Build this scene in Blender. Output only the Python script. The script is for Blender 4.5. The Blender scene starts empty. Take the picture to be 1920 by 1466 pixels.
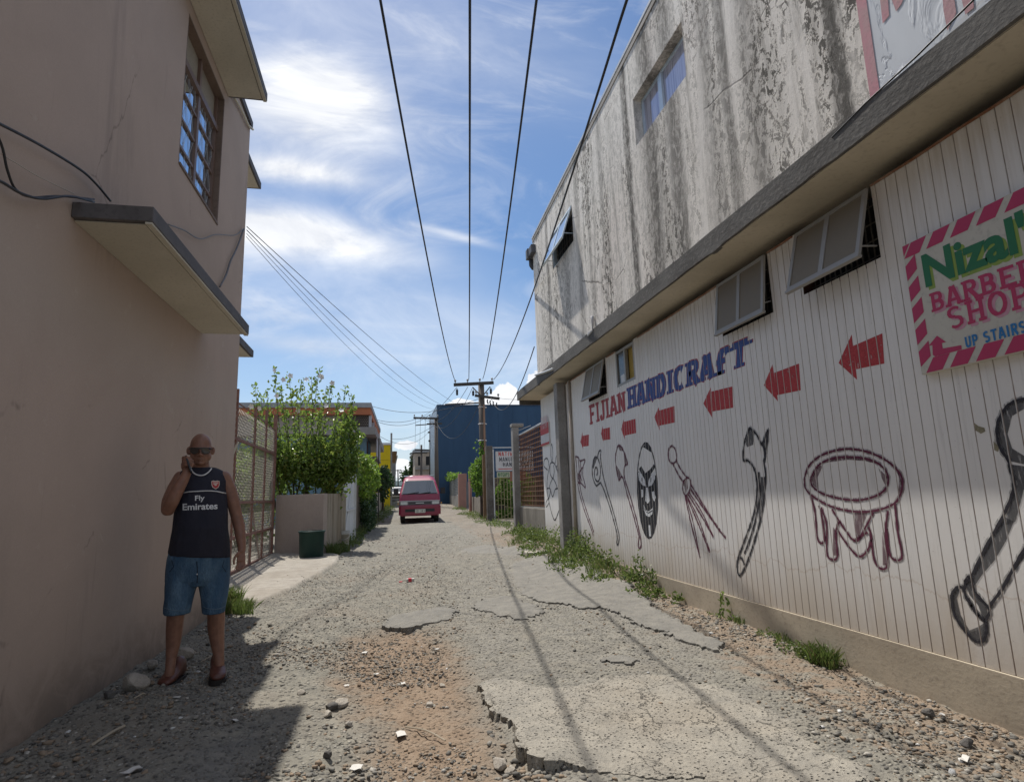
import bpy, bmesh, math, random
import numpy as np
from mathutils import Vector, Matrix
from mathutils.bvhtree import BVHTree
from mathutils.geometry import tessellate_polygon
random.seed(7); RNG = np.random.RandomState(11)
SC = bpy.context.scene; COL = SC.collection
R_ = math.radians

# ------------------------------------------------------------ camera
EYE = 1.3
FOC = 1105.317                                        # focal length for a 1920 px wide picture
def _axes():
    a = np.array([728-960, 935-733], float); b = np.array([759-960, -5546-733], float)
    Y = np.array([a[0], -a[1], -FOC]); Y /= np.linalg.norm(Y)
    Z = np.array([b[0], -b[1], -FOC]); Z /= np.linalg.norm(Z)
    return np.stack([np.cross(Y, Z), Y, Z], 1)
CAMR = _axes()
cam = bpy.data.cameras.new('Camera'); camo = bpy.data.objects.new('Camera', cam); COL.objects.link(camo)
cam.sensor_width = 36; cam.lens = FOC*36/1920; cam.clip_start = .05; cam.clip_end = 5000
_m = Matrix([list(r) for r in CAMR.T]).to_4x4(); _m.translation = (0, 0, EYE)
camo.matrix_world = _m; SC.camera = camo

# ------------------------------------------------------------ sky, sun, exposure
SUN_D = Vector((.158, -.457, -1.0)).normalized()       # the way the light travels
sun = bpy.data.lights.new('Sun', 'SUN'); suno = bpy.data.objects.new('Sun', sun); COL.objects.link(suno)
sun.energy = 3.5; sun.angle = R_(.55); sun.color = (1, .95, .875)
suno.rotation_euler = (-SUN_D).to_track_quat('Z', 'Y').to_euler(); suno.location = (-3, 8, 20)
SC.view_settings.view_transform = 'Standard'; SC.view_settings.look = 'None'
SC.view_settings.exposure = .65; SC.view_settings.gamma = 1
SKY_STRENGTH = .11

# ------------------------------------------------------------ node helper
class NT:
    def __init__(s, tree): s.t = tree; s.n = tree.nodes; s.l = tree.links
    def put(s, sock, v):
        if v is None: return
        if hasattr(v, 'is_linked') or isinstance(v, bpy.types.NodeSocket): s.l.new(v, sock)
        else:
            if sock.type == 'RGBA' and len(v) == 3: v = (*v, 1)
            sock.default_value = v
    def node(s, kind, **kw):
        n = s.n.new(kind)
        for k, v in kw.items(): setattr(n, k, v)
        return n
    def pos(s, scale=(1, 1, 1), src='pos', rot=(0, 0, 0)):
        if src == 'pos': v = s.node('ShaderNodeNewGeometry').outputs['Position']
        else: v = s.node('ShaderNodeTexCoord').outputs[src]
        m = s.node('ShaderNodeMapping'); s.l.new(v, m.inputs[0]); m.inputs['Scale'].default_value = scale
        m.inputs['Rotation'].default_value = rot
        return m.outputs[0]
    def noise(s, vec, scale, detail=4, rough=.55, dist=0):
        n = s.node('ShaderNodeTexNoise'); s.l.new(vec, n.inputs['Vector'])
        n.inputs['Scale'].default_value = scale; n.inputs['Detail'].default_value = detail
        n.inputs['Roughness'].default_value = rough; n.inputs['Distortion'].default_value = dist
        return n.outputs['Fac']
    def voro(s, vec, scale, feature='F1', out='Distance', rnd=1):
        n = s.node('ShaderNodeTexVoronoi'); n.feature = feature; s.l.new(vec, n.inputs['Vector'])
        n.inputs['Scale'].default_value = scale; n.inputs['Randomness'].default_value = rnd
        return n.outputs[out]
    def ramp(s, fac, a, b, lo=0., hi=1.):
        n = s.node('ShaderNodeMapRange'); n.interpolation_type = 'SMOOTHSTEP'
        s.put(n.inputs['Value'], fac); n.inputs['From Min'].default_value = a; n.inputs['From Max'].default_value = b
        n.inputs['To Min'].default_value = lo; n.inputs['To Max'].default_value = hi
        return n.outputs['Result']
    def mix(s, f, a, b):
        n = s.node('ShaderNodeMix', data_type='RGBA')
        s.put(n.inputs[0], f); s.put(n.inputs[6], a); s.put(n.inputs[7], b)
        return n.outputs[2]
    def m(s, op, a, b=None):
        n = s.node('ShaderNodeMath', operation=op); s.put(n.inputs[0], a); s.put(n.inputs[1], b)
        return n.outputs[0]
    def vec(s, op, a, b):
        n = s.node('ShaderNodeVectorMath', operation=op); s.put(n.inputs[0], a); s.put(n.inputs[1], b)
        return n.outputs[0]
    def sep(s, v):
        n = s.node('ShaderNodeSeparateXYZ'); s.l.new(v, n.inputs[0]); return n.outputs
    def comb(s, x, y, z):
        n = s.node('ShaderNodeCombineXYZ')
        for i, v in enumerate((x, y, z)): s.put(n.inputs[i], v)
        return n.outputs[0]
    def attr(s, name, out='Fac'):
        n = s.node('ShaderNodeAttribute'); n.attribute_name = name; return n.outputs[out]
    def bump(s, h, strength=.4, dist=.02):
        n = s.node('ShaderNodeBump'); n.inputs['Strength'].default_value = strength
        n.inputs['Distance'].default_value = dist; s.l.new(h, n.inputs['Height']); return n.outputs[0]

def new_mat(name, color=(.5, .5, .5), rough=.8, metal=0., spec=.4):
    m = bpy.data.materials.new(name); m.use_nodes = True
    t = NT(m.node_tree); b = m.node_tree.nodes['Principled BSDF']; t.b = b
    b.inputs['Base Color'].default_value = (*color, 1); b.inputs['Roughness'].default_value = rough
    b.inputs['Metallic'].default_value = metal; b.inputs['Specular IOR Level'].default_value = spec
    return m, t
def set_(t, name, v): t.put(t.b.inputs[name], v)

def surf(name, c1, c2, rough=.85, s1=1.5, s2=35., bump=.25, bd=.006, stretch=(1, 1, 1), c3=None, spec=.3, metal=0.):
    """Weathered surface: two tones by broad noise, a third in fine specks, fine bump."""
    m, t = new_mat(name, c1, rough, metal, spec)
    p = t.pos(stretch)
    a = t.noise(p, s1, 5, .6, .3); f = t.noise(p, s2, 3, .6)
    c = t.mix(t.ramp(a, .35, .68), c1, c2)
    c = t.mix(t.ramp(f, .5, .75, 0, .6), c, c3 or tuple(x*.72 for x in c2))
    set_(t, 'Base Color', c); set_(t, 'Normal', t.bump(t.m('ADD', t.m('MULTIPLY', a, .6), f), bump, bd))
    return m
def plain(name, c, rough=.5, metal=0., spec=.5, var=.12, s=18.):
    m, t = new_mat(name, c, rough, metal, spec)
    f = t.noise(t.pos(), s, 4, .6)
    set_(t, 'Base Color', t.mix(f, tuple(x*(1-var) for x in c), tuple(min(1, x*(1+var)) for x in c)))
    set_(t, 'Roughness', t.ramp(f, .2, .8, max(0, rough-.08), min(1, rough+.08)))
    return m

# ------------------------------------------------------------ world
w = bpy.data.worlds.new('World'); SC.world = w; w.use_nodes = True
t = NT(w.node_tree); bg = w.node_tree.nodes['Background']
sky = t.node('ShaderNodeTexSky'); sky.sky_type = 'NISHITA'; sky.sun_disc = False
sky.sun_elevation = R_(64.2); sky.sun_rotation = R_(-19.1); sky.air_density = 1.0; sky.dust_density = .6; sky.ozone_density = 2.2
d = t.node('ShaderNodeTexCoord').outputs['Generated']
x, y, z = t.sep(d)[:3]
zz = t.m('MAXIMUM', z, .02)
# clouds lie on a high flat layer: (x/z, y/z); big soft shapes are placed by compass direction
ysafe = t.m('MAXIMUM', y, .02)
u = t.m('DIVIDE', x, ysafe); v = t.m('DIVIDE', z, ysafe)
uv = t.comb(u, v, 0)
flow = t.comb(t.m('MULTIPLY', u, 3.0), t.m('MULTIPLY', v, 8.0), .3)
n1 = t.noise(flow, 1.1, 8, .62, 1.2)
n2 = t.noise(t.comb(u, t.m('MULTIPLY', v, 1.9), 4.0), 3.2, 9, .62, .6)
n3 = t.noise(t.comb(u, v, 2.), 26., 6, .6, .2)
def blob(cu, cv, ru, rv, ang=0., soft=1.):
    du = t.m('SUBTRACT', u, cu); dv = t.m('SUBTRACT', v, cv)
    ca, sa = math.cos(ang), math.sin(ang)
    a = t.m('DIVIDE', t.m('ADD', t.m('MULTIPLY', du, ca), t.m('MULTIPLY', dv, sa)), ru)
    b_ = t.m('DIVIDE', t.m('SUBTRACT', t.m('MULTIPLY', dv, ca), t.m('MULTIPLY', du, sa)), rv)
    r2 = t.m('ADD', t.m('MULTIPLY', a, a), t.m('MULTIPLY', b_, b_))
    return t.m('MULTIPLY', t.m('POWER', 2.718, t.m('MULTIPLY', r2, -1.)), soft)
def wdir(px, py):
    c = np.array([px-960, -(py-733), -FOC]); q = CAMR.T @ c; return q[0]/q[1], q[2]/q[1]
def total(l):
    a = l[0]
    for b_ in l[1:]: a = t.m('ADD', a, b_)
    return a
def bl(px, py, rx, ry, ang=0., soft=1.):
    cu, cv = wdir(px, py); return blob(cu, cv, rx/FOC*1.12, ry/FOC*1.12, R_(ang), soft)
soft_shapes = total([bl(560, 215, 175, 88, -12), bl(630, 160, 110, 50, -20, .7), bl(545, 318, 120, 24, -5, .95), bl(570, 435, 190, 40, -10, 1.05),
                     bl(480, 440, 120, 50, 0, .5), bl(850, 441, 70, 8, -12, .45), bl(560, 645, 90, 14, -4, .5),
                     bl(720, 60, 420, 100, -8, .26), bl(700, 610, 420, 60, -6, .28), bl(940, 690, 200, 40, 0, .2), bl(760, 560, 300, 50, -12, .18)])
cirrus = t.m('MULTIPLY', soft_shapes, t.ramp(n2, .18, .74, .45, 1.2))
cirrus = t.m('ADD', cirrus, t.ramp(n1, .47, .82, 0, .34))
cum = total([bl(938, 738, 19, 20), bl(957, 745, 17, 15), bl(922, 752, 20, 12), bl(970, 755, 12, 8), bl(868, 755, 24, 9), bl(845, 762, 14, 5), bl(1003, 716, 14, 18, 30), bl(757, 836, 20, 9, 0, 1.1),
             bl(752, 872, 16, 14, 0, 1.1), bl(772, 884, 20, 10, 0, 1.), bl(700, 880, 40, 14), bl(1080, 735, 60, 30)])
cum = t.ramp(t.m('ADD', cum, t.m('MULTIPLY', t.m('SUBTRACT', n3, .5), t.ramp(cum, .04, .3, 0, 2.1))), .38, .52)
front = t.ramp(y, .02, .12)
# added bright cloud veil over the unseen sky, to lift the fill light
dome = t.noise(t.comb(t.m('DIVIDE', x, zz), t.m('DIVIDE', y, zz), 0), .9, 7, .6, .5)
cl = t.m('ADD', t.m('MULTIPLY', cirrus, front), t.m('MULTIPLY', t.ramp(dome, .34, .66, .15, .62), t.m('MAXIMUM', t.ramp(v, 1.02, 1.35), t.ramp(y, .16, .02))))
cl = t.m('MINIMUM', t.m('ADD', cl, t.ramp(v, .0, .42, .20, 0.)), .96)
cl = t.m('MAXIMUM', cl, t.m('MULTIPLY', cum, front))
cl = t.m('MULTIPLY', cl, t.ramp(z, -.01, .02))
hsv = t.node('ShaderNodeHueSaturation'); hsv.inputs['Saturation'].default_value = 1.16; hsv.inputs['Value'].default_value = .70; t.l.new(sky.outputs[0], hsv.inputs['Color'])
cloudc = t.mix(t.ramp(n2, .3, .7), (4.7, 4.85, 5.2, 1), (6.6, 6.65, 6.7, 1))
skyc = t.mix(t.ramp(z, .0, .2, .6, 0), hsv.outputs[0], (2.5, 3.3, 4.5, 1))
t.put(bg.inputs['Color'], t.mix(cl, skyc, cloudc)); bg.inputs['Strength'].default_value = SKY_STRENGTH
# ------------------------------------------------------------ reading the place off its planes (world metres, ground 0)
def ray(px, py): return CAMR.T @ np.array([px-960, -(py-733), -FOC])
def onX(px, py, X): d = ray(px, py); k = X/d[0]; return np.array([X, d[1]*k, d[2]*k+EYE])
def onY(px, py, Y): d = ray(px, py); k = Y/d[1]; return np.array([d[0]*k, Y, d[2]*k+EYE])
def onZ(px, py, Z): d = ray(px, py); k = (Z-EYE)/d[2]; return np.array([d[0]*k, d[1]*k, Z])

# ------------------------------------------------------------ numpy noise
def _hash(ix, iy, seed):
    h = (ix*374761393 + iy*668265263 + seed*2147483647) & 0xffffffff
    h = ((h ^ (h >> 13))*1274126177) & 0xffffffff
    return ((h ^ (h >> 16)) & 0xffff)/65535.
def vnoise(x, y, seed=0):
    x = np.asarray(x, float); y = np.asarray(y, float)
    ix = np.floor(x).astype(np.int64); iy = np.floor(y).astype(np.int64); fx = x-ix; fy = y-iy
    fx = fx*fx*(3-2*fx); fy = fy*fy*(3-2*fy)
    a = _hash(ix, iy, seed); b = _hash(ix+1, iy, seed); c = _hash(ix, iy+1, seed); d = _hash(ix+1, iy+1, seed)
    return (a*(1-fx)+b*fx)*(1-fy)+(c*(1-fx)+d*fx)*fy
def fbm(x, y, s, o=4, seed=0):
    v = 0; a = .5; tot = 0
    for k in range(o):
        v = v+a*vnoise(x*s, y*s, seed+k*17); tot += a; a *= .5; s *= 2.07
    return v/tot
def sstep(a, b, x):
    t_ = np.clip((np.asarray(x, float)-a)/(b-a), 0, 1); return t_*t_*(3-2*t_)
def sdf_poly(x, y, poly):                             # > 0 inside
    poly = np.asarray(poly)[:, :2]; n = len(poly); dist = np.full(np.shape(x), 1e9); ins = np.zeros(np.shape(x), bool)
    for i in range(n):
        a = poly[i]; b = poly[(i+1) % n]; ex, ey = b-a; wx = x-a[0]; wy = y-a[1]
        k = np.clip((wx*ex+wy*ey)/(ex*ex+ey*ey+1e-12), 0, 1)
        dist = np.minimum(dist, (wx-ex*k)**2+(wy-ey*k)**2)
        c = ((a[1] <= y) != (b[1] <= y)) & (x < ex*(y-a[1])/(ey if abs(ey) > 1e-9 else 1e-9)+a[0])
        ins ^= c
    return np.where(ins, 1, -1)*np.sqrt(dist)

# ------------------------------------------------------------ ground form
XL, XR, XU, XF = -1.97, 3.40, 3.06, 3.03              # left wall, planked wall, upper wall, slab face
def lie(x, y):                                        # broad lie of the land
    x = np.asarray(x, float); y = np.asarray(y, float)
    h = np.where(y < 8, 0, np.where(y < 25, .016*(y-8), np.where(y < 75, .272+.022*(y-25), 1.372)))
    h = h+.22*sstep(2.2, 3.35, x)*sstep(6.2, 10, y)*(1-sstep(15, 19, y))-.10*sstep(2.3, 3.3, x)*(1-sstep(3.2, 5, y))
    return h+.05*sstep(-1.2, -1.9, x)*(1-sstep(7, 9, y))
def onG(px, py):
    d = ray(px, py); k = .0006
    for _ in range(4000):
        p = d*k; h = float(lie(p[0], p[1]))
        if p[2]+EYE <= h: break
        k *= 1.003
    return np.array([p[0], p[1], h])
def gpoly(pts): return [onG(*p) for p in pts]
SLAB = gpoly([(904, 1284), (925, 1276), (962, 1276), (1000, 1282), (1060, 1290), (1130, 1270), (1220, 1262), (1300, 1276), (1360, 1292), (1410, 1315), (1440, 1335), (1470, 1352), (1500, 1376),
              (1535, 1405), (1600, 1440), (1640, 1475), (1420, 1470), (1300, 1446), (1150, 1448), (1060, 1441), (1035, 1446), (1005, 1448), (985, 1425), (965, 1400), (957, 1372), (942, 1345), (925, 1330), (905, 1312)])
WORN = gpoly([(1010, 1035), (1120, 1075), (1230, 1140), (1340, 1225), (1420, 1300), (1560, 1440), (1640, 1480), (1000, 1480), (905, 1290), (870, 1235), (880, 1180), (830, 1140), (870, 1080), (930, 1040)])
PATCHES = [gpoly([(878, 1143), (905, 1126), (945, 1118), (985, 1128), (1021, 1148), (1000, 1158), (963, 1160), (925, 1153)]),
           gpoly([(1050, 1136), (1090, 1146), (1130, 1148), (1166, 1163), (1237, 1185), (1275, 1199), (1342, 1223), (1365, 1212), (1320, 1190), (1250, 1150), (1190, 1110), (1130, 1075), (1060, 1045), (1000, 1040), (960, 1060), (965, 1100), (1005, 1124)]),
           gpoly([(1128, 1240), (1140, 1230), (1165, 1228), (1195, 1236), (1203, 1246), (1185, 1255), (1150, 1252)]),
           gpoly([(720, 1165), (760, 1150), (830, 1138), (860, 1150), (850, 1165), (800, 1172), (740, 1178)]),
           gpoly([(860, 1030), (910, 1022), (965, 1024), (1010, 1030), (975, 1040), (930, 1038), (880, 1037)])]
DIRT = gpoly([(660, 1190), (740, 1174), (810, 1180), (845, 1205), (865, 1236), (895, 1262), (905, 1290), (900, 1325), (920, 1345), (945, 1376), (960, 1410), (985, 1440), (1000, 1475), (700, 1475),
              (690, 1410), (715, 1360), (660, 1320), (632, 1280), (640, 1220)])
SMOOTHL = gpoly([(330, 1466), (345, 1425), (400, 1395), (450, 1390), (440, 1440), (420, 1490), (300, 1500)])
APRON = [(-2.9, 8.35), (-1.95, 8.35), (-1.62, 8.5), (-1.35, 9.6), (-1.15, 11.), (-1.0, 12.4), (-1.02, 13.6), (-1.3, 14.6), (-1.6, 15.1), (-2.9, 15.1)]
def ground_masks(x, y):
    j = (fbm(x, y, 5., 4, 3)-.5)*.22+(fbm(x, y, 22., 3, 5)-.5)*.07
    slab = sdf_poly(x, y, SLAB)+j*.55
    pat = np.maximum.reduce([sdf_poly(x, y, p)+j for p in PATCHES])
    sm = sdf_poly(x, y, SMOOTHL)+j*1.5
    dirt = sdf_poly(x, y, DIRT)+j*1.7
    apr = sdf_poly(x, y, APRON)+j*.25
    worn = sdf_poly(x, y, WORN)+j*2.2
    return slab, pat, sm, dirt, apr, worn
def ground_all(x, y):
    x = np.asarray(x, float); y = np.asarray(y, float)
    slab, pat, sm, dirt, apr, worn = ground_masks(x, y)
    mslab = sstep(-.012, .018, slab); mpat = sstep(-.02, .02, pat); msm = sstep(-.1, .1, sm); mdirt = sstep(-.2, .2, dirt); mapr = sstep(-.015, .015, apr); mw = sstep(-.25, .2, worn)
    near = 1-sstep(14, 40, y); hard = np.maximum.reduce([mslab, mpat, mapr, mw*.6])
    street = sstep(-2.3, -1.9, x)*(1-sstep(3.4, 3.8, x))
    rough = (fbm(x, y, 1.3, 4, 1)-.5)*.10+(fbm(x, y, 9., 4, 2)-.5)*.050*(1-.8*hard)+(fbm(x, y, 34., 2, 8)-.5)*.018*(1-.85*hard)
    z = lie(x, y)+rough*near*(.3+.7*street)*(1-.7*mapr)
    z = z+.012*mpat*near+.05*mapr-.004*mslab-.045*mdirt*(1-mslab)
    # the broken edge of the old concrete throws a lip
    z = z-.03*np.exp(-((slab+.05)/.05)**2)*sstep(1.6, .4, x)
    return z, mslab, mpat, msm, mdirt, mapr, mw
def GZ(x, y): return float(ground_all(np.array([x]), np.array([y]))[0][0])

# ------------------------------------------------------------ things and meshes
BASE = {}
def lab(o, label=None, cat=None, group=None, kind=None):
    if label: o['label'] = label
    if cat: o['category'] = cat
    if group: o['group'] = group
    if kind: o['kind'] = kind
    return o
def thing(name, label, cat, loc=(0, 0, 0), group=None):
    o = bpy.data.objects.new(name, None); COL.objects.link(o); o.location = loc; o.empty_display_size = .2
    BASE[o.name] = Vector(loc); return lab(o, label, cat, group)
def link_mesh(name, me, parent=None, smooth=None):
    o = bpy.data.objects.new(name, me); COL.objects.link(o)
    if parent is not None:
        off = BASE[parent.name]; BASE[o.name] = off; o.parent = parent
        if off.length > 0: me.transform(Matrix.Translation(-off))
    else: BASE[o.name] = Vector((0, 0, 0))
    if smooth:
        for p in me.polygons: p.use_smooth = True
    return o
def settle(o):                                        # a one-mesh thing gets its origin at its own base
    me = o.data; n = len(me.vertices); c = np.empty(n*3); me.vertices.foreach_get('co', c); c = c.reshape(-1, 3)
    b = Vector(((c[:, 0].min()+c[:, 0].max())/2, (c[:, 1].min()+c[:, 1].max())/2, c[:, 2].min()))
    me.transform(Matrix.Translation(-b)); o.location = b; BASE[o.name] = b; return o
class MB:
    def __init__(s): s.v = []; s.f = []; s.mi = []; s.cur = 0
    def add(s, vs, fs):
        n = len(s.v); s.v += [tuple(map(float, q)) for q in vs]
        for f in fs: s.f.append([n+i for i in f]); s.mi.append(s.cur)
        return s
    def poly(s, pts): return s.add(pts, [range(len(pts))])
    def box(s, x0, x1, y0, y1, z0, z1):
        return s.hexa([(x0, y0, z0), (x1, y0, z0), (x1, y1, z0), (x0, y1, z0), (x0, y0, z1), (x1, y0, z1), (x1, y1, z1), (x0, y1, z1)])
    def hexa(s, p): return s.add(p, [(0, 3, 2, 1), (4, 5, 6, 7), (0, 1, 5, 4), (1, 2, 6, 5), (2, 3, 7, 6), (3, 0, 4, 7)])
    def bar(s, a, b, w, h=None, up=(0, 0, 1)):        # square bar from a to b
        a = Vector(a); b = Vector(b); d = (b-a).normalized(); up = Vector(up)
        if abs(d.dot(up)) > .95: up = Vector((1, 0, 0))
        x = d.cross(up).normalized(); y = x.cross(d); h = h or w; p = []
        for q in (a, b):
            for i, j in ((-1, -1), (1, -1), (1, 1), (-1, 1)): p.append(q+x*i*w/2+y*j*h/2)
        return s.hexa([p[0], p[1], p[2], p[3], p[4], p[5], p[6], p[7]])
    def tube(s, pts, r, n=8, cap=True, flat=None):    # r: number or list; flat scales the second axis
        pts = [Vector(p) for p in pts]; rings = []; u0 = None
        rs = r if hasattr(r, '__len__') else [r]*len(pts)
        for i, p in enumerate(pts):
            d = (pts[min(i+1, len(pts)-1)]-pts[max(i-1, 0)]).normalized()
            if u0 is None:
                u0 = d.cross(Vector((0, 0, 1)) if abs(d.z) < .9 else Vector((1, 0, 0))).normalized()
            u0 = (u0-d*u0.dot(d)).normalized(); v0 = d.cross(u0); rr = rs[i]
            rx, ry = rr if hasattr(rr, '__len__') else (rr, rr*(flat or 1))
            rings.append([p+u0*math.cos(2*math.pi*k/n)*rx+v0*math.sin(2*math.pi*k/n)*ry for k in range(n)])
        return s.loft(rings, cap)
    def loft(s, rings, cap=True, closed=True):
        n = len(rings[0]); vs = [q for r in rings for q in r]; fs = []
        for i in range(len(rings)-1):
            for k in range(n if closed else n-1):
                k2 = (k+1) % n; fs.append((i*n+k, i*n+k2, (i+1)*n+k2, (i+1)*n+k))
        if cap: fs.append(tuple(range(n))[::-1]); fs.append(tuple((len(rings)-1)*n+k for k in range(n)))
        return s.add(vs, fs)
    def ell(s, c, r, nu=16, nv=10, rot=None):         # ellipsoid
        c = Vector(c); rings = []
        for i in range(1, nv):
            a = math.pi*i/nv; ring = []
            for k in range(nu):
                b = 2*math.pi*k/nu; q = Vector((r[0]*math.sin(a)*math.cos(b), r[1]*math.sin(a)*math.sin(b), -r[2]*math.cos(a)))
                if rot: q = rot @ q
                ring.append(c+q)
            rings.append(ring)
        return s.loft(rings)
    def lathe(s, c, prof, n=20):                      # prof: (radius, z)
        return s.loft([[(c[0]+r*math.cos(2*math.pi*k/n), c[1]+r*math.sin(2*math.pi*k/n), c[2]+z_) for k in range(n)] for r, z_ in prof])
    def mesh(s, name, mats):
        me = bpy.data.meshes.new(name); me.from_pydata(s.v, [], s.f)
        for m in (mats if isinstance(mats, (list, tuple)) else [mats]): me.materials.append(m)
        if len(me.materials) > 1: me.polygons.foreach_set('material_index', s.mi)
        me.update(); return me
    def build(s, name, mats, parent=None, smooth=False, fixn=False, bevel=0):
        me = s.mesh(name, mats)
        if fixn or bevel:
            b = bmesh.new(); b.from_mesh(me); bmesh.ops.recalc_face_normals(b, faces=b.faces)
            if bevel:
                ed = [e for e in b.edges if len(e.link_faces) == 2 and e.calc_face_angle(0) > .6]
                bmesh.ops.bevel(b, geom=ed, offset=bevel, segments=2, affect='EDGES', profile=.6, clamp_overlap=True)
            b.to_mesh(me); b.free()
        o = link_mesh(name, me, parent, smooth); return o
def solo(mb, name, mats, label, cat, group=None, kind=None, **k):
    o = mb.build(name, mats, None, **k); settle(o); return lab(o, label, cat, group, kind)
def fuse(mb, name, mat, parent=None, voxel=.01, smooth=3, label=None):
    """One continuous skin round everything in mb (voxel union, then relaxed)."""
    me = mb.mesh(name, mat)
    b = bmesh.new(); b.from_mesh(me); bmesh.ops.recalc_face_normals(b, faces=b.faces); b.to_mesh(me); b.free()
    o = bpy.data.objects.new('tmp', me); COL.objects.link(o)
    r = o.modifiers.new('r', 'REMESH'); r.mode = 'VOXEL'; r.voxel_size = voxel
    if smooth:
        q = o.modifiers.new('s', 'SMOOTH'); q.factor = .5; q.iterations = smooth
    dg = bpy.context.evaluated_depsgraph_get(); ev = o.evaluated_get(dg)
    m2 = bpy.data.meshes.new_from_object(ev); bpy.data.objects.remove(o); m2.name = name
    if not m2.materials: m2.materials.append(mat)
    return link_mesh(name, m2, parent, True)

# ------------------------------------------------------------ ground sheet
def make_ground():
    xs = np.concatenate([np.array([-600, -200, -80, -40, -20, -12, -8, -6, -4.5, -3.6, -3.1]), np.arange(-2.9, 3.61, .036), np.array([3.9, 4.3, 4.8, 5.5, 6.5, 8, 12, 20, 40, 80, 200, 600])])
    ys = [-60, -20, -8, -3, -1, 0, .6, 1.1]; y_ = 1.5
    while y_ < 10: ys.append(y_); y_ += .034
    st = .034
    while y_ < 900: ys.append(y_); st *= 1.035; y_ += st
    ys = np.array(ys); X, Y = np.meshgrid(xs, ys); sh = X.shape
    z, ms, mp, msm, md, ma, mw = ground_all(X.ravel(), Y.ravel())
    n = z.size; me = bpy.data.meshes.new('ground'); nx = sh[1]; ny = sh[0]
    i = (np.arange(ny-1)[:, None]*nx+np.arange(nx-1)[None]).ravel()
    faces = np.stack([i, i+1, i+nx+1, i+nx], 1)
    me.vertices.add(n); me.vertices.foreach_set('co', np.stack([X.ravel(), Y.ravel(), z], 1).ravel())
    me.loops.add(faces.size); me.loops.foreach_set('vertex_index', faces.ravel().astype(np.int32))
    me.polygons.add(len(faces)); me.polygons.foreach_set('loop_start', np.arange(0, faces.size, 4, dtype=np.int32))
    me.update(calc_edges=True)
    for k, a in (('slab', ms), ('patch', mp), ('fine', msm), ('dirt', md), ('apron', ma), ('worn', mw)):
        at = me.attributes.new(k, 'FLOAT', 'POINT'); at.data.foreach_set('value', a.astype(np.float32))
    me.polygons.foreach_set('use_smooth', np.ones(len(faces), bool))
    m, t = new_mat('broken_road', rough=.95, spec=.2)
    p = t.pos()
    px_, py_, pz_ = t.sep(p)[:3]
    big = t.noise(p, .9, 5, .6); mid = t.noise(p, 6., 5, .65); fine = t.noise(p, 60., 4, .7)
    stone = t.voro(p, 34.); stc = t.voro(p, 34., out='Color'); st2 = t.voro(p, 85.)
    grav = t.mix(t.ramp(mid, .3, .7), (.245, .228, .188, 1), (.155, .148, .127, 1))
    grav = t.mix(t.ramp(stone, .2, .45, 0, .9), t.mix(t.ramp(t.sep(stc)[0], .1, .9), (.37, .35, .30, 1), (.095, .092, .085, 1)), grav)
    grav = t.mix(t.ramp(big, .46, .66, 0, .5), grav, (.245, .215, .175, 1))
    soil = t.mix(t.ramp(mid, .3, .72), (.205, .145, .098, 1), (.275, .212, .155, 1))
    soil = t.mix(t.ramp(fine, .48, .7, 0, .7), soil, (.19, .135, .095, 1))
    crack = t.ramp(t.voro(t.vec('ADD', p, t.vec('MULTIPLY', t.comb(mid, t.noise(p, 9., 4), 0), (.32, .32, 0))), 3.1, 'DISTANCE_TO_EDGE'), .0, .016, 1, 0)
    crack = t.m('MULTIPLY', crack, t.m('MULTIPLY', t.ramp(big, .40, .62, .05, 1), t.ramp(fine, .3, .6, .3, 1)))
    conc = t.mix(t.ramp(mid, .25, .75), (.335, .31, .262, 1), (.24, .225, .195, 1)); pit = t.voro(p, 42.)
    conc = t.mix(t.ramp(big, .45, .7, 0, .25), conc, (.30, .24, .17, 1)); conc = t.mix(t.m('MULTIPLY', t.ramp(pit, .16, .30, 1, 0), t.ramp(t.noise(p, 14., 3), .38, .56, .25, 1)), conc, (.07, .065, .06, 1))
    conc = t.mix(t.ramp(st2, .12, .28, .85, 0), conc, (.10, .095, .09, 1))
    conc = t.mix(t.ramp(fine, .56, .72, 0, .7), conc, (.17, .16, .145, 1))
    conc = t.mix(t.m('MULTIPLY', crack, .75), conc, (.08, .075, .07, 1))
    asph = t.mix(t.ramp(mid, .3, .7), (.235, .222, .195, 1), (.175, .168, .152, 1)); asph = t.mix(t.ramp(fine, .5, .7, 0, .6), asph, (.11, .107, .10, 1))
    apr = t.mix(t.ramp(mid, .3, .75), (.36, .33, .285, 1), (.27, .245, .21, 1)); apr = t.mix(t.ramp(fine, .5, .7, 0, .5), apr, (.20, .185, .16, 1)); apr = t.mix(t.ramp(big, .45, .65, 0, .4), apr, (.23, .20, .16, 1))
    edge = t.ramp(t.m('ADD', t.m('MULTIPLY', t.m('SUBTRACT', mid, .5), 1.3), px_), 2.35, 2.75)
    verge = t.m('MULTIPLY', edge, t.ramp(mid, .36, .6, .15, .85))
    c = t.mix(verge, grav, soil)
    c = t.mix(t.m('MULTIPLY', t.attr('dirt'), t.ramp(mid, .28, .5, .35, 1)), c, soil)
    wornc = t.mix(t.ramp(mid, .3, .7), (.275, .258, .218, 1), (.195, .185, .163, 1)); wornc = t.mix(t.ramp(fine, .45, .68, 0, .75), wornc, (.135, .128, .115, 1)); wornc = t.mix(t.ramp(pit, .12, .26, .8, 0), wornc, (.10, .095, .088, 1)); wornc = t.mix(t.m('MULTIPLY', crack, .8), wornc, (.07, .065, .06, 1))
    c = t.mix(t.m('MULTIPLY', t.attr('worn'), t.ramp(t.noise(p, 2.6, 5, .65), .34, .56, .15, .95)), c, wornc)
    c = t.mix(t.attr('patch'), c, asph); c = t.mix(t.m('MULTIPLY', t.attr('fine'), .85), c, asph)
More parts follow.
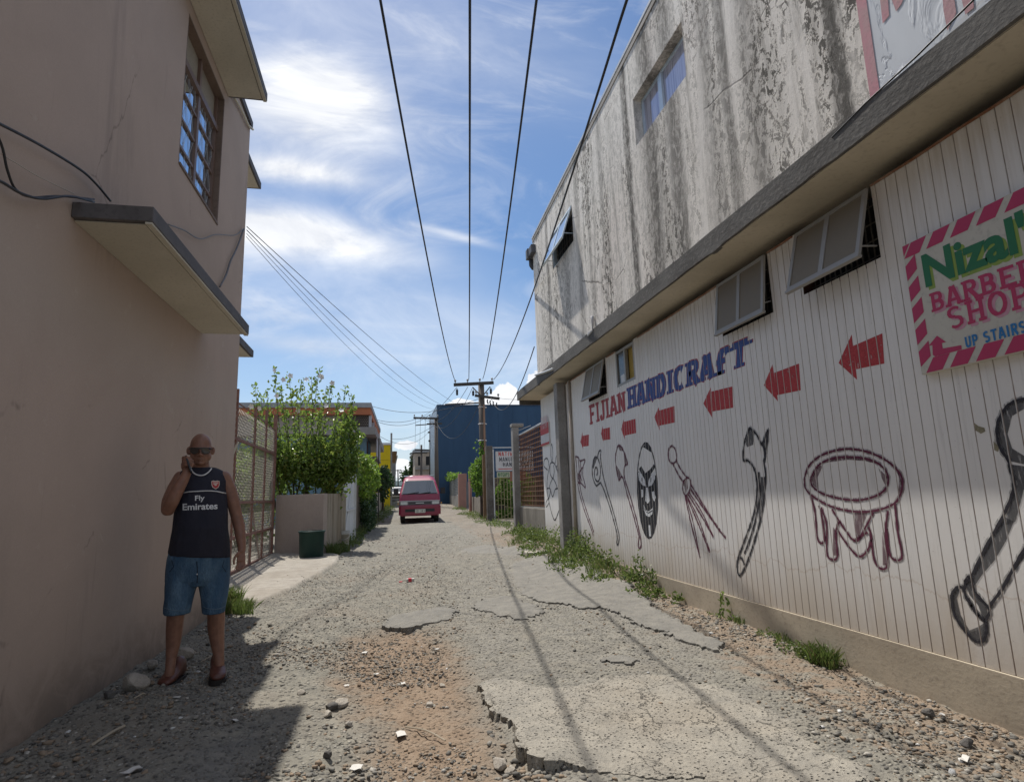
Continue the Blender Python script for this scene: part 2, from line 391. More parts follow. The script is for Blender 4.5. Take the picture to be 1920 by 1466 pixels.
    c = t.mix(t.attr('slab'), c, conc); c = t.mix(t.attr('apron'), c, apr)
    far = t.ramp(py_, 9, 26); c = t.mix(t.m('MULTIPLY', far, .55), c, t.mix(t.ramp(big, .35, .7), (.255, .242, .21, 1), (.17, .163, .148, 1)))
    set_(t, 'Base Color', c)
    hard = t.m('MAXIMUM', t.m('MAXIMUM', t.attr('slab'), t.attr('patch')), t.attr('apron'))
    h = t.m('ADD', t.m('MULTIPLY', t.ramp(stone, 0, .55, 1, 0), t.ramp(hard, 0, 1, 1, .1)), t.m('MULTIPLY', fine, .55))
    h = t.m('SUBTRACT', h, t.m('MULTIPLY', t.m('MULTIPLY', t.ramp(pit, .12, .3, 1, 0), t.attr('slab')), .7)); h = t.m('SUBTRACT', h, t.m('MULTIPLY', crack, t.m('MULTIPLY', t.attr('slab'), .8)))
    set_(t, 'Normal', t.bump(h, .95, .022))
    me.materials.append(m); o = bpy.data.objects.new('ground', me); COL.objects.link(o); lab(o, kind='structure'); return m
ROADM = make_ground()
def plate(name, poly, th, key, jit, st=.022, fade=None):
    # a broken sheet of old surfacing: crisp ragged rim, rough top
    poly = np.array(poly)[:, :2]; lo = poly.min(0)-.15; hi = poly.max(0)+.15; hi[1] = min(hi[1], 12); lo[1] = max(lo[1], 1.6)
    gx = np.arange(lo[0], hi[0], st); gy = np.arange(lo[1], hi[1], st); X, Y = np.meshgrid(gx, gy)
    jf = lambda x, y: (fbm(x, y, 5., 4, 3)-.5)*.22*jit+(fbm(x, y, 22., 3, 5)-.5)*.07*jit+(fbm(x, y, 60., 2, 6)-.5)*.018
    S = lambda x, y: sdf_poly(x, y, poly)+jf(x, y)
    s = S(X, Y); ny, nx = s.shape; ins = s > 0; cell = ins[:-1, :-1] & ins[1:, :-1] & ins[:-1, 1:] & ins[1:, 1:]
    idx = -np.ones((ny, nx), int); use = np.zeros((ny, nx), bool)
    for a, b_ in ((0, 0), (1, 0), (0, 1), (1, 1)): use[a:ny-1+a, b_:nx-1+b_] |= cell
    idx[use] = np.arange(use.sum()); x = X[use].copy(); y = Y[use].copy(); e = .004
    inner = np.zeros((ny, nx), bool); c4 = np.zeros((ny+1, nx+1), int); c4[1:ny, 1:nx] = cell; inner = (c4[:-1, :-1]+c4[1:, :-1]+c4[:-1, 1:]+c4[1:, 1:]) == 4; rim = ~inner[use]
    xr, yr = x[rim], y[rim]; sv = S(xr, yr); gxx = (S(xr+e, yr)-S(xr-e, yr))/(2*e); gyy = (S(xr, yr+e)-S(xr, yr-e))/(2*e); g = np.sqrt(gxx**2+gyy**2)+1e-6; mv = np.clip(sv/g, 0, st*.9); x[rim] -= gxx/g*mv; y[rim] -= gyy/g*mv
    d_ = np.clip(S(x, y), 0, 1); f_ = 1. if fade is None else fade(x, y)
    z0 = ground_all(x, y)[0]; z = lie(x, y)+(fbm(x, y, 1.3, 4, 1)-.5)*.10*1.0+(fbm(x, y, 9., 4, 2)-.5)*.012+(fbm(x, y, 45., 3, 4)-.5)*.009+th*f_-.012*np.exp(-d_/.02)*1.0
    V = [(a, b_, c) for a, b_, c in zip(x, y, z)]; F = []; edge = {}
    jj, ii = np.nonzero(cell)
    for j, i in zip(jj, ii):
        q = [idx[j, i], idx[j, i+1], idx[j+1, i+1], idx[j+1, i]]; F.append(q)
        for k in range(4):
            a, b_ = q[k], q[(k+1) % 4]
            if (b_, a) in edge: del edge[(b_, a)]
            else: edge[(a, b_)] = 1
    low = {}
    for a, b_ in edge:
        for v_ in (a, b_):
            if v_ not in low: low[v_] = len(V); jx = (vnoise(x[v_]*40, y[v_]*40, 3)-.5)*.05; jy = (vnoise(x[v_]*40, y[v_]*40, 7)-.5)*.05; V.append((x[v_]+float(jx), y[v_]+float(jy), min(z0[v_], z[v_])-.05))
        F.append([b_, a, low[a], low[b_]])
    me = bpy.data.meshes.new(name); me.from_pydata([tuple(map(float, v_)) for v_ in V], [], [list(map(int, f)) for f in F])
    at = me.attributes.new(key, 'FLOAT', 'POINT'); at.data.foreach_set('value', np.ones(len(V), np.float32)); me.materials.append(ROADM); me.update()
    o = bpy.data.objects.new(name, me); COL.objects.link(o); lab(o, kind='structure')
plate('concrete_slab', SLAB, .062, 'slab', .55, fade=lambda x, y: (1-.75*sstep(3.0, 4.2, y+.35*(x-.5)))*(1-.8*sstep(.62, 1.0, x)))
for i_, p_ in enumerate(PATCHES): plate('asphalt_patch', p_, .03 if i_ != 1 else .036, 'patch', 1., .03, fade=(lambda x, y: 1-.8*sstep(7.0, 9.0, y)) if i_ == 1 else None)
# ------------------------------------------------------------ wall materials
def plaster_mat():
    m, t = new_mat('mauve_render', rough=.92, spec=.2)
    p = t.pos(); a = t.noise(p, .8, 5, .6, .4); b = t.noise(t.pos((1, 1, .25)), 2.2, 5, .65); f = t.noise(p, 120, 3, .7)
    x, y, z = t.sep(p)[:3]
    c = t.mix(t.ramp(a, .3, .7), (.48, .378, .318, 1), (.43, .34, .283, 1))
    c = t.mix(t.ramp(b, .55, .8, 0, .22), c, (.31, .255, .215, 1))
    d1 = t.noise(t.pos((1, 1.2, .2)), 1.1, 7, .7, 1.); c = t.mix(t.ramp(d1, .56, .72, 0, .45), c, (.29, .235, .20, 1)); d2 = t.noise(t.pos((1, 1, 1)), 3., 8, .75, .6); c = t.mix(t.ramp(d2, .60, .66, 0, .3), c, (.54, .46, .40, 1)); c = t.mix(t.ramp(t.noise(t.pos((1, 5, .25)), 3., 6, .7), .62, .75, 0, .35), c, (.24, .19, .16, 1))
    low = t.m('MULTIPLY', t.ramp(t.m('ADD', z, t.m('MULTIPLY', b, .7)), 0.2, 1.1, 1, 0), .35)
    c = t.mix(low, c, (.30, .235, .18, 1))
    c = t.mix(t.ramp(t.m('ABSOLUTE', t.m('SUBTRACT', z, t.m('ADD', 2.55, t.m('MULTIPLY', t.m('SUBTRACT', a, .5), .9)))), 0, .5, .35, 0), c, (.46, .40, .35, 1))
    hc = t.ramp(t.voro(t.vec('ADD', p, t.vec('MULTIPLY', t.comb(0, b, a), (0, .5, .6))), .55, 'DISTANCE_TO_EDGE'), 0, .006, 1, 0); c = t.mix(t.m('MULTIPLY', t.m('MULTIPLY', hc, t.ramp(d1, .5, .6)), .5), c, (.14, .11, .095, 1)); c = t.mix(t.m('MULTIPLY', t.ramp(t.m('SUBTRACT', z, t.m('MULTIPLY', d2, .5)), -.3, .25, .75, 0), t.ramp(d2, .3, .6, .4, 1)), c, (.16, .125, .10, 1))
    set_(t, 'Base Color', t.mix(t.ramp(f, .3, .8, .12, -.02), c, (.2, .17, .15, 1)))
    set_(t, 'Normal', t.bump(t.m('ADD', f, t.m('MULTIPLY', a, 2.)), .25, .004)); return m
def mold_mat():
    m, t = new_mat('mouldy_render', rough=.95, spec=.15)
    p = t.pos(); x, y, z = t.sep(p)[:3]
    a = t.noise(t.pos((1, 1, .16)), 2.1, 7, .68, .5); b = t.noise(t.pos((1, 1, .08)), 6.5, 6, .7, .3)
    big = t.noise(t.pos((1, 1, .45)), .55, 4, .6, .4); f = t.noise(t.pos((1, 1, .55)), 16, 7, .72, .8); g = t.noise(p, 55, 4, .7)
    base = t.mix(t.ramp(a, .3, .7), (.82, .775, .71, 1), (.72, .68, .62, 1))
    base = t.mix(t.ramp(big, .5, .7, 0, .3), base, (.70, .60, .54, 1))
    stain = t.m('MULTIPLY', t.ramp(b, .46, .68), t.ramp(big, .34, .58, .35, 1))
    cl_ = t.ramp(t.noise(t.comb(3.7, t.m('MULTIPLY', y, 1.25), t.m('MULTIPLY', z, .28)), 1., 3, .6, .4), .42, .56, .3, 1.)
    flake = t.m('MULTIPLY', t.m('MULTIPLY', cl_, t.ramp(t.m('ADD', f, t.m('MULTIPLY', t.m('SUBTRACT', g, .5), .35)), .50, .535)), t.m('MULTIPLY', t.ramp(a, .36, .48), t.ramp(big, .34, .5, .5, 1)))
    c = t.mix(t.m('MULTIPLY', stain, .62), base, (.20, .185, .16, 1))
    c = t.mix(t.m('MULTIPLY', flake, .95), c, (.075, .07, .062, 1))
    # dark runs where the wall's joints leak
    def run(yc, wd, s=1.):
        off = t.m('MULTIPLY', t.m('SUBTRACT', b, .5), .25)
        k = t.ramp(t.m('ABSOLUTE', t.m('ADD', t.m('SUBTRACT', y, yc), off)), 0, wd, 1, 0)
        return t.m('MULTIPLY', t.m('MULTIPLY', k, t.ramp(f, .3, .55, .35, 1)), s)
    runs = run(6.59, .14, 1.0)
    for q in ((10.63, .16, .8), (3.10, .13, 1.3), (4.0, .25, .6), (4.67, .22, .5), (5.4, .3, .8), (5.95, .35, .85), (4.4, .12, .7), (7.6, .12, .5), (8.2, .1, .45), (8.72, .18, .5), (9.45, .2, .35)): runs = t.m('MAXIMUM', runs, run(*q))
    c = t.mix(t.m('MINIMUM', t.m('MULTIPLY', runs, .95), .9), c, (.085, .08, .072, 1))
    jit = t.vec('ADD', p, t.vec('MULTIPLY', t.comb(0, f, big), (.0, .25, .4)))
    cr = t.ramp(t.voro(t.vec('MULTIPLY', jit, (1, 1, .7)), 1.25, 'DISTANCE_TO_EDGE'), 0, .012, 1, 0)
    cr = t.m('MULTIPLY', cr, t.ramp(t.noise(p, .9, 2), .46, .6))
    c = t.mix(t.m('MULTIPLY', cr, .75), c, (.12, .11, .10, 1))
    c = t.mix(t.ramp(g, .5, .8, 0, .35), c, (.33, .30, .26, 1))
    set_(t, 'Base Color', c)
    set_(t, 'Normal', t.bump(t.m('SUBTRACT', t.m('ADD', t.m('MULTIPLY', a, 1.2), t.m('MULTIPLY', f, .5)), t.m('ADD', t.m('MULTIPLY', cr, .5), t.m('MULTIPLY', flake, .3))), .5, .02)); return m
def plank_mat():
    m, t = new_mat('white_weathered_boards', rough=.62, spec=.35)
    p = t.pos(); x, y, z = t.sep(p)[:3]
    a = t.noise(t.pos((1, 1, .3)), 1.7, 6, .65, .4); b = t.noise(t.pos((1, 3, .12)), 9, 5, .7); f = t.noise(p, 45, 5, .7)
    bd = t.node('ShaderNodeTexWhiteNoise', noise_dimensions='1D'); t.put(bd.inputs['W'], t.m('FLOOR', t.m('DIVIDE', y, .0865)))
    c = t.mix(t.ramp(a, .3, .7), (.80, .78, .75, 1), (.72, .705, .68, 1))
    c = t.mix(t.m('MULTIPLY', bd.outputs['Value'], .22), c, (.66, .63, .59, 1))
    c = t.mix(t.ramp(b, .52, .75, 0, .4), c, (.43, .41, .38, 1))
    zz = t.m('ADD', z, t.m('MULTIPLY', t.m('SUBTRACT', a, .5), 1.0))
    c = t.mix(t.ramp(zz, .1, .95, .72, 0), c, (.42, .34, .245, 1))
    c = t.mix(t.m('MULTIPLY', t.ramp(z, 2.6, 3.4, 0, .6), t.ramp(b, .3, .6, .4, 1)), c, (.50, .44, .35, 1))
    c = t.mix(t.ramp(f, .64, .70, 0, .55), c, (.33, .29, .24, 1))
    c = t.mix(t.ramp(t.m('ABSOLUTE', t.m('SUBTRACT', z, t.m('ADD', .62, t.m('MULTIPLY', t.m('SUBTRACT', a, .5), .5)))), 0, .012, .3, 0), c, (.42, .30, .2, 1))
    groove = t.ramp(x, XR+.0012, XR+.004)
    c = t.mix(t.m('MULTIPLY', groove, t.ramp(t.noise(t.pos((1, 9, 1)), 11, 4, .7), .3, .62, .35, .95)), c, t.mix(t.ramp(a, .35, .65), (.26, .225, .19, 1), (.28, .19, .145, 1)))
    set_(t, 'Base Color', c); set_(t, 'Normal', t.bump(t.m('ADD', f, t.m('MULTIPLY', a, 1.5)), .18, .006)); return m
PLASTER = plaster_mat(); MOLD = mold_mat(); PLANK = plank_mat()
SOFFIT = surf('soffit_paint', (.58, .52, .41), (.49, .44, .345), .85, 1.2, 25, .2, .01, c3=(.40, .35, .27))
FASCIA = surf('mouldy_slab_edge', (.13, .125, .118), (.085, .08, .075), .95, 1.6, 22, .35, .012, (1, 1, 1.6), c3=(.21, .20, .185))
PLINTH = surf('plinth_concrete', (.47, .405, .31), (.33, .28, .215), .95, .9, 30, .2, .008, (1, 1, 1.4), c3=(.25, .21, .165))
REVEAL = surf('brown_reveal_paint', (.20, .145, .115), (.16, .115, .09), .75, 2, 30)
BROWNF = plain('brown_window_paint', (.17, .11, .085), .5)
AWN_SOFF = surf('awning_soffit', (.58, .54, .45), (.50, .465, .385), .85, 1.5, 40, .15)
AWN_EDGE = surf('awning_edge_paint', (.115, .105, .105), (.085, .08, .08), .7, 3, 30)
DARKIN = plain('dark_interior', (.012, .012, .014), .9)
ALU = plain('aluminium_frame', (.30, .29, .27), .55, .2)
BLUEALU = plain('pale_blue_frame', (.55, .64, .72), .4, .2)
def glass_mat(name, tint=(.02, .025, .03), k=.85, rough=.03):
    m, t = new_mat(name, tint, rough, 0, 1.0); b = t.b; b.inputs['Coat Weight'].default_value = k; b.inputs['Coat Roughness'].default_value = rough; b.inputs['Coat IOR'].default_value = 1.8
    set_(t, 'Normal', t.bump(t.noise(t.pos(), 3.5, 2), .04, .02)); return m
GLASS = glass_mat('window_glass')
MIRROR, t = new_mat('reflecting_glass', (.02, .03, .04), .05); gl = t.node('ShaderNodeBsdfGlossy'); gl.inputs['Roughness'].default_value = .04; gl.inputs['Color'].default_value = (.80, .90, 1, 1); mx = t.node('ShaderNodeMixShader'); mx.inputs[0].default_value = .75; t.l.new(t.b.outputs[0], mx.inputs[1]); t.l.new(gl.outputs[0], mx.inputs[2]); t.l.new(mx.outputs[0], MIRROR.node_tree.nodes['Material Output'].inputs[0]); GREYGLASS = plain('soffit_tinted_glass', (.20, .172, .13), .5, 0, .15)  # last one: sash panes, soffit reflection put into the brown base colour
CURTAIN = surf('pale_curtain', (.50, .47, .52), (.42, .39, .44), .9, 3, 20)
METALCAP = plain('roof_flashing', (.55, .56, .57), .45, .3)
GREYCONC = surf('grey_concrete', (.30, .29, .275), (.21, .20, .19), .95, 2.2, 30, .4, .01, c3=(.13, .125, .12))

# ------------------------------------------------------------ left building
LB = thing('plastered_building', 'two storey mauve plastered building with concrete awnings, filling the left side of the alley', 'building', (XL, 4, 0))
ROOF = 6.62; WY0, WY1, WZ0, WZ1 = 5.66, 7.0, 4.5, 6.14; D = .2
b = MB()
b.box(XL-.25, XL, -5, WY0, -.4, ROOF); b.box(XL-.25, XL, WY1, 8.27, -.4, ROOF)
b.box(XL-.25, XL, WY0, WY1, -.4, WZ0); b.box(XL-.25, XL, WY0, WY1, WZ1, ROOF)
b.box(XL-6, XL-.25, 8.02, 8.27, -.4, ROOF); b.box(XL-6, XL-.25, -5, -4.75, -.4, ROOF); b.box(XL-6.2, XL-6, -5, 8.27, -.4, ROOF)
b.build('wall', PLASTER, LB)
b = MB(); b.box(XL-6.2, XL+.03, -5.02, 8.3, ROOF+.003, ROOF+.1); b.build('roof', AWN_EDGE, LB)
def awning(x0, x1, y0, y1, z0, parent, th=.115):
    b = MB(); b.box(x0, x1, y0, y1, z0+.012, z0+th); o = b.build('awning', AWN_EDGE, parent, bevel=.006)
    b = MB(); b.box(x0+.003, x1-.055, y0+.04, y1-.04, z0+.002, z0+.009); s_ = b.build('soffit_panel', AWN_SOFF, o)
    b = MB(); b.box(x1-.045, x1-.005, y0+.005, y1-.005, z0-.004, z0+.009); b.build('drip_edge', AWN_SOFF, o)
    return o
awning(XL+.002, -1.5, 3.95, 6.68, 3.1, LB); awning(XL+.002, -1.52, 5.0, 7.16, 6.275, LB)
def far_awning(z0):
    b = MB(); b.box(-4.2, XL-.003, 8.273, 9.14, z0+.012, z0+.115); o = b.build('awning', AWN_EDGE, LB, bevel=.006)
    b = MB(); b.box(-4.17, XL-.03, 8.28, 9.09, z0+.002, z0+.009); b.build('soffit_panel', AWN_SOFF, o)
far_awning(6.12); far_awning(3.42)
wn = thing('window', None, None); wn.parent = LB; wn.location = (0, 0, 0); BASE[wn.name] = BASE[LB.name]
e = .003; fx = XL-.085
b = MB()                                              # painted reveal lining
b.box(XL-.25+e, XL-.001, WY0-.001+e, WY0+.02, WZ0+e, WZ1-e); b.box(XL-.25+e, XL-.001, WY1-.02, WY1+.001-e, WZ0+e, WZ1-e)
b.box(XL-.25+e, XL-.001, WY0+.02+e, WY1-.02-e, WZ1-.02, WZ1-e); b.box(XL-.25+e, XL+.012, WY0+.02+e, WY1-.02-e, WZ0-.002+e, WZ0+.03); b.build('reveal', REVEAL, wn)
TZ = 5.72
b = MB(); y0, y1, z0, z1 = WY0+.02, WY1-.02, WZ0+.03, WZ1-.02
for a, c in ((y0, y0+.05), (y1-.05, y1), ((y0+y1)/2-.03, (y0+y1)/2+.03)): b.box(fx-.03, fx+.02, a, c, z0, z1)
b.box(fx-.028, fx+.035, y0, y1, TZ-.035, TZ+.035)
for i in range(1, 4):
    z_ = z0+(TZ-z0)*i/4
    for a, c in ((y0+.05, (y0+y1)/2-.03), ((y0+y1)/2+.03, y1-.05)): b.box(fx-.02, fx+.012, a, c, z_-.014, z_+.014)
b.build('frame', BROWNF, wn)
b = MB(); b.box(fx-.026, fx-.012, y0+.05, y1-.05, TZ+.035, z1); b.build('transom_panel', surf('beige_panel', (.30, .26, .20), (.26, .22, .17)), wn)
b = MB(); b.box(fx-.014, fx-.008, y0+.05, y1-.05, z0, TZ-.035); b.build('pane', MIRROR, wn)
b = MB()
for k in range(-3, 9):                                # diamond burglar bars right in front of the glass
    for sgn in (1, -1):
        pts = []
        for q in np.linspace(0, 1, 25):
            zz_ = z0+q*(TZ-z0); yy_ = y0+.18*k+sgn*(zz_-z0)*.42+(.5 if sgn < 0 else 0)
            if y0+.05 < yy_ < y1-.05: pts.append((fx-.002, yy_, zz_))
        if len(pts) > 1: b.bar(pts[0], pts[-1], .0028)
b.build('security_grille', plain('pale_bars', (.5, .5, .5), .5), wn)
b = MB(); b.box(XL-.245, XL-.235, WY0, WY1, WZ0, WZ1); b.build('dark_backing', DARKIN, wn)
b = MB(); b.tube([onX(437, 180, XL+.03), onX(452, 205, XL+.03), onX(466, 236, XL+.03), onX(474, 243, XL+.03)], .018); b.build('waste_pipe', AWN_SOFF, LB, smooth=True)

# cables on the left wall
CABLE = plain('black_cable', (.015, .015, .017), .5)
def smooth_pts(pts, n=8):
    pts = [np.array(p, float) for p in pts]; P = [2*pts[0]-pts[1]]+pts+[2*pts[-1]-pts[-2]]; out = []
    for i in range(1, len(P)-2):
        for k in range(n):
            s = k/n; a, b_, c, d_ = P[i-1:i+3]
            out.append(.5*((2*b_)+(-a+c)*s+(2*a-5*b_+4*c-d_)*s*s+(-a+3*b_-3*c+d_)*s**3))
    out.append(pts[-1]); return out
def wire_on(pts, r, X, name, label, mat=None):
    b = MB(); b.tube(smooth_pts([onX(x_, y_, X) for x_, y_ in pts]), r, 6)
    return solo(b, name, mat or CABLE, label, 'cable', smooth=True)
wire_on([(-420, 120), (-220, 165), (-40, 215), (0, 233), (80, 275), (150, 318), (180, 345), (207, 377)], .008, XL+.05, 'wall_cable', 'thick black cable sagging along the mauve wall down to the top of the lower awning')
wire_on([(-420, 60), (-200, 110), (-40, 205), (0, 265), (14, 320), (30, 356), (60, 370), (110, 368), (176, 374)], .007, XL+.045, 'wall_cable', 'black cable dropping steeply from the left frame edge and looping to the awning corner')
wire_on([(-420, 240), (-220, 300), (-40, 330), (0, 340), (40, 363), (80, 373), (130, 368), (176, 379)], .008, XL+.06, 'wall_cable', 'lowest black cable reaching the left corner of the lower awning')
wire_on([(-420, 150), (-40, 270), (20, 300), (70, 330), (140, 364)], .003, XL+.04, 'wall_cable', 'thin pale wire running down the mauve wall to the lower awning', plain('pale_wire', (.42, .36, .30), .6))
wire_on([(315, 421), (345, 432), (375, 448), (405, 440), (440, 441), (458, 428)], .006, XL+.03, 'wall_cable', 'thin grey cable slung across the wall below the barred window', plain('grey_wire', (.16, .17, .18), .6))
wire_on([(457, 430), (444, 465), (432, 490), (424, 515), (412, 538)], .012, XL+.03, 'wall_cable', 'twisted grey cable bundle hanging from the wire hook at the wall corner', plain('grey_wire_bundle', (.13, .13, .14), .6))

# ------------------------------------------------------------ right building
RB = thing('planked_building', 'two storey building with white planked ground floor and mould streaked upper wall', 'building', (XR, 6, 0))
PB = .23; ST = 3.42                                    # plank foot, soffit
PITCH = .0865; GW = .009; GD = .005; YA = -1.0; YB = 12.9
WINS = [(3.32, 4.12, 2.87), (4.53, 5.36, 2.85), (7.62, 8.30, 2.85), (8.74, 9.62, 2.84)]
seams = [YA+PITCH*i+.0455 for i in range(int((YB-YA)/PITCH)+2)]
def wall_top(y):
    for a, c, z_ in WINS:
        if a < y < c: return z_
    return ST
cuts = sorted(set([YA, YB]+[q for w_ in WINS for q in w_[:2]]))
b = MB()
def strip(y0, y1, x0, x1):
    if y1-y0 < 1e-4: return
    zt = wall_top((y0+y1)/2); b.poly([(x0, y0, PB), (x0, y0, zt), (x1, y1, zt), (x1, y1, PB)])
marks = [(YA, 0.)]
for s_ in seams:
    if YA+.02 < s_ < 10.95: marks += [(s_-GW/2, 0.), (s_-GW*.22, GD), (s_+GW*.22, GD), (s_+GW/2, 0.)]
marks.append((YB, 0.))
for (ya, xa), (yb, xb) in zip(marks[:-1], marks[1:]):
    cs = [q for q in cuts if ya+1e-4 < q < yb-1e-4]; seq = [ya]+cs+[yb]
    for p, q in zip(seq[:-1], seq[1:]):
        f = lambda y_: XR+xa+(xb-xa)*(y_-ya)/(yb-ya)
        strip(p, q, f(p), f(q))
b.box(XR+.02, XR+.25, YB-.25, YB, -.3, ST); b.poly([(XR, YB, PB), (XR, YB, ST), (XR+.02, YB, ST), (XR+.02, YB, PB)])
b.box(XR+.02, XR+8, YA-.2, YA, -.4, ST); b.poly([(XR, YA, PB), (XR+.02, YA, PB), (XR+.02, YA, ST), (XR, YA, ST)])
b.build('plank_wall', PLANK, RB)
b = MB(); b.box(XR-.012, XR+.2, YA, YB, -.45, PB-.003); b.build('plinth', PLINTH, RB, bevel=.004)
b = MB()                                              # wedge slab: the soffit rises a little towards the street
def wedge(x0, x1, y0, y1, za0, za1, zt): b.hexa([(x0, y0, za0), (x1, y0, za1), (x1, y1, za1), (x0, y1, za0), (x0, y0, zt), (x1, y0, zt), (x1, y1, zt), (x0, y1, zt)])
wedge(XF+.03, XR+8, YA, 13.7, 3.54, 2.94, 3.70); b.v = [(x_, y_, (3.54-(min(x_, XR+.04)-XF)*.324) if z_ < 3.6 else z_) for x_, y_, z_ in b.v]
b.build('soffit_slab', SOFFIT, RB)
b = MB(); n = 140; rng = np.random.RandomState(3)
ys = np.linspace(YA, 13.71, n); lo = 3.538+(vnoise(ys*5, ys*0)-.5)*.014-.012*sstep(.78, .9, vnoise(ys*2.3, ys*0+4)); hi = 3.735+(vnoise(ys*4, ys*0+9)-.5)*.008
b.loft([[(XF, y_, l_), (XF, y_, h_), (XF+.05, y_, h_), (XF+.05, y_, l_)] for y_, l_, h_ in zip(ys, lo, hi)])
b.box(XF+.05, XR+2, 13.67, 13.71, 3.42, 3.73); b.build('slab_edge', FASCIA, RB)
RSTRIP = surf('rust_strip', (.20, .085, .045), (.30, .20, .14), .9, 6, 40)
b = MB(); pts = [(XR-.008, y_, ST-.012+rng.uniform(-.004, .004)) for y_ in np.linspace(YA, 10.9, 70)]
run_ = []
for p in pts+[None]:
    if p is not None and wall_top(p[1]) == ST: run_.append(p)
    else:
        if len(run_) > 1: b = MB(); b.tube(run_, .009, 5); b.build('rusty_cornice_strip', RSTRIP, RB)
        run_ = []
# upper wall with its openings
RZ = lambda y_: 7.082-.0455*(y_-5.135)
def zpx(px, py): return onX(px, py, XU)
U1 = (5.04, 6.34, 5.60, 6.255); U2 = (8.99, 10.30, 5.51, 6.18)
b = MB(); UY0, UY1 = YA, 11.76
def uwall(y0, y1, z0, z1=None):
    a = z1 or RZ(y0); c = z1 or RZ(y1); b.hexa([(XU, y0, z0), (XU+.22, y0, z0), (XU+.22, y1, z0), (XU, y1, z0), (XU, y0, a), (XU+.22, y0, a), (XU+.22, y1, c), (XU, y1, c)])
yprev = UY0
for w_ in (U1, U2):
    uwall(yprev, w_[0], 3.641); uwall(w_[0], w_[1], 3.641, w_[2])
    a = RZ(w_[0]); c = RZ(w_[1])
    b.hexa([(XU, w_[0], w_[3]), (XU+.22, w_[0], w_[3]), (XU+.22, w_[1], w_[3]), (XU, w_[1], w_[3]), (XU, w_[0], a), (XU+.22, w_[0], a), (XU+.22, w_[1], c), (XU, w_[1], c)])
    yprev = w_[1]
uwall(yprev, UY1, 3.641)
b.hexa([(XU+.22, UY1-.22, 3.641), (XU+8, UY1-.22, 3.641), (XU+8, UY1, 3.641), (XU+.22, UY1, 3.641), (XU+.22, UY1-.22, RZ(UY1)), (XU+8, UY1-.22, RZ(UY1)), (XU+8, UY1, RZ(UY1)), (XU+.22, UY1, RZ(UY1))])
b.hexa([(XU+.22, UY0, 3.641), (XU+8, UY0, 3.641), (XU+8, UY0+.22, 3.641), (XU+.22, UY0+.22, 3.641), (XU+.22, UY0, RZ(UY0)), (XU+8, UY0, RZ(UY0)), (XU+8, UY0+.22, RZ(UY0)), (XU+.22, UY0+.22, RZ(UY0))])
b.build('upper_wall', MOLD, RB)
b = MB(); ya, yb = UY0-.05, UY1+.02
b.hexa([(XU-.014, ya, RZ(ya)+.003), (XU+8, ya, RZ(ya)+.003), (XU+8, yb, RZ(yb)+.003), (XU-.014, yb, RZ(yb)+.003), (XU-.014, ya, RZ(ya)+.045), (XU+8, ya, RZ(ya)+.045), (XU+8, yb, RZ(yb)+.045), (XU-.014, yb, RZ(yb)+.045)])
b.build('roof_flashing', METALCAP, RB)
b = MB(); b.box(XU-.012, XU-.002, UY0, UY1-.02, 0, .06)
b.v = [(x_, y_, RZ(y_)-.09+z_) for x_, y_, z_ in b.v]; b.build('roof_trim', surf('weathered_trim', (.36, .33, .30), (.25, .23, .2)), RB)
# gutter and its outlet at the far top corner
b = MB(); zc = RZ(11.76)
b.box(XU-.12, XU+1.5, 11.78, 11.94, zc-.42, zc-.2); b.box(XU-.1, XU+.05, 11.5, 11.775, zc-.40, zc-.22); g_ = b.build('gutter', surf('gutter_grey', (.12, .125, .135), (.09, .09, .10), .6), RB, bevel=.01)
b = MB(); b.tube([(XU-.02, 11.87, zc-.43), (XU-.02, 11.86, zc-.56), (XU+.0, 11.81, zc-.63), (XU+.08, 11.78, zc-.66)], .05); b.build('outlet_pipe', surf('gutter_dark', (.07, .07, .08), (.05, .05, .055), .6), g_, smooth=True)

def window_empty(): 
    q = thing('window', None, None); q.parent = RB; q.location = (0, 0, 0); BASE[q.name] = BASE[RB.name]; return q
# sliding window
q = window_empty(); y0, y1, z0, z1 = U1; xf = XU+.13
b = MB(); e = .004
b.box(xf-.02, xf+.03, y0+e, y0+.05, z0+e, z1-e); b.box(xf-.02, xf+.03, y1-.05, y1-e, z0+e, z1-e); b.box(xf-.019, xf+.029, y0+.05, y1-.05, z1-.05, z1-e); b.box(xf-.019, xf+.029, y0+.05, y1-.05, z0+e, z0+.05)
ym = y0+.62*(y1-y0)-.05
b.box(xf-.035, xf+.02, ym-.045, ym+.045, z0+.05, z1-.05); b.build('frame', BLUEALU, q)
b = MB(); b.box(xf-.006, xf, y0+.05, ym-.045, z0+.05, z1-.05); b.box(xf-.006, xf, ym+.045, y1-.05, z0+.05, z1-.05)
mg, t = new_mat('curtained_pane', (.4, .38, .44), .5); n_ = t.noise(t.pos((1, 7, .3)), 3, 4, .6, .6); set_(t, 'Base Color', t.mix(t.ramp(n_, .35, .65), (.46, .44, .48, 1), (.20, .19, .22, 1))); gl = t.node('ShaderNodeBsdfGlossy'); gl.inputs['Roughness'].default_value = .04; gl.inputs['Color'].default_value = (.85, .85, 1, 1)
mx = t.node('ShaderNodeMixShader'); mx.inputs[0].default_value = .3; t.l.new(t.b.outputs[0], mx.inputs[1]); t.l.new(gl.outputs[0], mx.inputs[2]); t.l.new(mx.outputs[0], mg.node_tree.nodes['Material Output'].inputs[0]); CLEAR = mg
b.build('pane', CLEAR, q)
b = MB(); b.box(XU+.235, XU+.25, y0-.1, y1+.1, z0-.1, z1+.1); b.build('dark_backing', DARKIN, q)
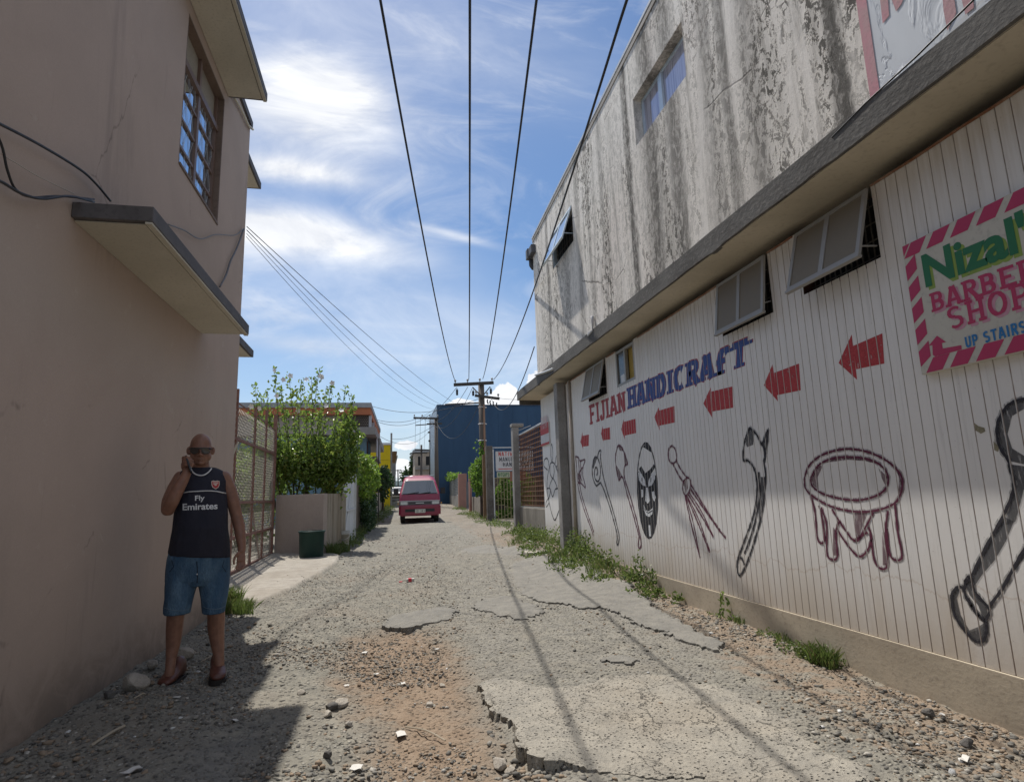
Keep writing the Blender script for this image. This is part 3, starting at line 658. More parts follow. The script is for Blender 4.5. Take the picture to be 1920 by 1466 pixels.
# hinged upper window, sash pushed out
def sash(q, y0, y1, zt, xt, xb, zb, lights=2, fr_=.035, mat=ALU, gmat=GREYGLASS, th=.022):
    T = Vector((xt, 0, zt)); Bv = Vector((xb, 0, zb)); d_ = (Bv-T); L = d_.length; d_.normalize(); nrm = Vector((0, 1, 0)).cross(d_).normalized()
    def pt(y_, s, o): return T+d_*s+nrm*o+Vector((0, y_, 0))
    def slab_(b, ya, yb, s0, s1, o0, o1): b.hexa([pt(ya, s0, o0), pt(yb, s0, o0), pt(yb, s1, o0), pt(ya, s1, o0), pt(ya, s0, o1), pt(yb, s0, o1), pt(yb, s1, o1), pt(ya, s1, o1)])
    b = MB(); h = th/2
    slab_(b, y0, y1, 0, fr_, -h, h); slab_(b, y0, y1, L-fr_, L, -h, h)
    xs_ = np.linspace(y0+fr_/2, y1-fr_/2, lights+1)
    for k, c in enumerate(xs_): slab_(b, c-fr_*(.5 if k in (0, lights) else .7), c+fr_*(.5 if k in (0, lights) else .7), fr_, L-fr_, -h, h)
    slab_(b, y0-.006, y1+.006, L-.004, L+.014, -h-.004, h+.008)
    s_ = b.build('sash', mat, q, fixn=True)
    b = MB(); slab_(b, y0+fr_, y1-fr_, fr_, L-fr_, -.004, .004); b.build('pane', gmat, s_, fixn=True)
    for ya in (y0+.02, y1-.02):
        b = MB(); b.bar(pt(ya, L*.85, 0), (xt+.03, ya, zt-L*.8), .01); b.build('stay', mat, s_)
    return s_
def grille(q, X, y0, y1, z0, z1, n, mat):
    b = MB(); r = np.random.RandomState(int(y0*10))
    for k in range(n):
        y_ = y0+(y1-y0)*(k+.5)/n; b.box(X-.004, X+.004, y_-.005, y_+.005, z0, z1)
    for z_ in np.linspace(z0+.06, z1-.06, 4): b.box(X-.009, X-.004, y0, y1, z_-.005, z_+.005)
    b.build('security_grille', mat, q)
GRILLE = surf('grimy_bars', (.16, .15, .13), (.08, .075, .07), .8, 9, 60)
q = window_empty(); y0, y1, z0, z1 = U2
sash(q, y0+.02, y1-.02, z1-.02, XU-.005, XU-.19, z1-.605, 2, .045, BLUEALU, MIRROR)
b = MB(); b.box(XU+.12, XU+.15, y0, y1, z0, z1); b.build('dark_backing', DARKIN, q); grille(q, XU+.10, y0, y1, z0, z1, 9, GRILLE)
b = MB(); b.box(XU+.02, XU+.08, y0+.003, y0+.04, z0+.003, z1-.003); b.box(XU+.02, XU+.08, y1-.04, y1-.003, z0+.003, z1-.003); b.box(XU+.02, XU+.08, y0+.04, y1-.04, z0+.003, z0+.035); b.build('frame', BLUEALU, q)
# ground floor windows
for k, (y0, y1, z0) in enumerate(WINS):
    q = window_empty(); zt = ST-.02
    b = MB(); b.box(XR+.16, XR+.18, y0-.05, y1+.05, z0-.05, ST); b.build('dark_backing', DARKIN, q)
    b = MB(); b.box(XR+.001, XR+.15, y0-.03, y0-.001, z0, ST-.03); b.box(XR+.001, XR+.15, y1+.001, y1+.03, z0, ST-.03); b.box(XR+.001, XR+.15, y0, y1, z0-.03, z0-.001)
    b.build('reveal', surf('dark_red_reveal', (.10, .045, .035), (.07, .04, .03), .8) if k == 0 else bpy.data.materials['dark_red_reveal'], q)
    grille(q, XR+.10, y0, y1, z0, ST-.04, 14 if k < 2 else 8, GRILLE)
    ym = (y0+y1)/2
    if k == 2:
        b = MB()
        for a, c in ((y0, y0+.035), (y1-.035, y1), (ym-.02, ym+.03)): b.box(XR+.0, XR+.05, a+.002, c-.002, z0+.002, zt)
        b.box(XR+.003, XR+.047, y0+.035, y1-.035, z0+.002, z0+.04); b.box(XR+.003, XR+.047, y0+.035, y1-.035, zt-.04, zt); b.build('frame', ALU, q)
        b = MB(); b.box(XR+.02, XR+.026, ym+.03, y1-.035, z0+.04, zt-.04); b.build('pane', plain('dark_louvre_glass', (.05, .05, .05), .2), q)
        b = MB(); b.box(XR+.06, XR+.066, y0+.04, ym-.02, z0+.04, zt-.04); b.build('yellow_board', surf('yellow_board', (.42, .29, .07), (.30, .21, .06)), q)
        b = MB(); b.box(XR+.012, XR+.018, ym+.06, ym+.2, z0+.04, z0+.16); b.build('paper_notice', plain('paper', (.6, .62, .64), .8), q)
    else:
        sash(q, y0+.01, y1-.01, zt, XR-.02, (XR-.165, XR-.09, 0, XR-.13)[k], z0+.01 if k < 2 else z0+.02)
# column and downpipe
b = MB(); b.box(3.215, XR-.013, 10.93, 11.16, -.3, ST+.02); b.build('column', GREYCONC, RB, bevel=.012)
b = MB(); b.tube([(XR-.03, 10.62, ST-.02), (XR-.03, 10.62, .25)], .032, 10); b.build('downpipe', surf('pipe_paint', (.42, .37, .31), (.33, .28, .23), .7), RB, smooth=True)
# inside masses so no light leaks through
b = MB(); b.box(XR+.3, XR+7.8, YA+.1, YB-.3, -.3, ST-.6); b.build('inner_light_block', DARKIN, RB)
# billboard painted on the upper wall
WPAINT, t = new_mat('painted_white_panel', (.72, .75, .78), .8)
a_ = t.noise(t.pos((1, 1, .7)), 1.6, 6, .6, 1.5); set_(t, 'Base Color', t.mix(t.ramp(a_, .3, .7), (.66, .70, .74, 1), (.58, .61, .65, 1))); set_(t, 'Normal', t.bump(t.ramp(a_, .47, .53), .35, .012))
PINK = surf('faded_pink_paint', (.55, .27, .31), (.48, .31, .32), .85, 5, 40)
b = MB(); xs_ = XU-.004; ys_ = onX(1628, 150, XU)[1]; b.poly([(xs_, ys_, 3.745), (xs_, ys_-.02, 6.5), (xs_, 0, 6.5), (xs_, 0, 3.745)]); b.build('painted_panel', WPAINT, RB)
b = MB(); b.poly([(xs_-.003, ys_+.0, 3.745), (xs_-.003, ys_-.02, 6.5), (xs_-.003, ys_-.10, 6.5), (xs_-.003, ys_-.075, 3.745)])
for pts in ([(1648, -30), (1663, -30), (1667, 30), (1655, 45), (1650, 0)], [(1668, -30), (1705, -30), (1690, 8), (1680, 22), (1672, 0)], [(1765, -30), (1785, -30), (1793, 25), (1776, 58), (1769, 20)], [(1800, -30), (1822, -30), (1826, 15), (1810, 28), (1803, 0)]):
    b.poly([onX(x_, y_, xs_-.003) for x_, y_ in pts])
b.build('painted_lettering', PINK, RB)
b = MB(); b.tube([onX(1560, 258, XU-.03), onX(1624, 193, XU-.03), onX(1720, 105, XU-.03), onX(1826, 0, XU-.03), onX(1900, -75, XU-.03)], .006, 6); b.build('facade_cable', CABLE, RB, smooth=True)
# small lamp bracket and scrap on the ledge
b = MB(); p_ = onX(1111, 600, XU-.03); b.tube([p_+[0, 0, .06], p_, p_+[0, .02, -.16], onX(1104, 628, XU-.02)], [.028, .02, .01, .03], 8); b.build('lamp_bracket', plain('pale_fitting', (.5, .5, .5), .6), RB, smooth=True)
b = MB(); b.tube(smooth_pts([onX(1006, 706, XU-.02)+[0, 0, .03], onX(1022, 700, XU-.02)+[0, 0, .02], onX(1038, 692, XU-.02)]), [.05]*17, 8, flat=.5); b.build('ledge_sheet', METALCAP, RB, smooth=True)
# ------------------------------------------------------------ painting on the boards
def paint_mat(name, c, wear=.45, alpha=1., s=(1, 5, 1.2), sc=14., c2=None):
    """Brushed paint worn off in streaks."""
    m, t = new_mat(name, c, .7, 0, .3)
    n_ = t.noise(t.pos(s), sc, 5, .72); n2_ = t.noise(t.pos(), 60, 3, .6)
    set_(t, 'Base Color', t.mix(t.ramp(n2_, .3, .7), c, c2 or tuple(min(1, x*1.35+.01) for x in c)))
    a_ = t.ramp(n_, wear-.16, wear+.02, 0 if alpha < 1 else .12, alpha); set_(t, 'Alpha', a_); return m
P_RED = paint_mat('arrow_red_paint', (.36, .04, .045), .43, 1., (1, 3, 1.6), 13)
P_BLACK = paint_mat('black_line_paint', (.022, .02, .026), .33, .97)
P_MAROON = paint_mat('maroon_line_paint', (.095, .016, .04), .33, .97)
P_GREYW = paint_mat('grey_wash', (.045, .045, .05), .44, .72, (1, 7, 1), 9)
P_SOLID = paint_mat('black_mask_paint', (.02, .02, .024), .34, .96, (1, 6, .6), 9)
P_PALE = paint_mat('pale_mask_paint', (.56, .57, .58), .3, 1.)
P_LRED = paint_mat('lettering_red', (.30, .05, .06), .40, 1.)
P_LBLUE = paint_mat('lettering_blue', (.04, .075, .23), .36, 1.)
P_MARW = paint_mat('maroon_wash', (.10, .03, .05), .47, .62, (1, 7, 1), 9)
P_MAR2 = paint_mat('maroon_dry_brush', (.11, .035, .055), .55, .5, (1, 9, 1), 9); P_GREY2 = paint_mat('grey_dry_brush', (.05, .05, .055), .55, .5, (1, 9, 1), 9)
def clip_y(poly, lo, hi):
    for s_, lim in ((1, lo), (-1, -hi)):
        out = []
        for i in range(len(poly)):
            a, b = poly[i], poly[(i+1) % len(poly)]; fa = s_*a[0]-lim; fb = s_*b[0]-lim
            if fa >= 0: out.append(a)
            if fa*fb < 0:
                k = fa/(fa-fb); out.append((a[0]+(b[0]-a[0])*k, a[1]+(b[1]-a[1])*k))
        poly = out
        if len(poly) < 3: return None
    return poly
SE = np.array(seams)
class Paint:                                          # collects (y,z) polygons on the wall, cut at every groove
    def __init__(s, lift=.0012): s.p = []; s.k = 0; s.lift = lift
    def poly(s, pts):
        ys_ = [p[0] for p in pts]; lo, hi = min(ys_), max(ys_); s.k += 1
        i0 = np.searchsorted(SE, lo)-1; i1 = np.searchsorted(SE, hi)
        for i in range(max(i0, 0), min(i1+1, len(SE)-1)):
            q = clip_y(list(pts), SE[i]+GW*.5 if SE[i+1] < 10.9 else SE[i], SE[i+1]-GW*.5 if SE[i+1] < 10.9 else SE[i+1])
            if q: s.p.append((q, s.lift+.00008*(s.k % 9)))
    def fill(s, pts):
        pts = [tuple(p) for p in pts]
        for tr_ in tessellate_polygon([[Vector((a, b_, 0)) for a, b_ in pts]]): s.poly([pts[i] for i in tr_])
    def line(s, pts, w, taper=False):
        pts = np.array(pts, float); n = len(pts); d = np.gradient(pts, axis=0); d /= np.linalg.norm(d, axis=1)[:, None]+1e-9
        nr = np.stack([-d[:, 1], d[:, 0]], 1); ww = np.full(n, w/2)*(1+.35*np.sin(np.arange(n)*1.7+n)*.5)
        if taper: ww *= np.linspace(1, .25, n)
        a = pts+nr*ww[:, None]; b = pts-nr*ww[:, None]
        for i in range(n-1): s.poly([a[i], a[i+1], b[i+1], b[i]])
    def build(s, name, mat, parent, label=None):
        b = MB()
        for q, l in s.p: b.poly([(XR-l, y_, z_) for y_, z_ in q])
        o = b.build(name, mat, parent); lab(o, label); return o
def wl(px, py): p = onX(px, py, XR); return (p[1], p[2])
def crop(ox, oy, s): return lambda pts: [wl(ox+a*s, oy+b_*s) for a, b_ in pts]
def sm2(pts, n=6): return [tuple(p) for p in smooth_pts([(a, b_, 0) for a, b_ in pts], n)]
def sm(pts, n=6): return [(p[0], p[1]) for p in smooth_pts([(a, b_, 0) for a, b_ in pts], n)]
RB_ = RB
# arrows
ca = crop(1380, 560, .4639); cb = crop(1090, 620, .17708); cc = crop(1000, 780, .1909); cd = crop(960, 560, .3548); ce = crop(1480, 730, .3344)
ARR = [(ca, [(415, 260), (468, 145), (472, 192), (592, 140), (600, 262), (487, 285), (490, 328)]), (ca, [(113, 350), (148, 265), (155, 300), (255, 262), (262, 370), (165, 390), (170, 415)]),
       (cb, [(1293, 770), (1370, 600), (1378, 645), (1600, 590), (1608, 815), (1390, 855), (1393, 930)]), (cb, [(773, 915), (822, 805), (825, 845), (985, 797), (992, 970), (830, 1005), (830, 1055)]),
       (cb, [(423, 1045), (450, 930), (452, 965), (573, 932), (580, 1083), (460, 1110), (463, 1155)]), (cb, [(208, 1090), (228, 1005), (230, 1040), (303, 1022), (308, 1150), (235, 1160), (235, 1180)]),
       (cc, [(463, 255), (483, 155), (485, 195), (545, 180), (545, 292), (487, 300), (490, 325)])]
for f, pts in ARR:
    a = Paint(); q = f(pts); a.poly([q[0], q[1], q[6]]); a.poly([q[2], q[3], q[4], q[5]]); a.build('painted_arrow', P_RED, RB)
# slab-serif letters: strokes in a unit box, u to the right
def arc(cx_, cy_, rx, ry, a0, a1, n=10): return [(cx_+rx*math.cos(R_(a)), cy_+ry*math.sin(R_(a))) for a in np.linspace(a0, a1, n)]
GL = {'I': [[(.5, 0), (.5, 1)]], 'F': [[(.25, 0), (.25, 1)], [(.25, .91), (.95, .91)], [(.25, .5), (.75, .5)]], 'E': [[(.25, 0), (.25, 1)], [(.25, .91), (.95, .91)], [(.25, .5), (.75, .5)], [(.25, .09), (.97, .09)]],
      'J': [[(.7, 1), (.7, .25)]+arc(.42, .28, .28, .2, 0, -180, 7)], 'A': [[(.12, 0), (.46, 1)], [(.54, 1), (.88, 0)], [(.25, .3), (.75, .3)]], 'N': [[(.2, 0), (.2, 1)], [(.2, 1), (.8, 0)], [(.8, 0), (.8, 1)]],
      'H': [[(.2, 0), (.2, 1)], [(.8, 0), (.8, 1)], [(.2, .5), (.8, .5)]], 'D': [[(.22, 0), (.22, 1)], [(.22, .93)]+arc(.36, .5, .44, .43, 90, -90, 12)+[(.22, .07)]], 'C': [arc(.52, .5, .36, .43, 50, 310, 14)],
      'R': [[(.22, 0), (.22, 1)], [(.22, .93)]+arc(.5, .72, .3, .21, 90, -90, 8)+[(.22, .51)], [(.5, .5), (.9, 0)]], 'B': [[(.22, 0), (.22, 1)], [(.22, .93)]+arc(.5, .73, .26, .2, 90, -90, 8)+[(.22, .53)], [(.22, .5)]+arc(.52, .285, .3, .215, 90, -90, 8)+[(.22, .07)]],
      'S': [arc(.5, .73, .32, .2, 40, 270, 9)+arc(.5, .285, .33, .215, 90, -140, 9)], 'O': [arc(.5, .5, .37, .43, 0, 360, 20)], 'P': [[(.22, 0), (.22, 1)], [(.22, .93)]+arc(.5, .7, .3, .23, 90, -90, 8)+[(.22, .47)]],
      'T': [[(.5, 0), (.5, 1)], [(.05, .91), (.95, .91)]], 'U': [[(.2, 1), (.2, .35)]+arc(.5, .35, .3, .28, 180, 360, 9)+[(.8, 1)]], 'V': [[(.12, 1), (.5, 0)], [(.5, 0), (.88, 1)]], 'M': [[(.14, 0), (.14, 1)], [(.14, 1), (.5, .25)], [(.5, .25), (.86, 1)], [(.86, 0), (.86, 1)]],
      'G': [arc(.52, .5, .36, .43, 50, 330, 14), [(.55, .42), (.9, .42)]], 'Y': [[(.12, 1), (.5, .5)], [(.88, 1), (.5, .5)], [(.5, .5), (.5, 0)]], 'L': [[(.25, 0), (.25, 1)], [(.25, .09), (.95, .09)]], 'Z': [[(.1, .91), (.9, .91)], [(.88, .88), (.12, .1)], [(.1, .09), (.92, .09)]],
      'f': [[(.35, 0), (.35, .6)]+arc(.62, .66, .27, .25, 180, 30, 7), [(.08, .5), (.7, .5)]], "'": [[(.5, 1), (.42, .68)]],
      '1': [[(.5, 0), (.5, 1)]], '3': [arc(.48, .73, .3, .2, 150, -80, 8)+arc(.48, .28, .33, .22, 80, -150, 8)], '8': [arc(.5, .73, .26, .2, 0, 360, 12), arc(.5, .27, .32, .22, 0, 360, 12)], ' ': []}
SERIF = {'I': [(.5, 0), (.5, 1)], 'F': [(.25, 0), (.25, 1)], 'E': [(.25, 0), (.25, 1)], 'J': [(.7, 1)], 'A': [(.12, 0), (.88, 0), (.48, 1)], 'N': [(.2, 0), (.2, 1), (.8, 1)], 'H': [(.2, 0), (.2, 1), (.8, 0), (.8, 1)], 'D': [(.22, 0), (.22, 1)], 'R': [(.22, 0), (.22, 1), (.9, 0)],
         'B': [(.22, 0), (.22, 1)], 'T': [(.5, 0), (.08, .8), (.92, .8)], 'P': [(.22, 0), (.22, 1)], 'f': [(.35, 0)]}
WID = {'I': .55, 'J': .8, "'": .4, ' ': .55, 'M': 1.15, '1': .6}
def strokes(text, w, serif=0., gap=.1):
    """-> list of quads per letter in (u,v); total width normalised later"""
    out = []; x_ = 0
    for ch in text:
        adv = WID.get(ch, 1.); L = []
        for st in GL[ch]:
            st = np.array(st, float); st[:, 0] = (st[:, 0]-.5)*adv+adv/2
            n = len(st); d = np.gradient(st, axis=0) if n > 2 else np.repeat((st[1]-st[0])[None], 2, 0)
            d /= np.linalg.norm(d, axis=1)[:, None]+1e-9
            horiz = abs(d[:, 0]) > .9; ww = np.where(horiz, w*.62, w)/2
            nr = np.stack([-d[:, 1], d[:, 0]], 1)*ww[:, None]
            for i in range(n-1): L.append([tuple(q+np.array([x_, 0])) for q in (st[i]+nr[i], st[i+1]+nr[i+1], st[i+1]-nr[i+1], st[i]-nr[i])])
        if serif:
            for (sx, sv) in SERIF.get(ch, []):
                c = (sx-.5)*adv+adv/2+x_; h = .13; v0 = 0 if sv == 0 else (1-h if sv == 1 else sv-.06)
                L.append([(c-serif/2, v0), (c+serif/2, v0), (c+serif/2, v0+h), (c-serif/2, v0+h)])
        out.append(L); x_ += adv+gap
    return out, x_-gap
def bil(BLp, BRp, TLp, TRp):
    a, b, c, d_ = map(np.array, (BLp, BRp, TLp, TRp))
    return lambda u_, v_: tuple((a*(1-u_)+b*u_)*(1-v_)+(c*(1-u_)+d_*u_)*v_)
def lettering(text, corners, w, serif, mats, names='painted_lettering', outline=None):
    f = bil(*[wl(*p) for p in corners]); L, tot = strokes(text, w, serif, .06)
    p = Paint(.002)
    for l in L:
        for q in l: p.poly([f(a/tot, b_) for a, b_ in q])
    if outline:
        p2 = Paint(.0008); L2, _ = strokes(text, w+.07, serif+.07 if serif else 0, .06)
        for l in L2:
            for q in l: p2.poly([f(a/tot, (b_-.5)*1.05+.5) for a, b_ in q])
        p2.build('lettering_outline', outline, RB)
    return p.build(names, mats, RB)
zz5 = lambda x_, y_: (1090+x_*.17708, 620+y_*.17708)
lettering('FIJIAN', [zz5(92, 998), zz5(475, 845), zz5(80, 792), zz5(462, 640)], .30, .52, P_LRED)
lettering('HANDICRAfT', [zz5(498, 828), zz5(1765, 352), zz5(488, 612), zz5(1772, 72)], .33, .60, P_LBLUE, outline=P_LRED)
# the carvings drawn along the wall
def mural(name_label, lines, fills=(), c=None, lw=.012, lm=P_BLACK, fm=P_GREYW, smear=9, smw=2.7):
    a = Paint(.0022)
    for ln in lines: a.line(sm(c(ln)), lw*1.2)
    o = a.build('mural', lm, RB, name_label)
    if smear:
        a = Paint(.0005)
        for ln in lines[:smear]: a.line(sm(c(ln)), lw*smw)
        a.build('mural_shading', P_MAR2 if lm is P_MAROON else P_GREY2, o)
    if fills:
        for f_ in fills: a = Paint(.001); a.fill(c(f_)); a.build('mural_shading', fm, o)
    return o
mural('turtle outline in thin black line', [[(165, 470), (140, 600), (135, 720), (150, 820), (180, 950), (210, 1020), (240, 960), (270, 850), (265, 720), (250, 600), (215, 480), (185, 455), (165, 470)],
      [(165, 480), (165, 560), (190, 610), (205, 550), (200, 480)], [(135, 710), (165, 715), (190, 790), (215, 720), (250, 710)], [(150, 820), (165, 760), (170, 715)], [(190, 610), (165, 670), (160, 715)], [(195, 610), (225, 670), (235, 712)],
      [(140, 530), (105, 490), (110, 430), (135, 415), (150, 450), (150, 490)], [(180, 455), (172, 370), (175, 290), (185, 285), (192, 370), (188, 455)], [(215, 470), (225, 400), (245, 360), (265, 365), (262, 420), (225, 500)],
      [(150, 800), (125, 850), (130, 890), (155, 850)], [(265, 790), (275, 880), (262, 900)]], (), cc, .016)
mural('carved club with star head in maroon line', [[(415, 395), (445, 410), (460, 440), (508, 430), (490, 500), (485, 580), (500, 640), (512, 700), (470, 660), (440, 650), (430, 560), (425, 480), (415, 395)], [(440, 420), (450, 520), (440, 620)], [(460, 440), (470, 560), (455, 640)],
      [(485, 500), (455, 560), (480, 640)], [(435, 660), (455, 760), (500, 920), (560, 1080), (590, 1170)], [(455, 655), (475, 770), (520, 920), (575, 1080), (595, 1140)]], [[(435, 560), (455, 560), (470, 650), (445, 660)]], cc, .017, P_MAROON, P_MARW)
mural('club with spiral head in black line', [[(620, 580), (632, 560), (625, 510), (610, 510), (600, 560), (610, 620), (640, 640), (660, 570), (655, 480), (630, 410), (600, 410), (580, 500), (585, 600), (615, 680), (640, 670), (660, 650)],
      [(632, 400), (645, 350), (665, 340), (660, 400), (668, 470)], [(660, 650), (700, 740), (760, 920), (810, 1100), (825, 1190)], [(668, 470), (690, 600), (730, 750), (790, 950), (835, 1130), (845, 1200)], [(825, 1190), (820, 1250), (835, 1255), (845, 1200)]], [[(600, 410), (630, 405), (590, 520), (582, 500)]], cc, .018)
mural('paddle shaped club in maroon line', [[(830, 290), (860, 295), (890, 350), (915, 420), (925, 470), (900, 490), (890, 560), (905, 640), (950, 780), (1010, 1000), (1050, 1170)], [(830, 290), (810, 380), (810, 480), (835, 610), (845, 630), (865, 600), (885, 620), (920, 760), (980, 960), (1040, 1180)], [(1040, 1180), (1030, 1270), (1045, 1295), (1060, 1260), (1050, 1170)]],
      [[(812, 480), (840, 520), (880, 600), (865, 600), (845, 630), (835, 610)], [(830, 292), (860, 297), (885, 345), (850, 340)], [(885, 350), (915, 420), (925, 470), (900, 480)]], cc, .018, P_MAROON, P_MARW)
oval = [(1122+99*math.cos(a)*(1 if math.cos(a) > 0 else 1.0)+18*-math.sin(a)*.9, 730-465*math.sin(a)) for a in np.linspace(0, 2*math.pi, 40)]
a = Paint(.0008); a.line(sm(cc(oval), 2), .028); mk = a.build('mural', P_BLACK, RB, 'smiling oval tribal mask in solid black and white')
low = [p for p in oval if p[1] > 535]; low = sorted(low, key=lambda p: math.atan2(p[1]-730, p[0]-1122)); 
for i_, q_ in enumerate(([(1030, 540), (1110, 640), (1200, 500)]+low, [(1035, 520), (1060, 490), (1100, 560), (1150, 520), (1185, 470), (1200, 500), (1110, 640)], [(1075, 300), (1110, 270), (1150, 300), (1165, 360), (1120, 330)])): a = Paint(.0006+.0003*i_); a.fill(cc(q_)); a.build('mask_black', P_SOLID, mk)
for pts in ([(1030, 550), (1060, 560), (1095, 620), (1112, 690), (1075, 680), (1040, 630)], [(1200, 540), (1165, 565), (1135, 630), (1128, 690), (1165, 680), (1195, 620)], [(1105, 700), (1125, 700), (1148, 830), (1125, 860), (1102, 830)], [(1060, 720), (1080, 720), (1080, 790), (1065, 800)], [(1165, 745), (1185, 735), (1205, 800), (1190, 840), (1172, 800)],
            [(1085, 865), (1105, 920), (1130, 935), (1160, 915), (1178, 895), (1170, 960), (1140, 990), (1110, 975), (1088, 920)], [(1130, 1070), (1150, 1070), (1158, 1180), (1138, 1180)]): a = Paint(.0026); a.fill(cc(pts)); a.build('mask_white', P_PALE, mk)
for pts in ([(1065, 605), (1072, 605), (1073, 640), (1066, 640)], [(1152, 605), (1160, 605), (1159, 645), (1152, 645)]): a = Paint(.0036); a.fill(cc(pts)); a.build('mask_features', P_BLACK, mk)
a = Paint(.0036); a.line(cc([(1090, 900), (1112, 940), (1135, 950), (1172, 925)]), .012); a.build('mask_features', P_BLACK, mk)
mural('whisk with trailing strands in maroon line', [[(845, 775), (865, 800), (870, 850), (850, 870), (830, 850), (828, 800), (845, 775)], [(850, 870), (880, 930), (908, 972)], [(868, 855), (895, 905), (928, 950)], [(905, 970), (925, 945), (943, 960), (940, 1010), (920, 1040), (903, 1010), (905, 970)],
      [(915, 1040), (945, 1180), (995, 1370)], [(922, 1040), (990, 1200), (1045, 1340)], [(930, 1030), (1010, 1160), (1065, 1260)], [(940, 1000), (1030, 1130), (1130, 1265)], [(945, 980), (1000, 1070), (1100, 1230)], [(918, 1040), (960, 1190), (992, 1360)], [(925, 1040), (985, 1160), (1045, 1330)], [(935, 1020), (1000, 1120), (1062, 1250)]],
      [[(908, 975), (925, 950), (930, 1000), (918, 1030)]], cd, .015, P_MAROON, P_MARW)
mural('adze with split head in black line', [[(55, 520), (85, 550), (105, 585), (130, 530), (125, 600), (115, 660), (120, 720), (108, 850), (78, 970), (40, 1080), (15, 1118), (5, 1085), (10, 1045), (38, 970), (75, 860), (86, 760), (75, 690), (50, 655), (30, 650), (35, 580), (55, 520)], [(105, 585), (118, 620), (115, 660)], [(10, 1045), (25, 1050), (35, 1075)], [(92, 700), (96, 800), (70, 930), (35, 1030)]],
      [[(55, 524), (75, 545), (70, 590), (45, 600), (38, 580)], [(108, 588), (128, 540), (122, 610), (114, 640)], [(100, 720), (118, 720), (106, 850), (90, 900)]], ca, .016)
mural('round four legged bowl in maroon line', [[(85, 500), (110, 430), (180, 370), (300, 335), (420, 345), (540, 395), (620, 470), (635, 540), (600, 630), (500, 675), (380, 685), (250, 660), (150, 610), (95, 560), (85, 500)], [(120, 500), (160, 430), (230, 390), (330, 378), (440, 390), (520, 430), (555, 490), (545, 550), (490, 595), (390, 620), (280, 610), (180, 580), (130, 540), (120, 500)],
      [(120, 590), (145, 690), (160, 840), (197, 850), (188, 740), (168, 650)], [(180, 660), (210, 760), (215, 930), (270, 940), (262, 800), (285, 735)], [(240, 670), (310, 780), (375, 850), (430, 770), (470, 690)], [(285, 735), (272, 780), (320, 860), (390, 935), (440, 900), (462, 830), (445, 770)], [(455, 800), (485, 975), (550, 990), (540, 800), (555, 680)], [(545, 780), (570, 935), (632, 942), (610, 800), (592, 640)], [(365, 850), (400, 825), (440, 800)]],
      [[(125, 500), (160, 432), (190, 425), (160, 490), (165, 560), (135, 535)], [(190, 412), (260, 386), (330, 379), (440, 391), (500, 418), (430, 402), (330, 394), (250, 405)], [(500, 440), (550, 490), (540, 540), (520, 500)], [(245, 770), (268, 800), (270, 930), (245, 930)], [(520, 800), (540, 800), (548, 985), (525, 985)], [(365, 690), (440, 690), (385, 840), (370, 820)], [(590, 400), (632, 520), (610, 610), (615, 500)]], ce, .013, P_MAROON, P_MARW)
mural('big club with knobbed end in black and grey', [[(1420, 60), (1316, 55), (1240, 80), (1190, 140), (1165, 220), (1180, 320), (1230, 400), (1240, 450), (1260, 510), (1250, 590), (1200, 710), (1100, 890), (1020, 1050), (985, 1080)], [(910, 1150), (940, 1110), (975, 1115), (1000, 1180), (1060, 1260), (1100, 1300), (1105, 1370), (1080, 1415), (1030, 1400), (960, 1320), (920, 1240), (910, 1150)],
      [(985, 1120), (990, 1070), (1020, 1050), (1040, 1130), (1120, 1225), (1115, 1270), (1090, 1290), (1040, 1240), (1000, 1170)], [(1120, 1220), (1200, 1110), (1260, 1000), (1316, 900), (1400, 780), (1440, 690)]],
      [[(1316, 60), (1240, 82), (1192, 140), (1168, 220), (1182, 320), (1232, 400), (1316, 420), (1330, 380), (1250, 330), (1225, 250), (1250, 150), (1316, 110)], [(1245, 420), (1316, 430), (1420, 470), (1420, 600), (1316, 560), (1270, 740), (1215, 760), (1240, 640), (1258, 520)], [(1205, 712), (1260, 740), (1215, 850), (1150, 960), (1080, 1040), (1040, 1100), (1022, 1050), (1100, 890)],
       [(912, 1150), (940, 1112), (960, 1120), (940, 1170), (960, 1260), (1010, 1350), (1060, 1330), (1098, 1305), (1103, 1370), (1080, 1412), (1030, 1398), (960, 1318), (922, 1240)], [(990, 1090), (1018, 1060), (1030, 1110), (1110, 1220), (1110, 1268), (1085, 1285), (1060, 1210), (1010, 1150)], [(1290, 930), (1316, 905), (1330, 930), (1260, 1020), (1200, 1110), (1190, 1100)]], ce, .014)
# paint scab
BARE = paint_mat('bare_board', (.20, .18, .12), .3, 1.)
a = Paint(.001); a.fill(ce([(1035, 185), (1060, 205), (1095, 215), (1100, 235), (1075, 248), (1045, 230)])); a.build('bare_patch', BARE, RB); a = Paint(.001); a.fill(ce([(1145, 290), (1165, 310), (1180, 320), (1170, 350), (1150, 340)])); a.build('bare_patch', BARE, RB)

# ------------------------------------------------------------ signs
def text_mesh(body, bold=.0, shear=0.):
    cu = bpy.data.curves.new('lettering', 'FONT'); cu.body = body; cu.offset = bold; cu.shear = shear; cu.resolution_u = 4
    o = bpy.data.objects.new('lettering', cu); COL.objects.link(o); dg = bpy.context.evaluated_depsgraph_get()
    me = bpy.data.meshes.new_from_object(o.evaluated_get(dg)); v = np.array([q.co[:] for q in me.vertices]); f = [list(p.vertices) for p in me.polygons]
    bpy.data.objects.remove(o); bpy.data.curves.remove(cu); bpy.data.meshes.remove(me); return v, f
SX = XR-.045
bs = thing('barber_sign', 'barber shop board with pink striped border and green lettering, fixed to the planked wall', 'sign', (SX, 2.4, 2))
TL = onX(1692, 462, SX); BL = onX(1727, 703, SX); sy0 = (TL[1]+BL[1])/2; sy1 = sy0-1.62; sz0, sz1 = BL[2], TL[2]
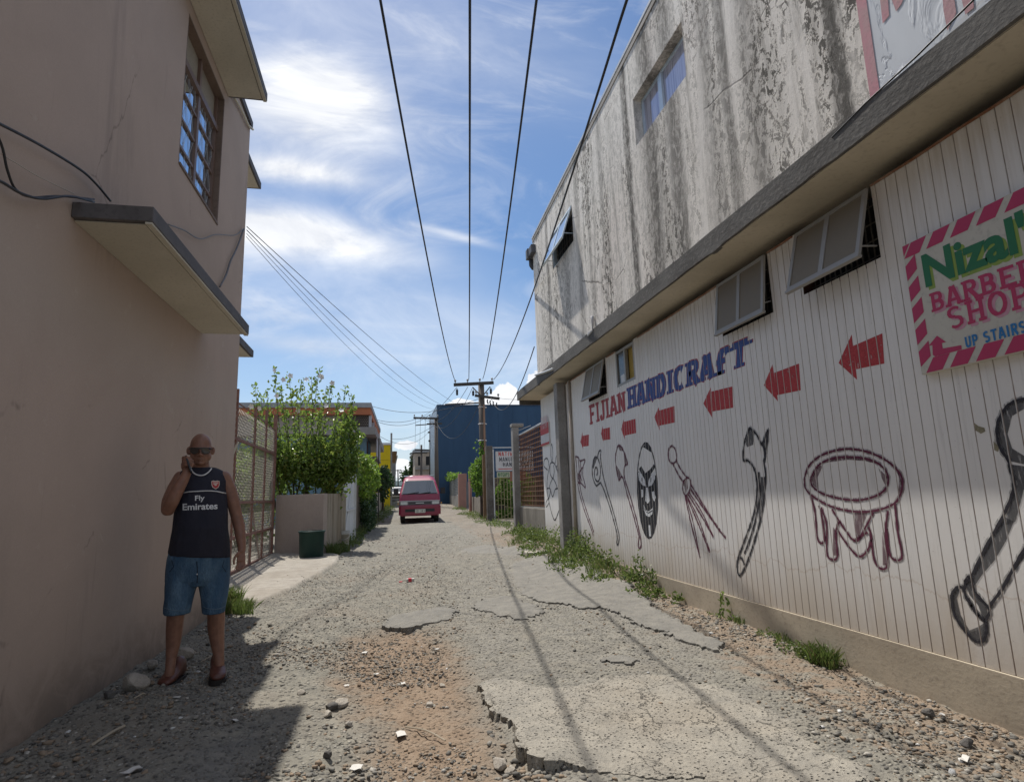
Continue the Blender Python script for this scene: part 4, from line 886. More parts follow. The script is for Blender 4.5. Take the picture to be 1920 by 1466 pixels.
b = MB(); b.box(SX, XR-.002, sy1, sy0, sz0, sz1); b.build('board', surf('cream_board', (.56, .54, .47), (.52, .50, .44), .6, 2, 30, .08), bs, bevel=.003)
P_PINK = plain('pink_sign_paint', (.44, .035, .11), .6); P_LPINK = plain('light_pink_paint', (.55, .28, .36), .6); P_GREEN = plain('green_sign_paint', (.015, .15, .06), .55); P_LIME = plain('lime_sign_paint', (.24, .34, .06), .6); P_SBLUE = plain('blue_sign_paint', (.02, .17, .42), .6)
def sy(px, py): p = onX(px, py, SX-.002); return np.array([p[1], p[2]])
cs = lambda x_, y_: sy(1680+x_*.2661, 330+y_*.2661)
b = MB(); bw = .092; sl = .055
def bd(pts, l=.0012): b.poly([(SX-l, y_, z_) for y_, z_ in pts])
x_ = sy0-.02
n_ = 0
while x_-.19 > sy1:
    for z_ in (sz1-bw, sz0+.004):
        o_ = .0 if z_ > sz0+.1 else .03
        bd([(x_-o_-.06+.01, z_+bw-.004), (x_-o_-.06-.105, z_+bw-.004), (x_-o_-.105+sl-.05, z_), (x_-o_+sl-.06+.02, z_)])
    x_ -= .165
z_ = sz0+.05
while z_+.16 < sz1-.02:
    bd([(sy0-.004, z_), (sy0-.004, z_+.10), (sy0-bw+.006, z_+.155), (sy0-bw+.006, z_+.055)]); z_ += .145
bd([(sy0-.004, sz1-.004), (sy0-.06, sz1-.004), (sy0-.004, sz1-.075)]); b.build('striped_border', P_PINK, bs, fixn=True)
def sign_text(v, f, org, sc, mat, lift, dx=0., dz=0.):
    b = MB(); b.add([(SX-lift, org[0]-q[0]*sc[0]-dx, org[1]+q[1]*sc[1]+q[0]*sc[2]+dz) for q in v], f); b.build('lettering', mat, bs)
v, f = text_mesh("Nizal's", .035); wN = max(q[0] for q in text_mesh("Nizal", .035)[0])
o_ = cs(198, 782); e_ = cs(862, 530); top = cs(163, 565); sc = ((o_[0]-e_[0])/wN, (top[1]-o_[1])/.73, (e_[1]-o_[1])/wN)
sign_text(v, f, o_, sc, P_LIME, .0008, .018, -.022); sign_text(v, f, o_, sc, P_GREEN, .0022)
def stroke_sign(text, bl, br, tl, w, serif, mat, lift, dx=0, dz=0, gap=.1):
    o_ = cs(*bl); e_ = cs(*br); t_ = cs(*tl); L, tot = strokes(text, w, serif, gap); h = t_[1]-o_[1]; b = MB()
    for i, l in enumerate(L):
        for k, q in enumerate(l): b.poly([(SX-lift-.00006*(k % 8), o_[0]+(e_[0]-o_[0])*a/tot-dx, o_[1]+h*b_+(e_[1]-o_[1])*a/tot+dz) for a, b_ in q])
    b.build('lettering', mat, bs)
for mat, l_, dx, dz in ((P_LPINK, .0009, .016, -.016), (P_PINK, .0024, 0, 0)):
    stroke_sign('BARBER', (252, 962), (1005, 715), (240, 830), .24, .42, mat, l_, dx, dz)
    stroke_sign('SHOP', (368, 1092), (975, 905), (352, 935), .2, .4, mat, l_, dx, dz)
stroke_sign('UP STAIRS', (492, 1212), (925, 1098), (476, 1138), .3, 0, P_SBLUE, .0022)
b = MB(); bd([cs(*p) for p in ((228, 1198), (288, 1125), (352, 1170))]); bd([cs(*p) for p in ((255, 1190), (322, 1175), (330, 1222), (330, 1258), (275, 1272), (258, 1260))], .0013); bd([cs(*p) for p in ((330, 1215), (460, 1192), (463, 1222), (330, 1258))], .0014); b.build('arrow', P_PINK, bs, fixn=True)
# small red and white sign near the far end of the wall
ws = thing('wall_sign', 'small red and white sign on the end of the planked wall beyond the grey column', 'sign', (XR, 12.4, 2))
f = lambda px, py: onX(px, py, XR-.03)
a1, a2, a3, a4 = f(1013, 800), f(1028, 788), f(1028, 832), f(1013, 838)
ya, yb = a1[1], a2[1]; z0 = (a3[2]+a4[2])/2; z1 = (a1[2]+a2[2])/2; SWHITE = surf('worn_white_sign', (.60, .60, .60), (.52, .50, .50), .7, 5, 40); SRED = plain('red_sign_paint', (.42, .05, .05), .6)
b = MB(); b.box(XR-.03, XR-.002, min(ya, yb), max(ya, yb), z0, z1); b.build('board', SWHITE, ws)
b = MB(); hz = z0+.5*(z1-z0); yl, yh = min(ya, yb), max(ya, yb); X_ = XR-.032
b.poly([(X_, yl, hz), (X_, yh, hz), (X_, yh, z1), (X_, yl, z1)]); b.poly([(X_, yl, z0), (X_, yh, z0), (X_, yh, z0+.05), (X_, yl, z0+.05)]); b.build('red_band', SRED, ws)
b = MB()
for txt, zz0, hh, mt in (('FIJIAN', hz+.12, .28, 0),):
    L, tot = strokes(txt, .22, 0, .12)
    for l in L:
        for q in l: b.poly([(X_-.002, yh-.08-(yh-yl-.16)*a/tot, zz0+hh*c_) for a, c_ in q])
b.build('lettering', plain('pale_pink_letters', (.55, .35, .34), .7), ws)
# ------------------------------------------------------------ left side beyond the plastered building
RUST = surf('red_brown_gate_paint', (.19, .095, .075), (.24, .14, .11), .75, 8, 60, .2, .004)
MESHM = plain('dull_wire_mesh', (.26, .24, .20), .6, .3)
GX = -2.62
g = thing('mesh_gate', 'tall rust red framed wire mesh gate across the yard entrance behind the man', 'gate', (GX, 11.5, .05))
z7 = lambda x_, y_: (420+x_*.2661, 720+y_*.2661)
def gz(x_, y_): p = onX(*z7(x_, y_), GX); return p
GY1 = 14.72; GZ0 = .12; GZ1 = 2.42; GZT = 3.02
b = MB(); 
b.box(GX-.04, GX+.04, GY1-.04, GY1+.04, .0, 3.35); b.build('post', RUST, g)
b = MB(); b.box(GX-.04, GX+.04, 8.36, 8.44, .0, 3.35); b.build('post', RUST, g)
vb = [9.7, 11.05, 12.55, 13.65]
for i, y_ in enumerate(vb):
    b = MB(); b.box(GX-.025, GX+.025, y_-.025, y_+.025, GZ0, 3.3 if i % 2 else 3.2); b.build('upright', RUST, g)
for z_ in (GZ0+.02, .72, 1.32, GZ1):
    b = MB(); b.box(GX-.022, GX+.022, 8.44, GY1-.04, z_-.025, z_+.025); b.build('rail', RUST, g)
b = MB(); b.bar((GX+.005, 8.45, 3.12), (GX+.005, GY1-.04, 2.98), .018); b.build('rail', RUST, g)
b = MB(); b.bar((GX+.03, 11.1, GZ1-.06), (GX+.03, 9.8, 1.35), .03); b.build('brace', plain('pale_brace', (.4, .34, .24), .7), g)
b = MB(); b.bar((GX-.02, 13.6, .15), (GX-.02, 12.6, 1.3), .03); b.bar((GX-.02, 11., 1.3), (GX-.02, 9.8, .2), .03); b.build('brace', RUST, g)
b = MB()                                              # expanded metal: crossing diagonals between every pair of uprights
st = .105
for y0, y1 in zip([8.44]+vb, vb+[GY1-.04]):
    for (za, zb) in ((GZ0+.04, .70), (.74, 1.30), (1.34, GZ1-.03), (GZ1+.03, 2.97)):
        h = zb-za; k = -int(h/st)-1
        while y0+k*st < y1+h:
            for sg in (1, -1):
                ya, yb = (y0+k*st, y0+k*st+h) if sg > 0 else (y0+k*st, y0+k*st-h)
                a0, a1 = ya, yb; zA, zB = za, zb
                def cl_(yv, zv, yo, zo):
                    if yv < y0: f_ = (y0-yv)/(yo-yv); return y0, zv+(zo-zv)*f_
                    if yv > y1: f_ = (y1-yv)/(yo-yv); return y1, zv+(zo-zv)*f_
                    return yv, zv
                if max(ya, yb) <= y0 or min(ya, yb) >= y1: continue
                p = cl_(ya, zA, yb, zB); q = cl_(yb, zB, ya, zA)
                if abs(p[0]-q[0]) > .02: b.bar((GX+.004*sg, *p), (GX+.004*sg, *q), .006, .004)
            k += 1
mesh_o = b.build('mesh_panel', MESHM, g)
b = MB(); b.box(-2.9, GX+.09, 8.32, GY1+.1, -.1, .105); solo(b, 'kerb', surf('apron_concrete', (.42, .385, .33), (.34, .31, .27), .95, 2, 30, .3), 'low pale concrete sill running under the red mesh gate', 'kerb', bevel=.012)

BEIGE = surf('beige_wall_paint', (.40, .335, .29), (.34, .285, .25), .9, 1.2, 40, .2, .006)
wz = .93+.1
b = MB(); A = (-2.57, 14.84); Bq = (-1.43, 14.14)
wb = thing('boundary_wall', 'plain beige rendered garden wall behind the green bin', 'wall', (-2, 14.4, 0))
d_ = np.array(Bq)-np.array(A); nn = np.array([d_[1], -d_[0]])/np.linalg.norm(d_); nn = -nn if nn[1] < 0 else nn
q = [A, Bq, tuple(np.array(Bq)+nn*.14), tuple(np.array(A)+nn*.14)]; zt = onY(610, 925, 14.14)[2]
b.hexa([(x_, y_, -.1) for x_, y_ in q]+[(x_, y_, zt) for x_, y_ in q]); b.build('wall', BEIGE, wb, bevel=.01)
STAIN = surf('stained_grey_fence', (.36, .32, .26), (.24, .20, .15), .95, 1.2, 14, .4, .015, (6, 6, .35), c3=(.11, .095, .075))
b = MB(); p0 = np.array([-1.40, 14.22]); p1 = np.array([-1.07, 15.9]); n = 40
ring = lambda p, k: p+np.array([.02*math.sin(k*1.9), 0])
b.loft([[(*(ring(p0+(p1-p0)*k/n, k)), -.05), (*(ring(p0+(p1-p0)*k/n, k)), zt+.0), (*(ring(p0+(p1-p0)*k/n, k)+[-.05, 0]), zt), (*(ring(p0+(p1-p0)*k/n, k)+[-.05, 0]), -.05)] for k in range(n+1)])
solo(b, 'corrugated_fence', STAIN, 'water stained corrugated fence running along the alley from the beige wall', 'fence', fixn=True)
WSHEET = surf('white_sheet_gate', (.56, .57, .57), (.45, .46, .46), .6, 2, 30, .15, .006, (1, 1, .4))
wg = thing('sheet_gate', 'white metal sheet gate standing ajar beyond the corrugated fence', 'gate', (-1, 17, .1))
b = MB(); zt2 = onY(655, 868, 16.4)[2]
b.hexa([(-1.17, 16.0, .16), (-1.13, 16.0, .16), (-.98, 17.9, .16), (-1.02, 17.9, .16), (-1.17, 16., zt2), (-1.13, 16., zt2), (-.98, 17.9, zt2+.1), (-1.02, 17.9, zt2+.1)]); b.build('sheet', WSHEET, wg)
b = MB(); b.bar((-1.12, 16.05, .3), (-.965, 17.85, zt2), .035); b.build('brace', METALCAP, wg)
b = MB(); b.bar((-1.12, 16.02, 1.02), (-.965, 17.88, 1.05), .05); b.build('rail', METALCAP, wg)
b = MB(); b.box(-.99, -.91, 17.92, 18.0, .0, zt2+.12); b.build('post', METALCAP, wg)
# dark board fence behind the vine
b = MB(); q = [(-.95, 18.2), (-.80, 25.), (-.86, 25.), (-1.01, 18.2)]; b.hexa([(x_, y_, 0) for x_, y_ in q]+[(x_, y_, 1.75) for x_, y_ in q]); solo(b, 'board_fence', surf('dark_boards', (.11, .085, .065), (.16, .13, .10), .95, 2, 20, .4, .01, (4, 4, .4)), 'dark weathered board fence under the bright green vine', 'fence')
b = MB(); q = [(-.76, 25.3), (-.35, 43.), (-.5, 43.), (-.91, 25.3)]; b.hexa([(x_, y_, .1+.02*(y_-20)) for x_, y_ in q]+[(x_, y_, 1.35+.02*(y_-20)) for x_, y_ in q]); solo(b, 'street_wall', STAIN, 'low stained concrete wall along the alley beyond the vine', 'wall')
# green bin and white bucket
BINM = surf('dark_green_plastic', (.008, .038, .032), (.007, .03, .026), .5, 3, 30, .08, .004, c3=(.014, .045, .038))
bc = onG(581, 1050); bc = (bc[0], bc[1]+.22, GZ(bc[0], bc[1]+.22)); hb = onY(581, 995, bc[1])[2]-bc[2]
bn = thing('plastic_bin', 'dark green round plastic bin standing open by the beige wall', 'bin', bc)
b = MB(); b.lathe(bc, [(.235, -.05), (.245, .0), (.262, hb-.05), (.27, hb-.045), (.27, hb-.01), (.262, hb), (.245, hb), (.24, hb-.06), (.2, .03), (.01, .03)], 28); b.build('body', BINM, bn, smooth=True)
b = MB(); b.tube([(bc[0]+.276*math.cos(a), bc[1]+.276*math.sin(a), bc[2]+hb-.01) for a in np.linspace(0, 2*math.pi, 33)], .011, 6, False); b.build('rim', BINM, bn, smooth=True)
kc = onG(641, 1029); kc = (kc[0]+.03, kc[1]+.12, GZ(kc[0], kc[1])); hk = onY(641, 995, kc[1])[2]-kc[2]
kb = thing('paint_bucket', 'white plastic bucket with dark inside standing beside the weeds', 'bucket', kc)
b = MB(); b.lathe(kc, [(.115, 0), (.12, .01), (.15, hk*.8), (.156, hk*.8), (.156, hk*.84), (.152, hk*.84), (.158, hk), (.147, hk), (.142, hk*.9), (.11, .05), (.01, .05)], 24); b.build('body', surf('dirty_white_plastic', (.50, .49, .45), (.40, .38, .33), .55, 6, 40), kb, smooth=True)
b = MB(); b.lathe((kc[0], kc[1], kc[2]+hk*.88), [(.14, 0), (.01, .004)], 20); b.build('dark_disc', DARKIN, kb)  # near-black disc closing the bucket a little below its rim
b = MB(); b.tube([(kc[0]+.165*math.cos(a), kc[1]-.02-.15*abs(math.sin(a)), kc[2]+hk*.85-.14*math.sin(a)) for a in np.linspace(0, math.pi, 14)], .005, 5); b.build('handle', METALCAP, kb)

# ------------------------------------------------------------ houses further up on the left
def pY(px, py, Y): return onY(px, py, Y)
ORANGE = surf('orange_fascia', (.42, .15, .07), (.36, .13, .065), .8, 2, 30); GREYROOF = surf('grey_roof_sheet', (.30, .31, .32), (.24, .25, .26), .6, 2, 20)
TEAL = surf('teal_blue_wall', (.15, .24, .30), (.12, .20, .26), .85, 1.5, 20); PALECOL = plain('pale_column_paint', (.42, .42, .44), .8)
ob = thing('shop_house', 'two storey house with orange fascia, dark breeze block screen and teal lower wall', 'building', (-3, 28, .3))
Y0 = 28.; xr, zt = pY(697, 757, Y0)[0], pY(697, 757, Y0)[2]; zo = pY(697, 770, Y0)[2]; zb_ = pY(697, 803, Y0)[2]; zs_ = pY(697, 815, Y0)[2]; xl = -7.5; x2 = xr+.32; Y1 = 38.
def skew(b): b.v = [(x_+(y_-Y0)*.027, y_, z_) for x_, y_, z_ in b.v]; return b
b = MB(); b.box(xl, xr-.12, Y0, Y1, zs_+.02, zo-.02); skew(b).build('upper_wall', surf('dim_cream_wall', (.33, .29, .26), (.28, .25, .22), .85), ob)
b = MB(); b.box(xl-.1, xr+.0, Y0-.35, Y1+.3, zo+.1, zt); skew(b).build('roof', GREYROOF, ob)
b = MB(); b.box(xl-.05, xr-.03, Y0-.28, Y1+.2, zo-.22, zo+.098); skew(b).build('fascia', ORANGE, ob)
b = MB(); bx0 = pY(640, 790, Y0)[0]; b.box(bx0, xr-.14, Y0-.05, Y0-.03, zb_+.05, zo-.24); bk = skew(b).build('screen_backing', surf('dark_screen', (.035, .03, .028), (.05, .045, .04), .9), ob)
b = MB(); nx_ = 13; nz_ = 7
for i in range(nx_+1):
    x_ = bx0+(xr-.14-bx0)*i/nx_
    for k in range(nz_):
        za = zb_+.05+(zo-.29-zb_)*(k+.0)/nz_; zc_ = zb_+.05+(zo-.29-zb_)*(k+1.)/nz_
        o_ = .5*(xr-.14-bx0)/nx_ if k % 2 else 0
        if x_+o_ < xr-.14: b.box(x_+o_-.012, x_+o_+.012, Y0-.09, Y0-.052, za, zc_)
for k in range(nz_+1):
    z_ = zb_+.05+(zo-.29-zb_)*k/nz_; b.box(bx0, xr-.14, Y0-.10, Y0-.091, z_-.014, z_+.014)
skew(b).build('breeze_block_screen', surf('brown_block', (.19, .155, .13), (.14, .115, .1), .9), ob)
for y_ in (Y0+.0, Y0+2.6, Y0+5.4, Y0+8.2, Y0+11.): b = MB(); b.box(xr-.12, xr+.0, y_-.08, y_+.1, zs_+.02, zo-.23); skew(b).build('column', PALECOL, ob)
b = MB(); b.box(bx0-.6, xr+.22, Y0-.75, Y1, zs_-.06, zb_-.02); skew(b).build('canopy', surf('canopy_concrete', (.30, .28, .27), (.22, .21, .2), .9), ob)
b = MB(); b.box(xl, xr-.25, Y0+.3, Y0+4, -.2, zs_-.07); skew(b).build('lower_wall', TEAL, ob)
b = MB(); b.box(xr-.24, xr-.23, Y0+.6, Y0+1.5, pY(690, 857, Y0)[2]-1.2, zs_-.2); skew(b).build('door', surf('brown_door', (.07, .04, .035), (.05, .03, .025), .7), ob)
b = MB(); b.box(xr-.75, xr-.68, Y0+.22, Y0+.29, .0, zs_-.08); skew(b).build('drainpipe', PALECOL, ob)
zbal = pY(700, 858, Y0+2)[2]
b = MB(); b.box(xr-.22, xr+.22, Y0+1, Y0+5.5, zbal-.09, zbal); bal = skew(b).build('balcony', surf('balcony_slab', (.26, .22, .19), (.2, .17, .15), .9), ob)
b = MB()
for k in range(22): y_ = Y0+1.05+k*.195; b.box(xr+.17, xr+.2, y_, y_+.12, zbal+.002, zbal+.95)
b.box(xr+.16, xr+.21, Y0+1, Y0+5.4, zbal+.952, zbal+1.0); skew(b).build('railing', PALECOL, bal)
b = MB(); b.bar((xr+.3, Y0+.9, 0), (xr+.3, Y0+.9, zs_-.07), .05); skew(b).build('post', plain('dark_post', (.05, .045, .04), .8), ob)

YELLOW = surf('yellow_wall', (.62, .46, .012), (.55, .40, .012), .8, 1.5, 20, .1, c3=(.48, .35, .02))
yb_ = thing('yellow_building', 'bright yellow blank walled building further up the alley', 'building', (-2, 45, .7))
Y0 = 45.; xr2 = pY(732, 840, Y0)[0]; z1 = pY(732, 834, Y0)[2]
b = MB(); b.box(-7, xr2, Y0, Y0+16, -.2, z1); b.build('wall', YELLOW, yb_)
b = MB(); b.box(-7.1, xr2+.03, Y0-.1, Y0+16.1, z1+.003, z1+.16); b.build('roof', METALCAP, yb_)
for k in (1, 2): b = MB(); z_ = z1-1.1*k; b.box(-6.9, xr2-.05, Y0-.02, Y0-.003, z_-.03, z_); b.build('wall_joint', surf('yellow_joint', (.40, .29, .02), (.35, .25, .02)), yb_)
b = MB(); b.box(xr2+.003, xr2+.14, Y0+.1, Y0+.5, .2, z1+.9); b.build('end_pier', GREYCONC, yb_)
b = MB(); b.box(xr2+.15, xr2+.5, Y0+1, Y0+14, z1-.55, z1-.4); b.build('eave', surf('brown_eave', (.25, .15, .09), (.2, .12, .08)), yb_)
gb = thing('grey_building', 'narrow grey building seen past the end of the yellow one', 'building', (0, 66, 1))
b = MB(); x1 = pY(742, 860, 66)[0]; b.box(-5, x1, 66, 80, 0, pY(742, 857, 66)[2]); b.build('wall', surf('grey_blue_wall', (.17, .18, .20), (.14, .15, .17)), gb)
b = MB(); zz_ = pY(742, 857, 66)[2]; b.box(-5.1, x1+.2, 65.8, 80.2, zz_+.003, zz_+.2); b.build('roof', GREYROOF, gb)
for k in range(3): b = MB(); b.box(x1+.002, x1+.03, 67+k*4, 69+k*4, zz_-1.8, zz_-.7); b.build('window', DARKIN, gb)
# ------------------------------------------------------------ right side, far
BLUE = surf('navy_cladding', (.028, .066, .125), (.034, .078, .145), .7, 1.2, 6, .15, .02, (1, 1, .25), c3=(.03, .065, .12))
bb = thing('navy_warehouse', 'large dark blue windowless building behind the utility pole', 'building', (9, 50, .8))
Y0 = 48.; xl = pY(820, 800, Y0)[0]; zt = pY(820, 761, Y0)[2]
b = MB(); b.box(xl, xl+17, Y0, Y0+9, -.2, zt); b.v = [(x_, y_, z_ if z_ < 1 else z_+(x_-xl)*.0) for x_, y_, z_ in b.v]; b.build('wall', BLUE, bb)
b = MB(); b.box(xl-.03, xl+17.1, Y0-.05, Y0+9.05, zt+.003, zt+.10); b.build('roof', surf('navy_capping', (.03, .06, .12), (.03, .06, .12)), bb)
b = MB(); b.box(xl-.05, xl-.003, Y0+.02, Y0+9, .5, zt-.02); b.build('side_cladding', surf('pale_blue_side', (.27, .33, .40), (.22, .28, .35), .6), bb)
for k in range(13): b = MB(); x_ = xl+.05+k*1.25; b.box(x_, x_+.025, Y0-.012, Y0-.002, 0, zt); b.build('cladding_rib', BLUE, bb)
eb = thing('beige_building', 'weathered beige building at the far end of the alley behind the van', 'building', (6, 88, 1.3))
Y0 = 88.; xa, xb = pY(778, 870, Y0)[0], pY(808, 870, Y0)[0]; zt = pY(790, 848, Y0)[2]
b = MB(); b.box(xa, xb+4, Y0, Y0+14, 0, zt); b.build('wall', surf('weathered_beige', (.38, .32, .26), (.27, .23, .19), .9, .5, 4, .2), eb)
b = MB(); b.box(xa-.3, xb+4, Y0-.4, Y0+14, zt+.003, zt+.35); b.build('roof', GREYROOF, eb)
for k in range(2):
    b = MB(); x_ = xa+.45+k*1.15; b.box(x_, x_+.6, Y0-.04, Y0-.004, zt-1.9, zt-.6); b.build('window', DARKIN, eb)
b = MB(); b.box(xa-.02, xb, Y0-.45, Y0-.003, zt-2.5, zt-2.3); b.build('canopy', GREYCONC, eb)

# fences, posts and gates on the right
FX = 3.58
lf = thing('lattice_fence', 'rusty brown lattice screen on a low concrete wall at the end of the planked building', 'fence', (FX, 14.8, 0))
zl0 = onX(972, 948, FX)[2]; zl1 = onX(972, 821, FX)[2]; zl2 = onX(1008, 803, FX)[2]
b = MB(); b.box(FX-.05, FX+.12, 13.0, 16.08, -.2, zl0-.04); b.build('base_wall', surf('mossy_concrete', (.26, .235, .20), (.16, .145, .12), .95, 2, 14, .4, .015, (1, 1, .4), c3=(.09, .085, .07)), lf, bevel=.01)
b = MB(); b.box(FX-.03, FX+.1, 13.0, 16.08, zl0-.037, zl0-.003); b.build('cap_rail', surf('pale_cap', (.4, .38, .34), (.3, .28, .25)), lf)
LATT = surf('rust_brown_lattice', (.20, .10, .055), (.135, .07, .045), .9, 4, 40)
b = MB(); ny = 17; nz = 17
for k in range(ny):
    y_ = 13.05+(16.0-13.05)*k/(ny-1); b.box(FX-.012, FX+.012, y_-.016, y_+.016, zl0, zl1+(zl2-zl1)*0+.04)
for k in range(nz):
    z_ = zl0+.03+(zl1-zl0)*k/(nz-1); b.box(FX-.026, FX-.012, 13.0, 16.06, z_-.012, z_+.012)
b.build('lattice', LATT, lf)
b = MB(); b.bar((FX-.01, 16.1, zl1+.06), (FX-.01, 12.95, zl1+.10), .035); b.build('top_rail', METALCAP, lf)
pp = thing('gate_post', 'tall square concrete post at the free end of the brown lattice screen', 'post', (3.5, 16.2, .2))
b = MB(); b.box(3.40, 3.575, 16.1, 16.35, -.1, onY(968, 800, 16.1)[2]); b.build('shaft', GREYCONC, pp, bevel=.015)
b = MB(); b.box(3.38, 3.72, 16.08, 16.37, onY(968, 800, 16.1)[2]+.002, onY(968, 796, 16.1)[2]+.03); b.build('cap', GREYCONC, pp, bevel=.015)
b = MB(); b.bar((3.6, 16.2, onY(968, 806, 16.1)[2]), (3.95, 16.2, onY(985, 797, 16.1)[2]), .02); b.build('bracket', METALCAP, pp)
gp = thing('gate_post', 'dark blotched concrete gate post left of the native handicraft sign', 'post', (4.1, 24.5, .2))
b = MB(); x0, x1 = onY(913, 900, 24.5)[0], onY(925, 900, 24.5)[0]; b.box(x0, x1, 24.5, 24.8, .0, onY(918, 836, 24.5)[2]); b.build('shaft', surf('blotched_concrete', (.13, .115, .10), (.07, .062, .055), .95, 1.6, 14, .4, .015, c3=(.2, .21, .22)), gp, bevel=.012)
b = MB(); b.box(x1+.002, x1+.05, 24.52, 24.58, .1, onY(918, 842, 24.5)[2]); b.build('hinge_post', METALCAP, gp)
def board_sign(Y, px0, px1, py0, py1, name, label, rows, bm, extra=None):
    a = onY(px0, py1, Y); c = onY(px1, py0, Y); s_ = thing(name, label, 'sign', (a[0], Y, a[2]))
    b = MB(); b.box(a[0], c[0], Y, Y+.03, a[2], c[2]); b.build('board', bm, s_)
    for txt, u0, u1, v0, v1, wd, mat in rows:
        L, tot = strokes(txt, wd, 0, .16); b = MB(); W_ = c[0]-a[0]; H_ = c[2]-a[2]
        for l in L:
            for k, q in enumerate(l): b.poly([(a[0]+W_*(u0+(u1-u0)*p/tot), Y-.004-.0002*(k % 6), a[2]+H_*(v0+(v1-v0)*r_)) for p, r_ in q])
        b.build('lettering', mat, s_)
    if extra:
        u0, u1, v0, v1, mat = extra; b = MB(); W_ = c[0]-a[0]; H_ = c[2]-a[2]
        b.poly([(a[0]+W_*u0, Y-.003, a[2]+H_*v0), (a[0]+W_*u1, Y-.003, a[2]+H_*v0), (a[0]+W_*u1, Y-.003, a[2]+H_*v1), (a[0]+W_*u0, Y-.003, a[2]+H_*v1)]); b.build('red_band', mat, s_)
    return s_
INK = plain('black_sign_ink', (.03, .035, .05), .7); REDINK = plain('red_sign_ink', (.45, .04, .03), .7); GREENINK = plain('green_sign_ink', (.03, .16, .05), .7)
board_sign(24.62, 930, 1000, 845, 883, 'handicraft_sign', 'white board reading native manufacturers in red and black hanging in the gateway', [('NATIVE', .07, .52, .76, .97, .24, REDINK), ('MANUFACTURER', .09, .98, .48, .70, .22, INK), ('HANDICRAFT', .18, .97, .22, .43, .24, INK)], SWHITE, (.06, .94, .08, .12, REDINK))
board_sign(24.63, 932, 956, 884, 895, 'small_sign', 'small pale board with green letters under the native handicraft sign', [('NITGAYS', .08, .94, .18, .82, .28, GREENINK)], surf('pale_green_board', (.45, .47, .36), (.4, .4, .3)))
b = MB(); a = onY(957, 902, 24.63); c = onY(985, 883, 24.63); b.box(a[0], c[0], 24.63, 24.66, a[2], c[2]); solo(b, 'small_sign', surf('rust_red_board', (.36, .16, .10), (.28, .13, .09)), 'rust red board beside the small green lettered one', 'sign')
og = thing('ornamental_gate', 'metal gate with ornamental rectangular bars in the gateway under the signs', 'gate', (4.8, 24.7, .2))
BARS = plain('dull_yellow_bars', (.28, .25, .13), .6); xa, xb = onY(927, 900, 24.7)[0], onY(1003, 900, 24.7)[0]; za, zb2 = .35, onY(940, 897, 24.7)[2]
b = MB(); nx_ = 13
for k in range(nx_+1): x_ = xa+(xb-xa)*k/nx_; b.bar((x_, 24.7, za), (x_, 24.7, zb2), .022)
rng = np.random.RandomState(5)
for k in range(nx_):
    for r_ in range(5):
        z_ = za+(zb2-za)*(r_+rng.uniform(.15, .85))/5; x0 = xa+(xb-xa)*k/nx_; b.bar((x0+.011, 24.7, z_), (x0+(xb-xa)/nx_-.011, 24.7, z_), .02)
b.build('bars', BARS, og)
b = MB(); b.bar((xa, 24.7, zb2+.02), (xb, 24.7, zb2+.02), .035); b.bar((xa, 24.7, za-.02), (xb, 24.7, za-.02), .035); b.build('frame', BARS, og)
b = MB(); zr = onY(940, 839, 24.7)[2]; b.bar((xa-.05, 24.7, zr), (xb, 24.7, zr), .04); b.build('top_rail', METALCAP, og)
# low wall with ivy, wooden strut, pink posts, louvre fence
lw_ = [onG(884, 957), onG(912, 972)]
b = MB(); p0, p1 = lw_[0][:2], lw_[1][:2]; zt = onY(905, 931, p1[1])[2]; q = [p0, p1, p1+[.25, .05], p0+[.25, .05]]
b.hexa([(x_, y_, -.1) for x_, y_ in q]+[(x_, y_, zt) for x_, y_ in q]); solo(b, 'low_wall', surf('weathered_low_wall', (.30, .275, .23), (.19, .17, .145), .95, 2, 14, .4, .015, (1, 1, .4)), 'low weathered concrete wall under the ivy by the utility pole', 'wall')
b = MB(); b.box(onY(906, 900, 25.2)[0], onY(914, 900, 25.2)[0], 25.2, 25.4, .2, onY(908, 852, 25.2)[2]); solo(b, 'timber_post', surf('brown_timber', (.20, .125, .07), (.15, .095, .055), .9, 3, 20, .3, .01, (6, 6, .5)), 'brown timber post against the foot of the utility pole', 'post')
PINKP = surf('terracotta_paint', (.34, .185, .145), (.28, .155, .125), .85, 2, 30)
def post_at(px0, px1, py0, Y, label, mat, name='gate_pillar'):
    b = MB(); x0, x1 = onY(px0, py0, Y)[0], onY(px1, py0, Y)[0]; b.box(x0, x1, Y, Y+.5, 0, onY(px0, py0, Y)[2]); return solo(b, name, mat, label, 'pillar', bevel=.02)
post_at(860, 875, 888, 37.5, 'wide terracotta gate pillar beside the louvre fence', PINKP)
post_at(880, 884, 883, 33., 'slim terracotta gate pillar beside the ivy', PINKP)
b = MB(); b.box(onY(874, 900, 36)[0], onY(879, 900, 36)[0], 36, 36.05, .6, onY(874, 903, 36)[2]); solo(b, 'metal_door', surf('grey_metal_door', (.14, .15, .16), (.11, .12, .13), .6), 'narrow grey metal door between the two terracotta pillars', 'door')
lv = thing('louvre_fence', 'grey slatted fence on a concrete base beyond the terracotta pillar', 'fence', (4.9, 42, .8))
p0 = np.array([onY(861, 930, 38.)[0], 38.]); p1 = np.array([onY(838, 930, 52.)[0], 52.])
b = MB(); q = [p0, p1, p1+[.15, 0], p0+[.15, 0]]; zA = onY(861, 928, 38.)[2]; b.hexa([(x_, y_, .2) for x_, y_ in q]+[(x_, y_, zA) for x_, y_ in q]); b.build('base_wall', GREYCONC, lv)
b = MB(); zB = onY(861, 893, 38.)[2]; n = 11
